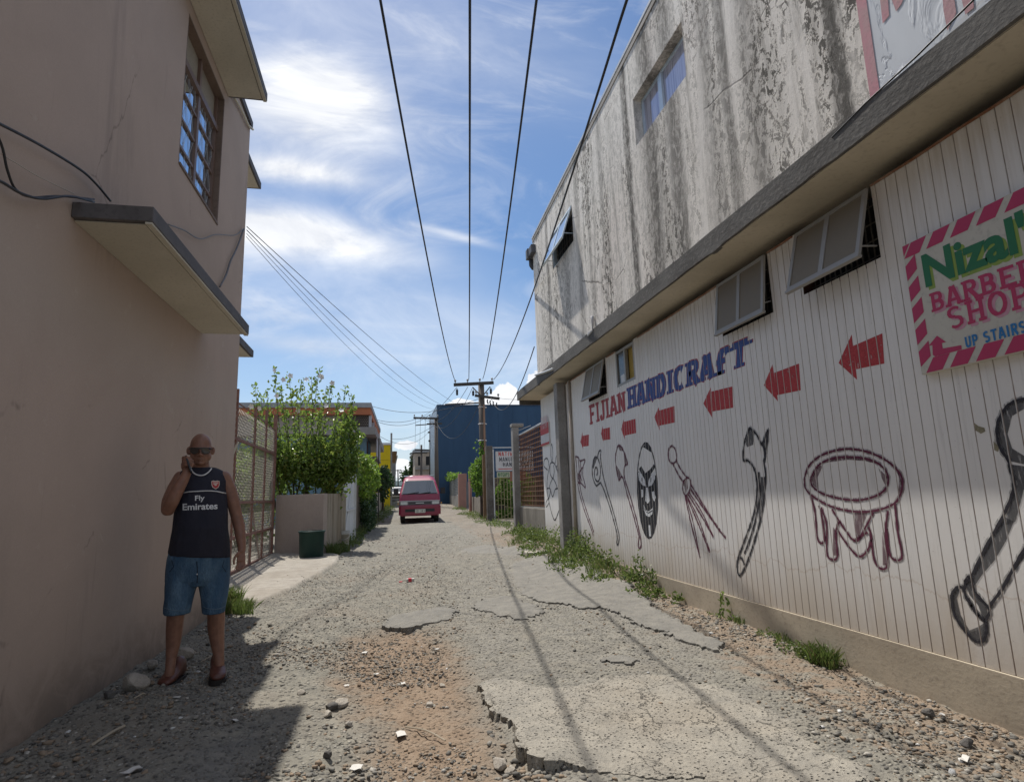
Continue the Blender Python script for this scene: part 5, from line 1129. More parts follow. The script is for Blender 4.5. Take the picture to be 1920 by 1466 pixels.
for k in range(n):
    z_ = zA+.02+(zB-zA)*k/n; b.hexa([(p0[0], p0[1], z_), (p1[0], p1[1], z_), (p1[0]+.06, p1[1], z_+.03), (p0[0]+.06, p0[1], z_+.03), (p0[0], p0[1], z_+.09), (p1[0], p1[1], z_+.09), (p1[0]+.06, p1[1], z_+.11), (p0[0]+.06, p0[1], z_+.11)])
b.build('slats', surf('grey_slats', (.20, .215, .225), (.16, .17, .18), .6), lv)
b = MB(); b.box(onY(838, 900, 53)[0]-.1, onY(838, 900, 53)[0]+2.4, 53, 53.2, .2, onY(838, 905, 53)[2]); solo(b, 'dark_hoarding', surf('dark_hoarding', (.05, .05, .05), (.035, .035, .035)), 'dark hoarding behind the far end of the louvre fence', 'fence')

# ------------------------------------------------------------ poles and wires
WOOD = surf('tarred_pole', (.15, .125, .105), (.10, .085, .075), .9, 3, 25, .4, .01, (5, 5, .3)); INSUL = plain('insulator', (.30, .29, .28), .35); DARKARM = plain('dark_crossarm', (.055, .05, .045), .85)
def pole(base, top, r, arms, label, guard=True):
    base = np.array(base); top = np.array(top); o = thing('utility_pole', label, 'pole', tuple(base), 'utility poles along the right of the alley')
    b = MB(); b.tube([base-[0, 0, .3], base*.5+top*.5, top], [r*1.12, r, r*.86], 12); b.build('shaft', WOOD if r > .12 else DARKARM, o, smooth=True)
    for (a, c, th, pins) in arms:
        a = np.array(a); c = np.array(c); b = MB(); b.bar(a, c, th, th*1.1); am = b.build('crossarm', DARKARM, o)
        for k in range(pins):
            p = a+(c-a)*((k+.12)/(pins-1+.24) if pins > 1 else .5); b = MB(); b.tube([p+[0, 0, th*.5], p+[0, 0, th*.5+.06], p+[0, 0, th*.5+.10], p+[0, 0, th*.5+.17], p+[0, 0, th*.5+.19]], [.018, .02, .05, .05, .02], 8); b.build('insulator', INSUL, am, smooth=True)
    return o
PY = 28.2; PB_ = onG(909, 968); px_top = onY(902, 717, PY); arm = lambda px, py, Y=PY: onY(px, py, Y)
p1o = pole((PB_[0]+.02, PY, PB_[2]), px_top, .17, [(arm(850, 723)-[0, .2, 0], arm(924, 719)-[0, .2, 0], .13, 4), (arm(889, 743)-[0, .23, 0], arm(934, 750)-[0, .4, 0], .11, 3), (arm(836, 756)+[0, .4, 0], arm(902, 754)+[0, .23, 0], .06, 0)], 'nearest tall wooden utility pole with two crossarms before the navy building')
b = MB(); b.bar(arm(885, 727)-[0, .15, 0], arm(899, 741)-[0, .15, 0], .05); b.bar(arm(918, 726)-[0, .15, 0], arm(907, 740)-[0, .15, 0], .05); b.build('brace', DARKARM, p1o)
b = MB(); b.tube([PB_+[.15, -.2, 0], arm(905, 850)+[.06, -.19, 0], arm(904, 760)+[.05, -.19, 0]], .04, 8); b.build('conduit', plain('orange_brown_conduit', (.28, .16, .10), .7), p1o)
for py in (764, 795, 826, 880): b = MB(); c = arm(904.5, py); b.tube([(c[0]+.2*math.cos(a), c[1]+.2*math.sin(a), c[2]) for a in np.linspace(0, 2*math.pi, 17)], .022, 5, False); b.build('strap', METALCAP, p1o)
for px, py, l in ((856, 729, .35), (886, 732, .3), (919, 728, .32)): b = MB(); c = arm(px, py)-[0, .2, 0]; b.tube([c, c-[0, 0, l*.2], c-[0, 0, l*.25], c-[0, 0, l]], [.02, .02, .06, .05], 8); b.build('insulator', CABLE, p1o, smooth=True)
for k, (px, py) in enumerate(((912, 751), (917, 753), (923, 755), (929, 757))): b = MB(); c = arm(px, py)-[0, .35, 0]; b.tube([c, c-[.02, 0, .1], c-[-.03, 0, .22]], .035, 6); b.build('fuse', CABLE, p1o)
Y2 = 42.; a2 = lambda px, py, Y=Y2: onY(px, py, Y)
g2 = onG(820, 945); pole((a2(819, 900)[0], Y2, .6), a2(817.5, 783), .14, [(a2(775, 784)-[0, .15, 0], a2(822, 785)-[0, .15, 0], .12, 4), (a2(779, 798)-[0, .2, 0], a2(818, 795)-[0, .2, 0], .06, 0), (a2(800, 796)-[0, .3, 0], a2(828, 795)-[0, .3, 0], .1, 0)], 'second utility pole at the corner of the navy building')
Y3 = 56.; a3 = lambda px, py: onY(px, py, Y3)
pole((a3(807, 920)[0], Y3, 1.), a3(807, 808), .11, [(a3(802, 811)-[0, .15, 0], a3(833, 808)-[0, .15, 0], .13, 0), (a3(803, 827)-[0, .15, 0], a3(826, 822)-[0, .15, 0], .13, 0)], 'third thin dark utility pole just left of the navy building')
Y4 = 74.; a4 = lambda px, py: onY(px, py, Y4)
pole((a4(790, 920)[0], Y4, 1.3), a4(790, 834), .14, [(a4(777, 843)-[0, .15, 0], a4(807, 844)-[0, .15, 0], .15, 0), (a4(769, 850)-[0, .2, 0], a4(801, 849)-[0, .2, 0], .13, 0)], 'fourth distant utility pole in front of the beige building')
Y5 = 110.; a5 = lambda px, py: onY(px, py, Y5)
pole((a5(747, 920)[0], Y5, 1.4), a5(746, 880), .12, [(a5(741, 882)-[0, .15, 0], a5(752, 882)-[0, .15, 0], .13, 0)], 'farthest tiny utility pole at the end of the alley by the grey building')
def wire(name, a, c, sag, r, label, n=24, group=None):
    a = np.array(a, float); c = np.array(c, float); b = MB()
    b.tube([a+(c-a)*s-np.array([0, 0, sag*4*s*(1-s)]) for s in np.linspace(0, 1, n)], r, 5); return solo(b, name, CABLE, label, 'wire', group, smooth=True)
WL = ['leftmost overhead power line running from the near pole over the alley', 'second overhead power line from the left, straight above the van', 'third overhead power line from the left, leaning right as it nears', 'rightmost overhead power line passing in front of the upper wall']
for k, ((tx, ty), (ex, ey), hz) in enumerate(zip([(713, 0), (881, 0), (1006, 0), (1175, 0)], [(853, 717), (878, 713), (904, 712), (924, 713)], (6.35, 6.35, 6.35, 5.75))):
    e_ = arm(ex, ey)-[0, .2, 0]; p = onZ(tx, ty, hz); dd = (p-e_)/np.linalg.norm((p-e_)[:2]); far_ = p+np.array([dd[0], dd[1], 0])*9+[0, 0, .05]
    # sagging line through the pole end, the point overhead and on beyond the camera
    pts = []; L1 = np.linalg.norm((p-e_)[:2]); L2 = np.linalg.norm((far_-e_)[:2])
    for s in np.linspace(0, 1, 40):
        q = e_+(far_-e_)*s; l = s*L2; z_ = e_[2]+(p[2]-e_[2])*(l/L1)-.012*l*(L1-l)*(.35 if l < L1 else .2); pts.append([q[0], q[1], z_ if l < L1 else p[2]+.0*(l-L1)])
    b = MB(); b.tube(pts, .015, 6); solo(b, 'power_line', CABLE, WL[k], 'wire', 'four power lines over the alley', smooth=True)
st_ = onX(460, 425, XL)+[.02, 0, 0]
SV = ['topmost service wire from the mauve wall hook to the near pole', 'second service wire below it from the wall hook to the near pole', 'third service wire from the wall hook towards the near pole', 'lowest thin service wire from the wall hook towards the near pole']
for k, (ex, ey) in enumerate(((836, 752), (830, 757), (826, 760), (822, 766))):
    wire('service_wire', st_-[0, 0, .05*k], arm(ex+(16 if k == 0 else 0), ey)+[0, .4, 0], .18+.13*k, .006 if k < 2 else .004, SV[k], group='service wires from the left building')
wire('service_wire', onX(1004, 648, XU)+[0, .1, 0], arm(918, 744)-[0, .2, 0], 1.0, .012, 'slack cable curving from the far corner of the upper wall to the near pole')
wire('service_wire', arm(855, 728)-[0, .2, 0], a2(779, 782)-[0, .15, 0], .5, .012, 'wire from the left end of the near crossarm to the second pole')
wire('service_wire', arm(876, 727)-[0, .2, 0], a2(789, 782)-[0, .15, 0], .9, .012, 'wire from the middle of the near crossarm to the second pole')
wire('service_wire', arm(884, 730)-[0, .2, 0], a2(800, 782)-[0, .15, 0], 1.3, .012, 'slacker wire from beside the near pole to the second pole')
wire('service_wire', arm(898, 757)-[0, .2, 0], a2(817, 788), 1.5, .012, 'lowest pale slack wire from the near pole to the second pole')
wire('service_wire', arm(900, 746), onY(699, 762, 31.), .5, .012, 'cable from the near pole to the orange fascia of the shop house')
wire('service_wire', a2(816, 766), onY(703, 786, 34.), .5, .013, 'upper of two cables from the second pole to the shop house')
wire('service_wire', a2(816, 770), onY(703, 789, 34.), .6, .013, 'lower of two cables from the second pole to the shop house')
wire('service_wire', a2(814, 797), onY(736, 823, 45.), .3, .013, 'cable from the second pole to the pier of the yellow building')
wire('service_wire', a3(803, 811), onY(709, 816, 38.), .8, .013, 'drooping cable from the third pole to the shop house eave')
for k in range(4): wire('service_wire', a2(779+k*9.3, 783)-[0, .15, 0], a4(778+k*8.5, 842)-[0, .15, 0], .2, .012, ['leftmost', 'second', 'third', 'rightmost'][k]+' of four wires between the second pole and the fourth pole')
wire('service_wire', a4(792, 845), a5(747, 880), .3, .014, 'wire from the fourth pole to the farthest pole')
wire('service_wire', arm(932, 749)-[0, .4, 0], arm(1040, 760)+[0, -6, 0], .3, .009, 'cable from the lower crossarm to behind the planked building')

# ------------------------------------------------------------ hills
n = 120; xs_ = np.linspace(-900, 900, n); b = MB()
h = np.array([18+34*float(fbm(np.array([x_/900*3]), np.array([.3]), 1.6, 4, 9)[0]) for x_ in xs_])
b.loft([[(x_, 2000, -20), (x_, 2000, h_*.82+12), (x_, 2150, h_+24), (x_, 2500, -20)] for x_, h_ in zip(xs_, h)])
hm = surf('haze_tinted_forest', (.055, .085, .085), (.045, .07, .075), .95, .01, .1); o = b.build('hills', hm); lab(o, kind='structure')  # distance haze is put into the forest colour as a bluish tint
# ------------------------------------------------------------ foliage
def leaf_mat(name, c1, c2, c3, trans=.35, rough=.45):
    m, t = new_mat(name, c1, rough, 0, .5); r = t.node('ShaderNodeNewGeometry').outputs['Random Per Island']
    c = t.mix(t.ramp(r, .0, .7), c1, c2); c = t.mix(t.ramp(r, .82, .95), c, c3)
    set_(t, 'Base Color', c); tl = t.node('ShaderNodeBsdfTranslucent'); t.put(tl.inputs['Color'], t.mix(.5, c, tuple(min(1, x*2.2) for x in c2)))
    mx = t.node('ShaderNodeMixShader'); mx.inputs[0].default_value = trans; t.l.new(t.b.outputs[0], mx.inputs[1]); t.l.new(tl.outputs[0], mx.inputs[2])
    t.l.new(mx.outputs[0], m.node_tree.nodes['Material Output'].inputs[0]); return m
HIB = leaf_mat('hibiscus_leaf', (.075, .13, .025), (.14, .205, .04), (.30, .30, .07), .5, .22); VINE = leaf_mat('vine_leaf', (.085, .155, .018), (.14, .22, .028), (.22, .25, .05), .45)
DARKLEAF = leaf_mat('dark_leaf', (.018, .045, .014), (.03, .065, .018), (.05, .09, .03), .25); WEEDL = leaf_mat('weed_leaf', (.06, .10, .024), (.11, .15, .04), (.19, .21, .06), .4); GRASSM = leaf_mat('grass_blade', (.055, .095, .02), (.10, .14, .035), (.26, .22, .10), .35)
IVYM = leaf_mat('ivy_leaf', (.07, .14, .02), (.12, .21, .03), (.20, .26, .06), .45); BARK = surf('bark', (.10, .075, .05), (.07, .055, .04), .95, 5, 40)
def leaves(P, size, mat, name, parent=None, up=.35, out=None, aspect=.5, rng=None):
    """P: (n,3) leaf positions; each a small folded blade turned its own way."""
    rng = rng or RNG; n = len(P); P = np.asarray(P, float)
    d = rng.normal(size=(n, 3)); d /= np.linalg.norm(d, axis=1)[:, None]
    if out is not None: d = d+out
    d[:, 2] += up*rng.uniform(-1, 1, n); d /= np.linalg.norm(d, axis=1)[:, None]+1e-9
    q = rng.normal(size=(n, 3)); q[:, 2] *= .35; s_ = np.cross(d, q); s_ /= np.linalg.norm(s_, axis=1)[:, None]+1e-9; nn = np.cross(s_, d)
    L = (size*rng.uniform(.6, 1.3, n))[:, None]; W = L*aspect*rng.uniform(.8, 1.2, n)[:, None]; dr = nn*L*.12
    V = np.stack([P, P+d*L*.35+s_*W*.5+dr, P+d*L*.75+s_*W*.38+dr*.6, P+d*L-dr*.8, P+d*L*.75-s_*W*.38+dr*.6, P+d*L*.35-s_*W*.5+dr, P+d*L*.5-dr*.4], 1).reshape(-1, 3)
    base = (np.arange(n)*7)[:, None]; F = np.concatenate([base+np.array([[0, 1, 2, 6]]), base+np.array([[6, 2, 3, 3]]), base+np.array([[0, 6, 4, 5]]), base+np.array([[6, 3, 4, 4]])])
    fs = [list(f[:3]) if f[2] == f[3] else list(f) for f in F.tolist()]
    me = bpy.data.meshes.new(name); me.from_pydata(V.tolist(), [], fs); me.materials.append(mat); me.update()
    return link_mesh(name, me, parent)
def ellipsoid_pts(c, r, n, rng=None, shell=.55, gap=.35, s=2.2, seed=0):
    rng = rng or RNG; out = []
    while len(out) < n:
        q = rng.normal(size=(n, 3)); q /= np.linalg.norm(q, axis=1)[:, None]; rad = (shell+(1-shell)*rng.uniform(0, 1, n)**.6)
        lump = 1+.35*(fbm(q[:, 0]*1.5+seed+5, q[:, 2]*1.5+q[:, 1], 1.6, 3, seed)-.5)*2
        p = np.asarray(c)+q*np.asarray(r)*(rad*lump)[:, None]
        keep = fbm(p[:, 0]*s+p[:, 1]*s*.7+50, p[:, 2]*s+50, 1., 3, seed+2) > gap
        out += list(p[keep])
    return np.array(out[:n])
# hibiscus: arching shoots set with leaves, a dense heart below
hb_ = thing('hibiscus_bush', 'large white flowering hibiscus bush spreading above the beige garden wall', 'bush', (-2.2, 16, .1))
rng = np.random.RandomState(21); P = []; OUT = []; sb = MB()
tips = [(478, 722, 15.6), (488, 738, 16.4), (500, 735, 15.4), (514, 692, 16.), (526, 725, 15.3), (541, 701, 16.2), (555, 730, 15.), (566, 712, 16.5), (584, 706, 15.8), (599, 692, 15.6), (612, 726, 16.2), (622, 718, 15.5), (636, 742, 16.), (648, 728, 15.4), (664, 744, 15.2), (658, 770, 15.2), (664, 790, 15.), (668, 815, 15.3), (672, 838, 15.2), (662, 862, 15.1), (640, 880, 15.0), (470, 760, 16.3), (480, 790, 16.), (620, 900, 15.), (576, 745, 15.2), (535, 760, 15.1), (505, 780, 15.4), (600, 770, 15.0), (630, 800, 14.9)]
for (px, py, Y) in tips:
    tip = onY(px, py, Y); b0 = np.array([rng.uniform(-2.5, -1.7), rng.uniform(15.2, 16.4), .3]); m0 = b0*.5+tip*.5+np.array([(tip[0]-b0[0])*.16, 0, .25*rng.uniform(-.2, 1)]); pts = smooth_pts([b0, m0, tip], 14)
    sb.tube(pts, np.linspace(.022, .004, len(pts)), 5)
    for s in range(int(150)):
        k = rng.uniform(.30, 1.)*(len(pts)-1); i = min(int(k), len(pts)-2); q = pts[i]+(pts[i+1]-pts[i])*(k-i); sp = .035+.10*(1-k/(len(pts)-1))
        P.append(q+rng.normal(size=3)*sp); OUT.append(((pts[i+1]-pts[i])/np.linalg.norm(pts[i+1]-pts[i]))*.7)
for c, r, n, s_ in ((onY(585, 862, 15.4), (1.15, .55, .55), 3300, 1), (onY(612, 878, 15.1), (.85, .4, .42), 1700, 2), (onY(535, 850, 15.7), (.7, .5, .4), 1000, 3), (onY(515, 870, 15.9), (.8, .5, .6), 1500, 4), (onY(642, 862, 15.1), (.42, .45, .5), 900, 6), (onY(655, 815, 15.2), (.28, .35, .4), 350, 9)):
    q = ellipsoid_pts(c, r, n, rng, .5, .40, 2.6, s_); P += list(q); OUT += [np.zeros(3)]*len(q)
P = np.array(P); keep = P[:, 2] > .95; leaves(P[keep], .095, HIB, 'foliage', hb_, .5, np.array(OUT)[keep], .55, rng)
sb.build('stems', BARK, hb_, smooth=True)
WF = plain('white_petal', (.72, .70, .66), .6); k_ = 0
for (px, py) in [(516, 694), (531, 712), (601, 706), (623, 718), (604, 707), (471, 762), (487, 765), (576, 763), (612, 762), (654, 812), (575, 712), (545, 705), (560, 770), (520, 742), (640, 770), (590, 800)]:
    c = onY(px, py, 15.25); b = MB(); f_ = Vector((rng.normal()*.4, -1, rng.normal()*.4)).normalized(); a = f_.cross(Vector((0, 0, 1))).normalized(); u2 = a.cross(f_)
    for p in range(5):
        an = 2*math.pi*p/5; d1 = a*math.cos(an)+u2*math.sin(an); d2 = a*math.cos(an+.6)+u2*math.sin(an+.6); d3 = a*math.cos(an-.6)+u2*math.sin(an-.6); c_ = Vector(c)
        b.poly([c_, c_+d3*.05+f_*.02, c_+d1*.075+f_*.03, c_+d2*.05+f_*.02])
    b.build('flower', WF, hb_)
# the yard behind the mesh gate
for k, (c_, r, n, lb) in enumerate((((-3.75, 17.6, 1.6), (.95, 1.0, 1.5), 2600, 'tall leafy shrub in the yard seen through the far half of the mesh gate'), ((-4.5, 17.4, 1.5), (.75, 1.2, 1.6), 2000, 'broad leafy shrub in the yard seen through the near half of the mesh gate'))):
    o = thing('yard_shrub', lb, 'shrub', (c_[0], c_[1], .1), 'shrubs in the yard behind the gate'); leaves(ellipsoid_pts(c_, r, n, np.random.RandomState(60+k), .4, .4, 2., k+3), .12, HIB, 'foliage', o, .5, None, .6, np.random.RandomState(70+k)); b = MB(); [b.tube(smooth_pts([(c_[0]+.2*j, c_[1], 0), (c_[0]+.3*j, c_[1]+.1, c_[2]*.6), (c_[0]+.6*j, c_[1], c_[2]*1.2)]), .03, 5) for j in (-1, 0, 1)]; b.build('stems', BARK, o)
b = MB(); b.box(-7.6, -5.9, 8.6, 22, 0, 2.6); solo(b, 'yard_wall', surf('pale_yard_wall', (.33, .31, .28), (.26, .245, .22), .95, 1.2, 14), 'pale wall of the next house seen through the mesh gate', 'wall')
# bright vine over the board fence
vb_ = thing('climbing_vine', 'bright yellow green vine spilling over the dark board fence', 'vine', (-.8, 22, .2)); rng = np.random.RandomState(4); P = []
for px, py, Y, r, n, s_ in ((683, 880, 20.5, (.34, 1.6, .42), 1300, 1), (695, 890, 22.5, (.32, 1.2, .5), 1200, 2), (684, 915, 20.5, (.3, 1.3, .5), 1000, 3), (700, 900, 23.8, (.28, .9, .45), 800, 4), (676, 868, 19.3, (.25, .7, .3), 500, 8)): P += list(ellipsoid_pts(onY(px, py, Y), r, n, rng, .5, .42, 3., s_))
leaves(P, .105, VINE, 'foliage', vb_, .5, None, .7, rng)
P = list(ellipsoid_pts(onY(690, 950, 21.5), (.28, 2.3, .75), 2200, rng, .5, .42, 3., 5)); leaves(P, .10, DARKLEAF, 'shaded_foliage', vb_, .5, None, .6, rng)  # shade beneath the vine put in as a darker leaf colour
b = MB(); b.tube(smooth_pts([(-.82, 21, .0), (-.85, 21.3, .8), (-.8, 21, 1.9), (-.75, 20.4, 2.2)]), .03, 6); b.build('stem', BARK, vb_)
def tree(name, label, c, r, base, n, size, mat, seed, trunk=.09, shell=.4, cat='tree', aspect=.55, gap=.42):
    o = thing(name, label, cat, tuple(base)); rng = np.random.RandomState(seed); b = MB(); c = np.array(c, float); base = np.array(base, float)
    b.tube(smooth_pts([base-[0, 0, .2], base*.5+c*.5, c]), np.linspace(trunk, trunk*.5, 17), 8)
    for k in range(7):
        a = rng.uniform(0, 6.28); e = c+np.array([math.cos(a)*r[0]*.75, math.sin(a)*r[1]*.75, rng.uniform(-.3, .8)*r[2]]); st2 = base+(c-base)*rng.uniform(.55, .95); b.tube(smooth_pts([st2, (st2+e)/2+[0, 0, r[2]*.12], e], 5), np.linspace(trunk*.45, trunk*.12, 11), 5)
    b.build('trunk', BARK, o, smooth=True); leaves(ellipsoid_pts(c, r, n, rng, shell, gap, 2./max(r[0], .6), seed), size, mat, 'crown', o, .5, None, aspect, rng); return o
c = onY(718, 905, 38); tree('bushy_tree', 'dark green bushy tree in front of the yellow building', c, (.62, 1.6, 1.05), (c[0], 38, .5), 2600, .15, DARKLEAF, 31)
c = onY(777, 877, 96); tree('conifer_tree', 'distant dark tree beside the beige building', c+np.array([0, 0, -1.0]), (.95, 1., 3.0), (c[0], 96, 1.3), 1500, .45, DARKLEAF, 33, .2, .2)
c = onY(766, 893, 120); tree('far_tree', 'small dark far tree left of the distant conifer', c, (1.6, 1.5, 1.5), (c[0], 120, 1.3), 700, .6, DARKLEAF, 34, .15, .2)
iv = thing('ivy_climber', 'bright green ivy climbing the foot of the nearest utility pole', 'ivy', (4.6, 27.6, .4)); rng = np.random.RandomState(8); P = []
for px, py, Y, r, n, s_ in ((895, 895, 27.6, (.30, .5, .62), 800, 1), (899, 872, 27.7, (.2, .35, .4), 350, 2), (888, 885, 28.4, (.25, .5, .35), 350, 3), (897, 915, 27.2, (.22, .4, .4), 350, 4), (903, 850, 27.9, (.09, .12, .2), 60, 5)): P += list(ellipsoid_pts(onY(px, py, Y), r, n, rng, .45, .4, 3., s_))
for py in (828, 834, 838, 842): P += list(onY(899, py, 28.)+rng.normal(size=(7, 3))*[.12, .05, .05])
leaves(P, .11, IVYM, 'foliage', iv, .4, None, .75, rng); b = MB(); b.tube(smooth_pts([onY(900, 930, 27.6), onY(897, 890, 27.7), onY(902, 850, 27.9), onY(903, 828, 28.)]), .02, 5); b.build('stem', BARK, iv)
fv = thing('fence_vine', 'thin green vine along the top of the louvre fence', 'vine', (4.8, 42, 2.4)); P = list(ellipsoid_pts(onY(848, 893, 43), (.2, 4.5, .28), 500, rng, .3, .4, 2., 7)); leaves(P, .15, IVYM, 'foliage', fv, .4, None, .7, rng)
gpn = thing('garden_shrub', 'leafy green shrub growing behind the ornamental gate', 'shrub', (5, 26.3, .3)); P = []
for px, py, r, n, s_ in ((948, 925, (.55, .5, .5), 900, 1), (975, 940, (.6, .5, .55), 900, 2), (945, 958, (.7, .5, .3), 800, 3), (985, 905, (.4, .4, .4), 400, 4), (950, 903, (.3, .3, .35), 300, 5)): P += list(ellipsoid_pts(onY(px, py, 26.3), r, n, rng, .4, .4, 2.5, s_))
leaves(P, .11, IVYM, 'foliage', gpn, .4, None, .6, rng); b = MB(); [b.tube(smooth_pts([(5+.3*k, 26.3, .2), (5.05+.3*k, 26.3, .8), (4.95+.35*k, 26.2, 1.5)]), .02, 5) for k in (-1, 0, 1)]; b.build('stem', BARK, gpn)
b = MB(); b.box(4.2, 9, 27.6, 27.75, 0, 2.1); solo(b, 'yard_wall', surf('dark_yard_wall', (.16, .12, .10), (.10, .08, .07), .95, 1.5, 12), 'dark brick coloured wall at the back of the gateway yard', 'wall')

# ------------------------------------------------------------ weeds and grass
def GZs(x, y): return ground_all(np.asarray(x, float), np.asarray(y, float))[0]
def weed_field(spots, name, mat, size, rng, aspect=.5):
    P = []; OUT = []
    for (x, y, r, h, n) in spots:
        a = rng.uniform(0, 6.28, n); rr = r*np.sqrt(rng.uniform(0, 1, n)); xs_ = x+rr*np.cos(a); ys_ = y+rr*np.sin(a)*1.4; hh = h*(1-(rr/r)**2*.7)*rng.uniform(.05, 1, n)
        k = (xs_ < XR-.03) | (ys_ > 13.0); z_ = GZs(xs_, ys_)+hh; P += list(np.stack([xs_, ys_, z_], 1)[k]); OUT += [np.array([0, 0, .35])]*int(k.sum())
    return leaves(np.array(P), size, mat, name, None, .5, np.array(OUT), aspect, rng)
rng = np.random.RandomState(44); sp = []
for k in range(90):
    y = rng.uniform(7.0, 15.4); wd = .52*math.exp(-((y-10.6)/3.0)**2)+.12; x = 3.36-min(abs(rng.normal()), 1.5)*wd*.75
    sp.append((x, y, rng.uniform(.08, .2), rng.uniform(.06, .2)*(1.5 if x > 3.1 else .55)*(1 if y > 8.3 else .45), int(rng.uniform(16, 55))))
sp += [(3.27, 10.45, .16, .5, 230), (3.3, 9.9, .17, .42, 200), (3.25, 9.4, .2, .3, 170), (3.3, 8.9, .15, .26, 120), (3.25, 11.5, .22, .42, 240), (3.2, 12.2, .3, .36, 260), (3.1, 12.9, .35, .3, 260), (3.3, 13.6, .3, .3, 260), (3.32, 7.75, .12, .42, 160), (3.33, 7.35, .07, .3, 60), (3.3, 14.6, .3, .25, 200), (3.2, 15.6, .3, .2, 150), (3.33, 6.7, .05, .16, 30), (3.34, 5.72, .06, .26, 45)]
# by the mesh gate, the bin, the left fence, the foot of the right hand walls
for k in range(46):
    y = rng.uniform(14.3, 24.5); sp.append((-1.25+(y-14.3)*.052+abs(rng.normal())*.12, y, rng.uniform(.1, .25), rng.uniform(.08, .35), int(rng.uniform(40, 120))))
for k in range(40):
    y = rng.uniform(25, 44); sp.append((-.62+(y-25)*.022+abs(rng.normal())*.22, y, rng.uniform(.2, .4), rng.uniform(.1, .4), 60))
for k in range(26): y = rng.uniform(20, 38); sp.append((4.25-abs(rng.normal())*.3+(.2 if y > 30 else 0), y, rng.uniform(.15, .35), rng.uniform(.06, .3), 60))
for px, py in ((905, 965), (890, 968), (850, 940), (930, 985), (945, 988), (960, 985), (870, 965)): p = onG(px, py); sp.append((p[0], p[1], .35, .16, 160))
o = weed_field(sp, 'weeds', WEEDL, .055, rng); lab(o, 'leafy green weeds along the wall feet on both sides of the alley', 'weeds', kind='stuff')
sp = [];
for px, py, r, h, n in ((1500, 1225, .17, .10, 260), (1545, 1238, .14, .12, 300), (1475, 1190, .12, .05, 160), (1440, 1190, .1, .05, 120), (1350, 1150, .12, .05, 120), (1385, 1165, .1, .06, 100), (1300, 1120, .12, .05, 90)): p = onG(px, py); sp.append((p[0], p[1], r, h, n))
o = weed_field(sp, 'ground_cover', WEEDL, .024, rng); lab(o, 'low green ground cover on the dirt verge by the plinth', 'weeds', kind='stuff')
def grass(spots, name, label, rng):
    b = MB(); V = []; F = []
    for (x, y, r, h, n) in spots:
        for _ in range(n):
            a = rng.uniform(0, 6.28); rr = r*math.sqrt(rng.uniform(0, 1)); gx, gy = x+rr*math.cos(a), y+rr*math.sin(a); l = h*rng.uniform(.5, 1.2); ln = rng.normal(size=2)*.4*l; w = .004+.003*rng.uniform(); pa = rng.uniform(0, 6.28); dx, dy = math.cos(pa)*w, math.sin(pa)*w
            V.append(((gx, gy), [(gx-dx, gy-dy, 0), (gx+dx, gy+dy, 0), (gx+dx*.7+ln[0]*.4, gy+dy*.7+ln[1]*.4, l*.6), (gx+ln[0], gy+ln[1], l), (gx-dx*.7+ln[0]*.4, gy-dy*.7+ln[1]*.4, l*.6)]))
    zs = GZs([v[0][0] for v in V], [v[0][1] for v in V])-.01
    for z_, (_, q) in zip(zs, V): b.add([(p[0], p[1], p[2]+z_) for p in q], [(0, 1, 2, 3, 4)])
    o = b.build(name, GRASSM); lab(o, label, 'grass', kind='stuff')
sp = []
for px, py, r, h, n in ((440, 1150, .16, .17, 260), (455, 1140, .14, .14, 200), (432, 1135, .13, .2, 200), (462, 1150, .08, .1, 60), (1540, 1240, .10, .15, 160), (1555, 1250, .06, .13, 80), (1515, 1228, .1, .1, 90), (1395, 1168, .1, .08, 80), (1470, 1200, .08, .07, 60), (625, 1040, .16, .25, 240), (640, 1035, .2, .2, 180), (665, 1020, .2, .12, 160), (1080, 1040, .5, .2, 400), (1140, 1065, .35, .15, 300), (1000, 1010, .6, .18, 350)): p = onG(px, py); sp.append((p[0], p[1], r, h, n))
grass(sp, 'grass_tufts', 'tufts of green grass at the wall feet and on the verge', np.random.RandomState(6))

# ------------------------------------------------------------ loose stones
def stone_shapes(k, rng, flat=.6):
    S = []
    for _ in range(k):
        bm = bmesh.new(); bmesh.ops.create_icosphere(bm, subdivisions=1, radius=1)
        a = np.array([v.co[:] for v in bm.verts]); f = [[v.index for v in q.verts] for q in bm.faces]; bm.free()
        for _ in range(5):
            d = rng.normal(size=3); d /= np.linalg.norm(d); h = a@d; lim = rng.uniform(.45, .8); a = a-np.outer(np.maximum(h-lim, 0), d)
        a *= np.array([1, rng.uniform(.6, 1), flat*rng.uniform(.6, 1.2)])*(1+rng.normal(size=(len(a), 1))*.06); S.append((a, np.array(f)))
    return S
GRAVM, t = new_mat('loose_stone', rough=.9, spec=.25); r = t.node('ShaderNodeNewGeometry').outputs['Random Per Island']; f_ = t.noise(t.pos(), 90, 4, .7)
c = t.mix(t.ramp(r, .0, .75), (.12, .115, .105, 1), (.30, .28, .24, 1)); c = t.mix(t.ramp(r, .62, .64), c, (.27, .205, .145, 1)); c = t.mix(t.ramp(r, .93, .935), c, (.40, .375, .33, 1)); c = t.mix(t.ramp(r, .99, .992), c, (.62, .62, .60, 1))
set_(t, 'Base Color', t.mix(t.ramp(f_, .4, .75, 0, .5), c, (.10, .09, .08, 1))); set_(t, 'Normal', t.bump(f_, .4, .004))
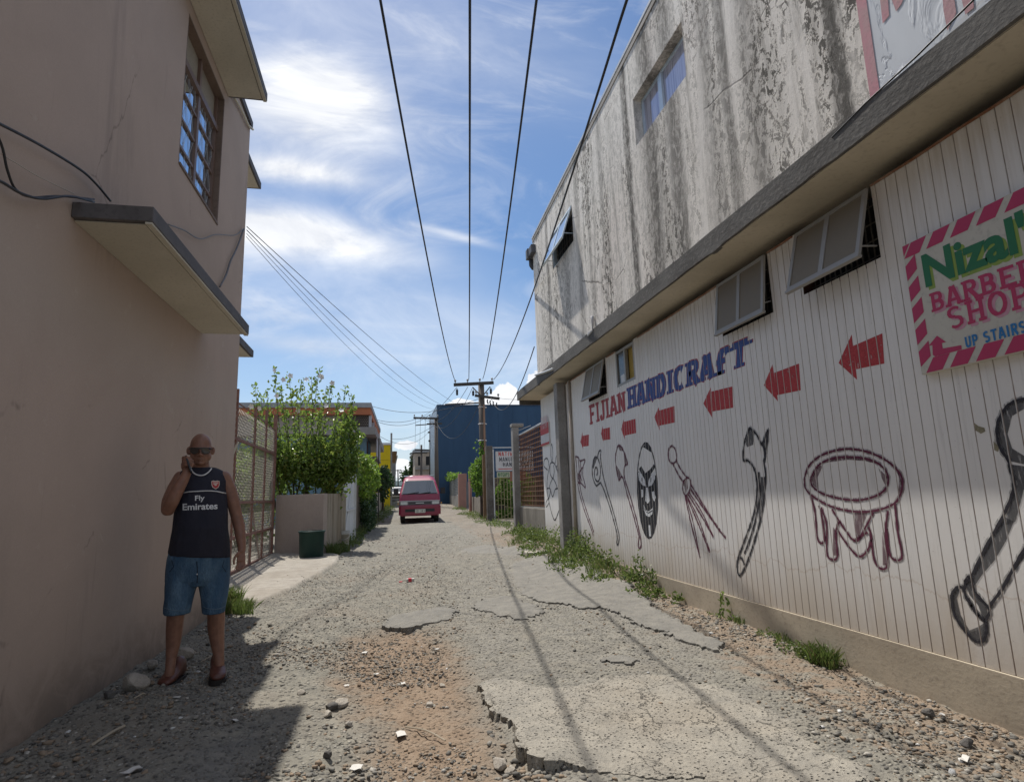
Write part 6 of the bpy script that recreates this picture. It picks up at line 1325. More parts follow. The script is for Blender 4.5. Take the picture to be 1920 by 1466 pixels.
def gravel():
    rng = np.random.RandomState(77); S = stone_shapes(14, rng); V = []; F = []; n0 = 0; xs_ = []; ys_ = []; sz = []
    def put(n, xf, yf, s0, s1): xs_.extend(xf(n)); ys_.extend(yf(n)); sz.extend(s0*np.exp(rng.uniform(0, 1, n)**2.4*math.log(s1/s0)))
    U = rng.uniform
    put(9000, lambda n: U(-1.9, .1, n), lambda n: 2.0+U(0, 1, n)**1.2*4.2, .005, .026)
    put(1500, lambda n: -1.9+np.abs(rng.normal(0, .3, n)), lambda n: U(2.2, 8.0, n), .008, .034)
    put(9000, lambda n: 3.36-np.abs(rng.normal(0, .8, n)), lambda n: 2.2+U(0, 1, n)**1.3*5.0, .006, .028)
    put(9000, lambda n: U(-1.7, 2.9, n), lambda n: 2.2+U(0, 1, n)**1.3*9, .004, .017)
    put(6000, lambda n: U(-.95, .5, n), lambda n: 2.0+U(0, 1, n)**1.1*4, .004, .022)
    put(3500, lambda n: U(-1.3, 2.9, n), lambda n: 6+U(0, 1, n)**1.2*13, .009, .03)
    put(7000, lambda n: U(-1.0, .45, n), lambda n: 2.0+U(0, 1, n)**1.1*3.6, .004, .02)
    put(6000, lambda n: U(-1.4, 2.6, n), lambda n: 4+U(0, 1, n)**1.2*7, .005, .02)
    k_ = np.arange(260); pk = np.array(SLAB)[18:32, :2]; sg = rng.randint(0, len(pk)-1, 260); fr_ = U(0, 1, 260)[:, None]; q_ = pk[sg]*(1-fr_)+pk[sg+1]*fr_+rng.normal(0, .05, (260, 2))-[.05, .03]; xs_.extend(q_[:, 0]); ys_.extend(q_[:, 1]); sz.extend(U(.008, .03, 260))
    xs_ = np.array(xs_); ys_ = np.array(ys_); sz = np.array(sz)
    z, ms, mp, msm, md, ma, mw = ground_all(xs_, ys_); hard = np.maximum.reduce([ms*.95, mp*.88, msm*.95, ma*.9, mw*.62]); clump = fbm(xs_, ys_, 1.6, 4, 91)
    keep = (rng.uniform(0, 1, len(xs_)) > hard) & (xs_ < XR-.02) & (xs_ > XL+.01) & ((clump+rng.uniform(-.09, .09, len(xs_)) > .44))
    for x, y, z_, s in zip(xs_[keep], ys_[keep], z[keep], sz[keep]):
        a, f = S[rng.randint(len(S))]; th = U(0, 6.28); c, s_ = math.cos(th), math.sin(th); ti = rng.normal()*.3
        q = a*s; q = np.stack([q[:, 0]*c-q[:, 1]*s_, q[:, 0]*s_+q[:, 1]*c, q[:, 2]+q[:, 0]*ti*.4], 1)+[x, y, z_+s*.18]; V.append(q); F.append(f+n0); n0 += len(q)
    me = bpy.data.meshes.new('gravel'); V = np.concatenate(V); F = np.concatenate(F); me.vertices.add(len(V)); me.vertices.foreach_set('co', V.ravel()); me.loops.add(F.size); me.loops.foreach_set('vertex_index', F.ravel().astype(np.int32)); me.polygons.add(len(F)); me.polygons.foreach_set('loop_start', np.arange(0, F.size, 3, dtype=np.int32)); me.update(calc_edges=True); me.materials.append(GRAVM)
    o = bpy.data.objects.new('gravel', me); COL.objects.link(o); lab(o, 'loose grey and brown gravel over the broken alley surface', 'gravel', kind='stuff')
gravel()
ROCKM = surf('rock', (.36, .325, .275), (.25, .225, .195), .95, 9, 60, .6, .01, c3=(.40, .37, .32)); ROCKD = surf('dark_rock', (.115, .108, .10), (.08, .075, .07), .95, 9, 60, .6, .01)
def rock(px, py, w, label, mat=ROCKM, seed=0, fl=.65):
    rng = np.random.RandomState(seed+3); bm = bmesh.new(); bmesh.ops.create_icosphere(bm, subdivisions=3, radius=1); a = np.array([v.co[:] for v in bm.verts]); f = [[v.index for v in q.verts] for q in bm.faces]; bm.free()
    for _ in range(9): d = rng.normal(size=3); d /= np.linalg.norm(d); a = a-np.outer(np.maximum(a@d-rng.uniform(.5, .85), 0), d)*.9
    a *= (1+.10*(fbm(a[:, 0]*2+9, a[:, 1]*2+a[:, 2]*2+9, 1.3, 3, seed)-.5)[:, None]*2)
    p = onG(px, py); z_ = GZ(p[0], p[1]); th = rng.uniform(0, 6.28); a = a*[1, .8, fl]*w; a = np.stack([a[:, 0]*math.cos(th)-a[:, 1]*math.sin(th), a[:, 0]*math.sin(th)+a[:, 1]*math.cos(th), a[:, 2]+w*fl*.55], 1)+[p[0], p[1], z_]
    b = MB(); b.add(a, f); solo(b, 'rock', mat, label, 'rock', smooth=False)
for px, py, w, l, m_, s_ in ((254, 1294, .115, 'big pale rounded rock at the wall foot beside the man', ROCKM, 1), (284, 1252, .06, 'smaller rough rock at the wall behind the big pale one', ROCKM, 2), (345, 1228, .085, 'pale rock between the man\'s legs against the wall', ROCKM, 3), (205, 1312, .05, 'dark angular rock at the wall foot left of the big pale one', ROCKD, 4), (622, 1330, .05, 'dark round rock in the brown dirt patch', ROCKD, 5), (640, 1322, .055, 'brown lump beside the dark round rock in the dirt', ROCKM, 6), (615, 1345, .035, 'small flat stone in front of the dark round rock', ROCKM, 7), (565, 1302, .035, 'single grey stone on the gravel right of the building shadow', ROCKM, 8), (655, 1362, .03, 'small brown stone in the dirt near the picture bottom', ROCKM, 9),
                            (612, 1432, .035, 'black stone at the shadow edge near the picture bottom', ROCKD, 10), (1744, 1352, .04, 'dark reddish stone on the verge by the plinth', ROCKD, 11), (1815, 1402, .04, 'dark pointed stone on the right hand gravel', ROCKD, 12), (805, 1307, .035, 'flat pale stone on the dirt left of the concrete slab', ROCKM, 14), (830, 1270, .03, 'pale chunk at the upper edge of the dirt patch', ROCKM, 15), (935, 1420, .05, 'broken concrete chunk below the slab edge', ROCKM, 16), (958, 1430, .04, 'brown rubble lump beside the broken concrete chunk', ROCKM, 17)): rock(px, py, w, l, m_, s_)
# litter
PAPER = plain('litter_paper', (.52, .50, .46), .7); REDP = plain('litter_red', (.55, .03, .05), .5)
def scrap(px, py, w, h, seed, mat=PAPER, label='crumpled white scrap of litter lying on the dirt', name='paper_scrap', group='white litter scraps'):
    rng = np.random.RandomState(seed); p = onG(px, py); z_ = GZ(p[0], p[1])+.012; th = rng.uniform(0, 3.1); b = MB(); nx_, ny_ = 4, 3; V = []
    for j in range(ny_):
        for i in range(nx_): x_ = (i/(nx_-1)-.5)*w; y_ = (j/(ny_-1)-.5)*h; V.append((p[0]+x_*math.cos(th)-y_*math.sin(th), p[1]+x_*math.sin(th)+y_*math.cos(th), z_+rng.uniform(0, .25)*min(w, h)))
    F = [(j*nx_+i, j*nx_+i+1, (j+1)*nx_+i+1, (j+1)*nx_+i) for j in range(ny_-1) for i in range(nx_-1)]; b.add(V, F); b.add([(a_, b__, c_-.003) for a_, b__, c_ in V], [f[::-1] for f in F]); solo(b, name, mat, label, 'litter', group)
for k, (px, py, w, h) in enumerate(((752, 1371, .07, .05), (668, 1451, .06, .05), (684, 1218, .05, .04), (756, 1274, .05, .03), (650, 1278, .035, .03), (245, 1456, .09, .05), (705, 1258, .04, .03), (820, 1213, .04, .03), (330, 1318, .05, .025), (405, 1265, .04, .02), (440, 1352, .05, .02), (1810, 1428, .07, .03), (1768, 1352, .035, .03))): scrap(px, py, w, h, k)
p = onG(768, 1091); z_ = GZ(p[0], p[1]); ct = thing('drink_carton', 'small red and white drink carton lying on the gravel in mid alley', 'litter', (p[0], p[1], z_))
b = MB(); b.box(p[0]-.05, p[0]+.07, p[1]-.03, p[1]+.03, z_+.004, z_+.055); b.build('carton', PAPER, ct, bevel=.006); b = MB(); b.box(p[0]-.02, p[0]+.03, p[1]-.032, p[1]+.032, z_+.006, z_+.058); b.build('red_label', REDP, ct)
b = MB(); b.box(p[0]-.16, p[0]-.11, p[1]-.02, p[1]+.02, z_+.004, z_+.02); solo(b, 'bottle_cap', REDP, 'small red scrap beside the drink carton', 'litter')
b = MB(); p = onG(560, 1020); STK = plain('dry_stick', (.34, .29, .22), .9)
for k, (a, c) in enumerate((((760, 1352), (835, 1385)), ((170, 1405), (232, 1372)), ((250, 1325), (272, 1312)), ((376, 1238), (402, 1230)))):
    b = MB(); p = onG(*a); q = onG(*c); p[2] = GZ(p[0], p[1])+.012; q[2] = GZ(q[0], q[1])+.02; b.tube(smooth_pts([p, (p+q)/2+[.01, .01, .01], q]), .005 if k != 1 else .009, 5); solo(b, 'stick', STK, ['thin dry stick on the brown dirt', 'pale lath lying along the wall foot on dark gravel', 'short pale stick near the big pale rock', 'short white stick behind the man\'s feet'][k], 'stick')
# broken flag of concrete by the weeds
b = MB(); a = onG(985, 1042); c = onG(1060, 1040); z_ = GZ(a[0], a[1]); b.box(a[0], min(c[0], 3.2), a[1]-.15, a[1]+.25, z_-.05, z_+.09); solo(b, 'concrete_flag', surf('pale_flag', (.40, .37, .31), (.32, .29, .25), .95, 3, 30), 'pale broken concrete flag edge in the weeds before the grey column', 'kerb', bevel=.02)
# ------------------------------------------------------------ the man
M0 = np.array([-1.42, 5.06, 0]); FW = np.array([.27, -.963, 0]); FW /= np.linalg.norm(FW); RT = np.array([-FW[1], FW[0], 0])   # facing, and the picture's right
EYEP = np.array([0, 0, EYE])
def J(px, py, d=0.):                                  # on the upright plane through the man, d metres towards the viewer
    r = ray(px, py); k = ((M0+FW*d-EYEP)@FW)/(r@FW); return EYEP+r*k
def pw(px, py, n): return n*np.linalg.norm(J(px+1, py)-J(px, py))
SKIN, t = new_mat('brown_skin', (.17, .085, .058), .5, 0, .45); n_ = t.noise(t.pos(), 22, 4, .6); set_(t, 'Base Color', t.mix(t.ramp(n_, .3, .7), (.25, .125, .083, 1), (.19, .093, .062, 1))); t.b.inputs['Subsurface Weight'].default_value = .08; t.b.inputs['Subsurface Radius'].default_value = (.01, .004, .002); t.b.inputs['Subsurface Scale'].default_value = .05
set_(t, 'Normal', t.bump(t.noise(t.pos(), 160, 3), .12, .002))
ZG = GZ(-1.4, 5.0)
man = thing('person', 'bald man in black sleeveless football shirt and denim shorts, phone held to his ear', 'person', (M0[0], M0[1], ZG))
B = MB()
def limb(pts, n=14): # (px,py,d,rpx)
    P = [J(a, b_, d) for a, b_, d, r in pts]; rs = [pw(a, b_, r) for a, b_, d, r in pts]
    k = 5; P2 = smooth_pts(P, k); R2 = np.interp(np.linspace(0, len(pts)-1, len(P2)), range(len(pts)), rs); B.tube(P2, list(R2), n)
    B.ell(P[0], [rs[0]]*3, 12, 8); B.ell(P[-1], [rs[-1]]*3, 12, 8)
def ring(py, x0, x1, dep, d=0., n=24, pw_=2.3):
    c = (J(x0, py, d)+J(x1, py, d))/2; a = np.linalg.norm(J(x1, py, d)-J(x0, py, d))/2; out = []
    for k in range(n):
        th = 2*math.pi*k/n; cs_, sn = math.cos(th), math.sin(th); f_ = (abs(cs_)**pw_+abs(sn)**pw_)**(-1/pw_); out.append(tuple(c+RT*a*cs_*f_+FW*dep*sn*f_))
    return out
# legs
limb([(342, 1060, -.02, 24), (338, 1100, 0, 22), (330, 1150, .02, 17.5), (327, 1180, 0, 16.5), (325, 1205, -.01, 14.5), (321, 1232, .0, 10.5), (319, 1252, .01, 9.6), (317, 1272, .01, 10)])
limb([(396, 1058, -.02, 24), (400, 1098, 0, 22), (405, 1148, .02, 17), (405, 1172, 0, 16.5), (407, 1198, -.01, 14), (410, 1226, .0, 10.5), (411, 1243, .01, 9.8), (411, 1266, .01, 10)])
# trunk under the clothes, neck
B.loft([ring(y_, a, c, dp, d) for y_, a, c, dp, d in ((1080, 322, 420, .12, 0), (1040, 322, 424, .135, .01), (1000, 330, 421, .14, .02), (960, 335, 419, .135, .01), (925, 336, 418, .12, 0), (905, 332, 423, .105, -.01), (892, 333, 423, .085, -.02), (884, 346, 410, .065, -.02))])
limb([(378, 893, -.03, 19), (377, 880, -.02, 17), (376, 866, -.01, 16.5), (376, 852, -.01, 16.5)])
# raised arm
limb([(339, 895, -.01, 14), (329, 915, .04, 15.5), (319, 938, .11, 15.5), (315, 955, .16, 13.5)])
limb([(315, 955, .16, 13), (323, 938, .20, 13.8), (335, 914, .21, 12.5), (346, 895, .20, 10), (351, 884, .19, 8.6)])
# hanging arm
limb([(419, 896, -.01, 15), (429, 917, -.01, 14.5), (437, 940, .0, 13), (443, 965, .0, 11.5), (448, 985, .01, 11.5), (451, 1005, .04, 10.2), (453, 1022, .06, 8.2), (453, 1032, .07, 7.6)])
# head
RH = Matrix.Rotation(R_(15.7), 3, 'Z')
hc = J(376.5, 843, 0); S_ = np.linalg.norm(J(377.5, 843)-J(376.5, 843)); Vz = abs(J(376, 844)[2]-J(376, 843)[2])
HX = lambda x_: 1.0
def hp(px, py, d): return Vector(J(px, py, d))
def he(px, py, d, rx, ry, rz): B.ell(hp(px, py, d), (rx, ry, rz), 20, 14, RH)
he(376.5, 836, -.015, .076, .096, .098); he(376.5, 846, .005, .073, .085, .09); he(376.5, 857, .022, .064, .070, .062); he(376.5, 865, .034, .046, .052, .036)
he(364, 856, .03, .03, .04, .035); he(389, 856, .03, .03, .04, .035)
he(376.5, 841, .062, .056, .024, .02)
he(376.5, 848, .094, .012, .014, .022); he(376.5, 852.5, .104, .015, .016, .011); he(371.8, 853.5, .092, .010, .011, .008); he(381.2, 853.5, .092, .010, .011, .008)
he(376.5, 860.2, .088, .024, .012, .0065); he(376.5, 863, .087, .020, .012, .006); he(376.5, 868.5, .075, .022, .018, .015)
for sx, ex in ((-1, 353.2), (1, 399.6)):
    B.ell(hp(ex, 845, -.012), (.013, .022, .032), 12, 10, RH @ Matrix.Rotation(R_(sx*22), 3, 'Z')); B.ell(hp(ex-sx*1., 850, -.008), (.011, .014, .014), 10, 8, RH)
# hands: palm, four separate bent fingers, thumb
def finger(pts, r0, r1):
    P = smooth_pts([np.array(p) for p in pts], 5); B.tube(P, list(np.linspace(r0, r1, len(P))), 8); B.ell(P[-1], [r1]*3, 8, 6)
pc = J(349, 872, .185); 
B.loft([[tuple(J(a, b_, d+.016*q) if False else np.array(J(a, b_, d))+FW*.014*q) for (a, b_, d, q) in row] for row in (
    ((344, 884, .185, 1), (357, 885, .185, 1), (357, 885, .185, -1), (344, 884, .185, -1)), ((341, 873, .185, 1), (356, 877, .185, 1), (356, 877, .185, -1), (341, 873, .185, -1)), ((341, 861, .175, 1), (352, 862, .175, 1), (352, 862, .175, -1), (341, 861, .175, -1)))])
for py, ln, tip in ((857.5, 0, 358), (862.5, 1, 362.5), (868, 1, 363), (873, 0, 361.5)):
    finger([J(342.5, py+1.5, .165), J(344, py-.5, .21), J(350, py-.8, .235), J(tip-2.5, py+.4, .232), J(tip-.5, py+1.5, .218)], .0098, .0078)
finger([J(346, 883, .19), J(342, 874, .15), J(345, 862, .135), J(349, 855, .135)], .0125, .0095)
B.loft([[tuple(np.array(J(a, b_, d))+FW*.016*q) for (a, b_, d, q) in row] for row in (
    ((447, 1031, .07, 1), (459, 1031, .07, 1), (459, 1031, .07, -1), (447, 1031, .07, -1)), ((444, 1042, .085, 1), (460, 1042, .08, 1), (460, 1042, .07, -1), (444, 1042, .07, -1)), ((444, 1052, .09, 1), (460, 1051, .08, 1), (460, 1051, .07, -1), (444, 1052, .07, -1)))])
for k, (bx, by, mx_, my, tx, ty) in enumerate(((446.5, 1050, 445, 1059, 441.5, 1064.5), (450.5, 1051, 449.5, 1062, 444.5, 1067.5), (454.5, 1051, 454, 1062.5, 449, 1068.5), (458.3, 1050, 458, 1059.5, 454, 1065.5))):
    finger([J(bx, by, .085), J(mx_, my, .095), J((mx_+tx)/2-.3, (my+ty)/2+1.5, .115), J(tx, ty, .125)], .0098, .0076)
finger([J(447, 1036, .09), J(441.5, 1043, .115), J(438.5, 1051, .125), J(439, 1057, .13)], .0118, .0085)
body = fuse(B, 'body', SKIN, man, .0052, 4)
# shirt
CL, t = new_mat('black_jersey', (.012, .012, .016), .75, 0, .25); n_ = t.noise(t.pos((1, 1, .5)), 9, 4, .6); set_(t, 'Base Color', t.mix(n_, (.016, .017, .028, 1), (.03, .03, .044, 1))); set_(t, 'Normal', t.bump(t.m('ADD', n_, t.m('MULTIPLY', t.noise(t.pos(), 300, 2), .15)), .9, .03))
B = MB()
def shear(r, k): return [(x_, y_, z_+k*((x_-M0[0])*RT[0]+(y_-M0[1])*RT[1])) for x_, y_, z_ in r]
rows = ((1040, 315, 432, .158, .012), (1030, 316, 431, .163, .014), (1012, 318.5, 430, .17, .02), (990, 322, 428.5, .172, .024), (965, 326, 427, .165, .02), (940, 330, 426, .152, .01), (918, 331, 425.5, .138, 0), (903, 329, 427, .122, -.01), (893, 329.5, 426, .104, -.018), (886, 333, 423, .088, -.022), (880.5, 343, 414, .076, -.024), (876.5, 354, 404, .07, -.024))
R = [ring(*q) for q in rows]; R = [[(x_, y_, z_-.10*max(0, (1-i/2.))*((x_-M0[0])*RT[0]+(y_-M0[1])*RT[1]+.1)) for x_, y_, z_ in r] for i, r in enumerate(R)]
n = len(R[0])
for i in range(len(R)-1):                             # soft cloth folds
    for k in range(n):
        x_, y_, z_ = R[i][k]; f_ = .004*math.sin(k*2.1+i*1.1)*max(0, 1-i/8.)+.005*math.sin(i*1.7+k*.6)*(1 if 2 < i < 7 else .3); c = np.mean(R[i], axis=0); d = np.array([x_, y_, 0])-[c[0], c[1], 0]; d /= np.linalg.norm(d); R[i][k] = (x_+d[0]*f_, y_+d[1]*f_, z_)
B.loft(R); shirt = fuse(B, 'shirt', CL, man, .008, 3)
bvh = BVHTree.FromPolygons([v.co+BASE[shirt.name] for v in shirt.data.vertices], [list(p.vertices) for p in shirt.data.polygons])
def hit(px, py, lift=.003):
    d = Vector(ray(px, py)).normalized(); h = bvh.ray_cast(Vector(EYEP), d)
    if h[0] is None: h = bvh.find_nearest(Vector(J(px, py, .1)))
    return np.array(h[0]+h[1]*lift)
WHITE = plain('white_print', (.62, .62, .62), .7); CREST = plain('crest_red', (.42, .03, .035), .6); CREAM = plain('crest_cream', (.60, .50, .42), .6)
def cloth_text(body_, bl, br, tl, bold, mat, lift=.0035, name='lettering'):
    v, f = text_mesh(body_, bold); w_ = max(q[0] for q in v); h_ = .70; o_ = np.array(bl, float); u_ = (np.array(br)-o_)/w_; vv = (np.array(tl)-o_)/h_
    bm = bmesh.new(); vs = [bm.verts.new((q[0], q[1], 0)) for q in v]
    for q in f:
        try: bm.faces.new([vs[i] for i in q])
        except ValueError: pass
    bmesh.ops.triangulate(bm, faces=bm.faces); 
    for _ in range(2):
        es = [e for e in bm.edges if e.calc_length() > .12]
        if es: bmesh.ops.subdivide_edges(bm, edges=es, cuts=1)
    bmesh.ops.triangulate(bm, faces=[q for q in bm.faces if len(q.verts) > 3]); bm.verts.index_update()
    b = MB(); b.add([hit(*(o_+u_*q.co.x+vv*q.co.y), lift) for q in bm.verts], [[x_.index for x_ in q.verts] for q in bm.faces]); bm.free(); return b.build(name, mat, shirt)
z_b = lambda x_, y_: (290+x_*.19108, 800+y_*.19108)
cloth_text('Fly', z_b(392, 724), z_b(490, 720), z_b(392, 676), .02, WHITE)
cloth_text('Emirates', z_b(272, 818), z_b(615, 806), z_b(272, 756), .022, WHITE)
def cloth_poly(pts, mat, lift, name):
    c = np.mean(pts, axis=0); b = MB(); n = len(pts); V = [hit(*c, lift)]+[hit(*p, lift) for p in pts]; b.add(V, [(0, 1+i, 1+(i+1) % n) for i in range(n)]); return b.build(name, mat, shirt)
sh = lambda k: [z_b(595+(x_-595)*k, 570+(y_-570)*k) for x_, y_ in ((556, 535), (575, 528), (595, 534), (615, 528), (635, 535), (635, 570), (625, 595), (597, 614), (565, 595), (556, 570))]
cr = cloth_poly(sh(1.), CREAM, .003, 'crest'); cloth_poly(sh(.84), CREST, .0045, 'crest_field')
for q in ([(572, 556), (618, 552), (622, 560), (590, 566), (572, 565)], [(584, 570), (606, 566), (606, 576), (596, 582), (584, 578)], [(570, 540), (620, 538), (620, 544), (570, 546)]): cloth_poly([z_b(*p) for p in q], CREAM, .006, 'crest_emblem')
cloth_poly([z_b(*p) for p in ((308, 570), (318, 584), (312, 586))], WHITE, .004, 'small_logo')
b = MB(); b.tube([hit(*z_b(x_, y_), .002) for x_, y_ in ((286, 650), (310, 643), (340, 638), (380, 635), (420, 633), (450, 631), (500, 629), (550, 629), (600, 633), (650, 643), (696, 653))], .0042, 6); b.build('chest_piping', WHITE, shirt, smooth=True)
b = MB(); cp_ = [hit(x_, y_, .002) for x_, y_ in ((357.5, 877.5), (360, 883), (364, 887.5), (370, 890.5), (377, 891.5), (384, 890), (390, 886), (394, 882), (396.5, 878))]
b.tube(smooth_pts(cp_, 4), .0052, 6); b.build('collar_trim', WHITE, shirt, smooth=True)
# shorts
DEN, t = new_mat('denim', (.03, .065, .12), .85, 0, .25); n_ = t.noise(t.pos((1, 1, .45)), 7, 5, .65); f_ = t.noise(t.pos((2.2, 2.2, .6)), 90, 3, .7)
set_(t, 'Base Color', t.mix(t.ramp(f_, .3, .8, 0, .5), t.mix(t.ramp(n_, .35, .7), (.05, .105, .18, 1), (.13, .215, .30, 1)), (.015, .03, .06, 1))); set_(t, 'Normal', t.bump(t.m('ADD', t.m('MULTIPLY', n_, 1.2), t.m('MULTIPLY', f_, .2)), 1., .035))
B = MB(); B.loft([ring(y_, a, c, dp, d) for y_, a, c, dp, d in ((1025, 318, 429, .148, .012), (1045, 312.5, 431.5, .152, .008), (1065, 310, 431.5, .152, .0), (1085, 309, 431, .145, -.005), (1096, 311, 430, .12, -.005))])
for rows in (((1075, 312, 374, .13, -.005), (1095, 309, 370, .128, 0), (1120, 308, 363, .12, .01), (1138, 306.5, 359, .116, .012), (1150, 306, 357.5, .114, .012)), ((1075, 370, 430.5, .13, -.005), (1095, 372, 430, .128, 0), (1118, 376, 426.5, .12, .01), (1136, 378.5, 423, .116, .012), (1148, 379, 421.5, .114, .012))):
    R = [ring(*q) for q in rows]
    for i, r in enumerate(R): R[i] = [(x_+.004*math.sin(k*2.7+i), y_+.004*math.cos(k*1.9+i*2), z_) for k, (x_, y_, z_) in enumerate(r)]
    B.loft(R)
shorts = fuse(B, 'shorts', DEN, man, .0075, 3)
HEM = plain('hem_stitch', (.10, .15, .20), .85)
bvh = BVHTree.FromPolygons([v.co+BASE[shorts.name] for v in shorts.data.vertices], [list(p.vertices) for p in shorts.data.polygons])
for pts in ([(308, 1139), (320, 1143), (335, 1144.5), (350, 1143), (358, 1139)], [(380, 1136.5), (390, 1140.5), (403, 1141.5), (414, 1140), (421.5, 1136)]):
    b = MB(); b.tube([hit(x_, y_, .001) for x_, y_ in smooth_pts([(p[0], p[1], 0) for p in pts], 4) and [(q[0], q[1]) for q in smooth_pts([(p[0], p[1], 0) for p in pts], 4)]], .003, 5); b.build('hem_stitch', HEM, shorts)
b = MB(); b.tube([hit(x_, y_, .001) for x_, y_ in ((369, 1052), (370, 1065), (370.5, 1080), (370, 1092))], .0035, 5); b.build('fly_seam', plain('dark_seam', (.012, .02, .035), .9), shorts)
b = MB(); b.ell(hit(369.5, 1076, .003), (.006, .006, .006), 8, 6); b.build('button', METALCAP, shorts)
for pts in ([(322, 1050), (326, 1062), (318, 1072)], [(420, 1050), (417, 1062), (424, 1072)]): b = MB(); b.tube([hit(x_, y_, .001) for x_, y_ in pts], .0028, 5); b.build('pocket_seam', bpy.data.materials['dark_seam'], shorts)
# shoes
LEATH, t = new_mat('brown_leather', (.11, .035, .02), .42, 0, .5); n_ = t.noise(t.pos(), 14, 4); set_(t, 'Base Color', t.mix(n_, (.068, .021, .014, 1), (.115, .038, .024, 1))); set_(t, 'Normal', t.bump(t.noise(t.pos(), 40, 3), .2, .005))
def shoe(px, py, axis, name='shoe', K=1.16):
    p = onZ(px, py, ZG); ax = np.array([axis[0], axis[1], 0]); ax /= np.linalg.norm(ax); sd = np.array([ax[1], -ax[0], 0]); toe = p; L = .30
    def sec(t_, w_, h0, h1, sq=2.2, n=16):
        c = toe-ax*L*t_; w_ = w_*K; h1 = h1*K
        return [tuple(c+sd*w_*math.copysign(abs(math.cos(a))**(2/sq), math.cos(a))+np.array([0, 0, ZGs+(h0+h1)/2+(h1-h0)/2*math.copysign(abs(math.sin(a))**(2/sq), math.sin(a))])) for a in np.linspace(0, 2*math.pi, n, endpoint=False)]
    ZGs = 0
    B = MB(); B.loft([sec(0.005, .018, .025, .04), sec(.03, .034, .022, .052), sec(.10, .045, .022, .062), sec(.22, .050, .022, .072), sec(.36, .049, .022, .088), sec(.50, .043, .022, .108), sec(.62, .042, .022, .136), sec(.74, .042, .022, .152), sec(.86, .040, .022, .15), sec(.95, .034, .022, .128), sec(1.0, .022, .03, .09)])
    s_ = fuse(B, name, LEATH, man, .006, 4)
    b = MB(); q = [(0.0, .02), (.03, .037), (.1, .048), (.22, .053), (.36, .051), (.5, .044), (.65, .040), (.85, .040), (.97, .034), (1.01, .02)]
    ring_ = [toe-ax*L*t_+sd*w_*K for t_, w_ in q]+[toe-ax*L*t_-sd*w_*K for t_, w_ in q[::-1]]
    b.loft([[(a[0], a[1], ZG-.012+.0) for a in ring_], [(a[0], a[1], ZG+.026) for a in ring_]]); b.build('sole', plain('dark_sole', (.02, .015, .012), .8), s_, fixn=True)
    b = MB()
    for k in range(4):
        t_ = .40+.075*k; c = toe-ax*L*t_+np.array([0, 0, .0+np.interp(t_, [.36, .5, .62, .74], [.089*1.16, .109*1.16, .129*1.16, .139*1.16])]); b.tube([c-sd*.022+[0, 0, -.008], c+[0, 0, .004], c+sd*.022+[0, 0, -.008]], .0035, 5)
    b.build('laces', plain('dark_lace', (.05, .02, .015), .8), s_)
shoe(304, 1294, FW*1.0-RT*.42); shoe(409, 1282, FW*1.0+RT*.03)
# sunglasses
LENS = glass_mat('dark_lens', (.004, .004, .005), .25, .04); FRAME = plain('glasses_frame', (.015, .015, .016), .35)
sg = MB(); hcx = 375.3
def gp_(u_, py, off=0.): # u in px from the nose line, wrapped round the face
    d = .112-.055*(abs(u_)/21.)**2.2+off; return J(hcx+u_, py, d)
for s in (-1, 1):
    top = [(2.0, 840.6), (8, 839.2), (14, 839.0), (19., 840.2)]; bot = [(18.6, 848), (14, 851.), (8, 851.2), (3.2, 848)]
    o_ = [gp_(s*u_, py) for u_, py in top+bot]; i_ = [gp_(s*u_, py, -.006) for u_, py in top+bot]; sg.loft([o_, i_] if s > 0 else [i_, o_])
gl_ = sg.build('sunglasses', LENS, man, fixn=True)
b = MB(); b.tube([gp_(-2.6, 841.8, .002), gp_(0, 841, .004), gp_(2.6, 841.8, .002)], .0035, 6); b.tube([gp_(u_, 839.6, .001) for u_ in np.linspace(-19, 19, 15)], .0032, 6)
for s, ex in ((-1, 352.5), (1, 400.5)): b.tube([gp_(s*18.8, 841.5, 0), J(hcx+s*21.5, 841, .02), J(ex, 842, -.02)], .0034, 6)
b.build('frame', FRAME, gl_, smooth=True)
# stubble and lips
def face_patch(pts, mat, name, lift=.0012):
    bv = BVHTree.FromPolygons([v.co+BASE[body.name] for v in body.data.vertices], [list(p.vertices) for p in body.data.polygons]); b = MB(); V = []
    for x_, y_ in pts:
        h = bv.ray_cast(Vector(EYEP), Vector(ray(x_, y_)).normalized()); V.append(h[0]+h[1]*lift)
    c = sum(V, Vector())/len(V); b.add([c]+V, [(0, 1+i, 1+(i+1) % len(V)) for i in range(len(V))]); return b.build(name, mat, body)
face_patch([(369.5, 861.2), (373, 860.2), (376.5, 860.8), (380, 860.2), (383.5, 861.2), (380, 862.2), (376.5, 862.4), (373, 862.2)], plain('mouth_line', (.045, .018, .015), .6), 'mouth')
# phone
ph = J(354, 871, .226); ua = (J(349, 855, .20)-J(359.5, 887, .235)); ua /= np.linalg.norm(ua); na = np.cross(ua, FW); na /= np.linalg.norm(na); fa = np.cross(na, ua)
b = MB(); p = []
for s in (-1, 1):
    for i, j in ((-1, -1), (1, -1), (1, 1), (-1, 1)): p.append(ph+ua*.066*s+na*.007*i+fa*.027*j)
b.hexa(p); phone = solo(b, 'mobile_phone', plain('phone_black', (.012, .012, .013), .3), 'black mobile phone the man holds against his right ear', 'phone', bevel=.004)
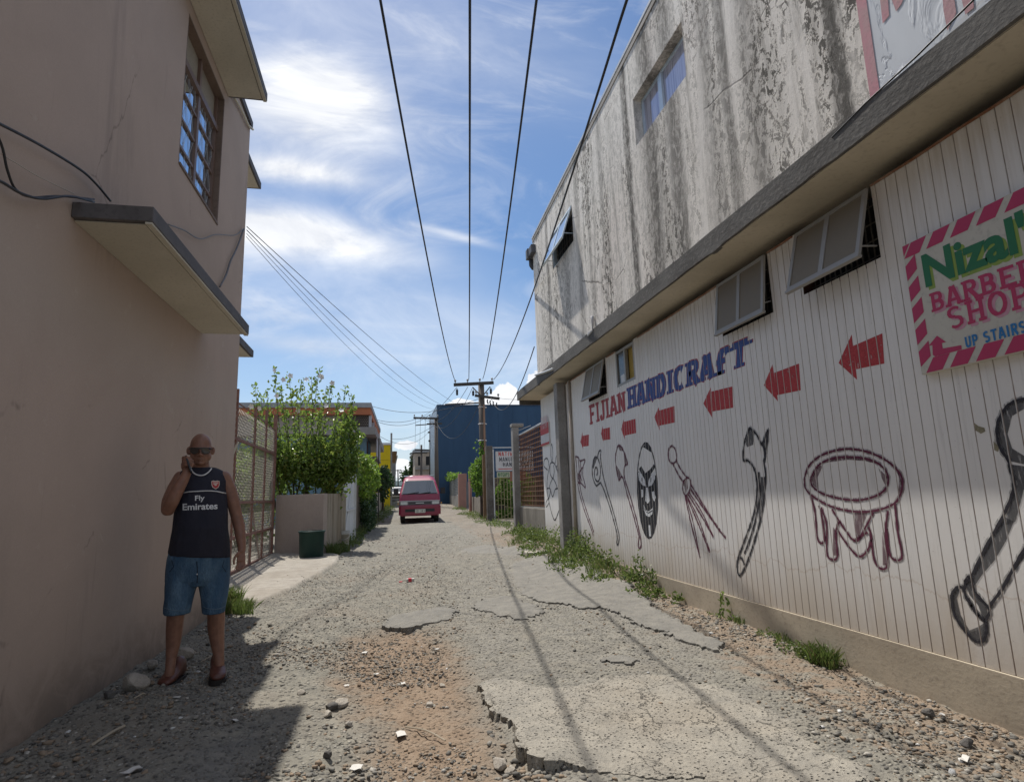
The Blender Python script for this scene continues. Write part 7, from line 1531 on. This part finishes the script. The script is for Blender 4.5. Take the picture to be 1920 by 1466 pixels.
# ------------------------------------------------------------ vehicles
def car_paint(name, c):
    m, t = new_mat(name, c, .35, 0, .5); t.b.inputs['Coat Weight'].default_value = .3; t.b.inputs['Coat Roughness'].default_value = .12
    n_ = t.noise(t.pos(), 4, 4); set_(t, 'Base Color', t.mix(t.ramp(n_, .4, .7, 0, .35), c, tuple(x*.75+.03 for x in c))); return m
RUBBER = plain('tyre_rubber', (.018, .018, .018), .85); LAMPG = plain('headlamp_glass', (.45, .46, .45), .12, .3, .8); TRIM = plain('black_trim', (.02, .02, .022), .6)
def rrect(x0, x1, y0, y1, r, z, n=5):
    out = []
    for cx_, cy_, a0 in ((x1-r, y0+r, -90), (x1-r, y1-r, 0), (x0+r, y1-r, 90), (x0+r, y0+r, 180)):
        for a in np.linspace(a0, a0+90, n): out.append((cx_+r*math.cos(R_(a)), cy_+r*math.sin(R_(a)), z))
    return out
def wheel(o, x, y, z, r, w):
    b = MB(); b.loft([[(x+dx, y+rr*math.cos(a), z+rr*math.sin(a)) for a in np.linspace(0, 2*math.pi, 24, endpoint=False)] for dx, rr in ((-w/2, r*.86), (-w/2+.02, r), (w/2-.02, r), (w/2, r*.86))]); ty = b.build('wheel', RUBBER, o, smooth=False)
    b = MB(); s = 1 if x > 0 else -1; b.loft([[(x+s*dx, y+rr*math.cos(a), z+rr*math.sin(a)) for a in np.linspace(0, 2*math.pi, 20, endpoint=False)] for dx, rr in ((w/2+.002, r*.6), (w/2+.012, r*.55), (w/2+.004, r*.2))]); b.build('rim', ALU, ty)
va = onG(748, 981); vc = onG(827, 981); VX = (va[0]+vc[0])/2+.02; VY = 25.15; VZ = float(lie(VX, 26.5))-.02
van = thing('van', 'magenta red van with roof windows facing down the alley', 'van', (0, 0, 0)); MAG = car_paint('magenta_paint', (.23, .008, .04)); MAGD = car_paint('lower_magenta_paint', (.21, .008, .035))
def vf(z): return np.interp(z, [.28, .45, .68, .72, .9, 1.0, 1.2, 1.74, 1.88, 1.96], [.05, .0, .0, .05, .05, .08, .18, .72, 1.0, 1.3])
def vw(z): return np.interp(z, [.28, .45, .7, .9, 1.2, 1.74, 1.88, 1.95, 2.0], [.78, .83, .845, .845, .83, .69, .64, .55, .4])
b = MB(); zs_ = [.28, .34, .5, .66, .70, .73, .88, .92, 1.05, 1.17, 1.25, 1.4, 1.55, 1.68, 1.76, 1.84, 1.90, 1.95, 1.985]
b.loft([rrect(-vw(z), vw(z), vf(z), 4.15-(.0 if z < 1.2 else (z-1.2)*.25), .13 if z < 1.7 else .2, z) for z in zs_]); b.build('body', MAG, van, smooth=False, fixn=True)
def front(u, z, o=.006): return (u*vw(z), vf(z)-o+.0, z)
def panel(name, z0, z1, u0a, u1a, u0b, u1b, mat, parent=van, o=.008, nz=6, nu=8):
    b = MB(); R = []
    for i in range(nz+1):
        k = i/nz; z = z0+(z1-z0)*k; ua = u0a+(u0b-u0a)*k; ub = u1a+(u1b-u1a)*k
        R.append([front(ua+(ub-ua)*j/nu, z, o+.03*(1-(2*(ua+(ub-ua)*j/nu))**2*.2)*0) for j in range(nu+1)])
    b.loft(R, False, False); return b.build(name, mat, parent, fixn=False)
WSG = glass_mat('windscreen_glass', (.03, .036, .04), .7, .02)
ws_ = panel('windscreen', 1.20, 1.73, -.86, .86, -.84, .84, WSG, o=.012)
panel('windscreen_seal', 1.17, 1.755, -.9, .9, -.88, .88, TRIM, o=.007)
b = MB(); b.bar(front(-.62, 1.19, .03), front(-.05, 1.25, .03), .02); b.bar(front(.0, 1.19, .03), front(.55, 1.24, .03), .02); b.build('wiper', TRIM, van)
for s in (-1, 1):
    b = MB(); x_ = s*.45; b.box(x_-.17, x_+.17, .72, .80, 1.15, 1.62) if False else None
panel('grille', .735, .875, -.98, .98, -.98, .98, plain('grille_grey', (.16, .165, .17), .5), o=.010); panel('grille_bars', .76, .85, -.55, .55, -.55, .55, plain('grille_dark', (.06, .06, .065), .5), o=.02)
panel('badge', .79, .825, -.2, .2, -.2, .2, METALCAP, o=.026)
for s in (-1, 1): panel('headlight', .745, .868, s*.6, s*.93, s*.6, s*.93, LAMPG, o=.026)
panel('trim_strip', .885, .905, -.98, .98, -.98, .98, METALCAP, o=.012)
b = MB(); b.loft([rrect(-.86, .86, -.07, .3, .09, z) for z in (.33, .36, .64, .67)]); b.build('bumper', MAGD, van, fixn=True)
b = MB(); b.box(-.60, .60, -.078, -.060, .45, .57); b.build('air_intake', TRIM, van)
pl = MB(); pl.box(-.20, .22, -.096, -.080, .41, .555); plo = pl.build('number_plate', plain('plate_cream', (.58, .57, .50), .5), van)
b = MB(); L, tot = strokes('EZI 383', .2, 0, .2) if False else strokes('IZI 383', .22, 0, .25)
for l in L:
    for q in l: b.poly([(-.17+.36*a/tot, -.098, .435+.095*c_) for a, c_ in q])
b.build('lettering', INK, plo)
for s in (-1, 1):
    b = MB(); b.loft([rrect(s*.98-.1, s*.98+.1, .38, .46, .035, z) for z in (1.17, 1.19, 1.40, 1.42)]); mr = b.build('wing_mirror', TRIM, van, fixn=True); b = MB(); b.bar((s*.82, .5, 1.2), (s*.95, .43, 1.25), .03); b.build('mirror_arm', TRIM, mr)
    b = MB(); b.loft([[(s*(vw(z)+.004), y_, z) for y_ in np.linspace(a, c, 4)] for z, a, c in ((1.22, .55, 1.35), (1.45, .75, 1.35), (1.66, .95, 1.35))], False, False); b.build('side_window', WSG, van)
    b = MB(); b.loft([[(s*(vw(z)+.004), y_, z) for y_ in np.linspace(a, c, 4)] for z, a, c in ((1.22, 1.5, 3.7), (1.45, 1.5, 3.65), (1.66, 1.5, 3.6))], False, False); b.build('side_window', WSG, van)
    b = MB(); b.box(s*.42-.24, s*.42+.24, 1.25, 2.1, 1.988, 2.01); b.v = [(x_, y_, z_-(.06 if y_ < 1.3 else 0)) for x_, y_, z_ in b.v]; b.build('roof_window', plain('smoked_roof_glass', (.10, .115, .10), .25), van)
    wheel(van, s*.70, .72, .31, .31, .2); wheel(van, s*.70, 3.3, .31, .31, .2)
    b = MB(); b.box(s*.885-.02, s*.885+.02, -.02, .05, .76, .82); b.build('indicator', plain('amber_lens', (.5, .25, .06), .3), van)
for (x_, y_) in ((-.42, 1.1), (.40, 1.1)): b = MB(); b.box(x_-.22, x_+.22, y_+.0, y_+.12, .9, 1.5); b.ell((x_, y_+.06, 1.6), (.12, .06, .12)); 
b = MB(); b.box(-.6, .6, .95, 3.2, .30, .42); b.build('chassis', TRIM, van)
van.location = (VX, VY, VZ); van.rotation_euler = (0, 0, R_(-1.5))
wcar = thing('car', 'white car far up the alley behind the magenta van', 'car', (0, 0, 0)); WP = car_paint('white_paint', (.62, .63, .64))
b = MB(); b.loft([rrect(-w_, w_, y0, y1, .22, z) for z, w_, y0, y1 in ((.22, .78, .1, 4.2), (.4, .84, .0, 4.3), (.6, .86, .0, 4.3), (.75, .84, .08, 4.25), (.86, .80, .45, 4.1), (.92, .72, 1.0, 3.9))]); b.build('body', WP, wcar, fixn=True)
b = MB(); b.loft([rrect(-w_, w_, y0, y1, .2, z) for z, w_, y0, y1 in ((.9, .74, 1.05, 3.85), (1.15, .66, 1.45, 3.55), (1.36, .58, 1.8, 3.3), (1.42, .48, 1.95, 3.1))]); b.build('cabin', WP, wcar, fixn=True)
b = MB(); b.hexa([(-.62, 1.1, .95), (.62, 1.1, .95), (.62, 1.14, .95), (-.62, 1.14, .95), (-.50, 1.68, 1.33), (.50, 1.68, 1.33), (.50, 1.74, 1.33), (-.50, 1.74, 1.33)]); b.build('windscreen', WSG, wcar)
for s in (-1, 1): b = MB(); b.ell((s*.6, .03, .62), (.16, .06, .075)); b.build('headlight', LAMPG, wcar, smooth=True); wheel(wcar, s*.74, .85, .29, .29, .18); wheel(wcar, s*.74, 3.4, .29, .29, .18)
b = MB(); b.box(-.42, .42, -.015, .04, .56, .68); b.build('grille', TRIM, wcar); b = MB(); b.box(-.5, .5, -.012, .04, .3, .42); b.build('bumper_intake', TRIM, wcar)
CY = 60.; cp = onY(744.5, 940, CY); wcar.location = (cp[0], CY, float(lie(cp[0], CY)))
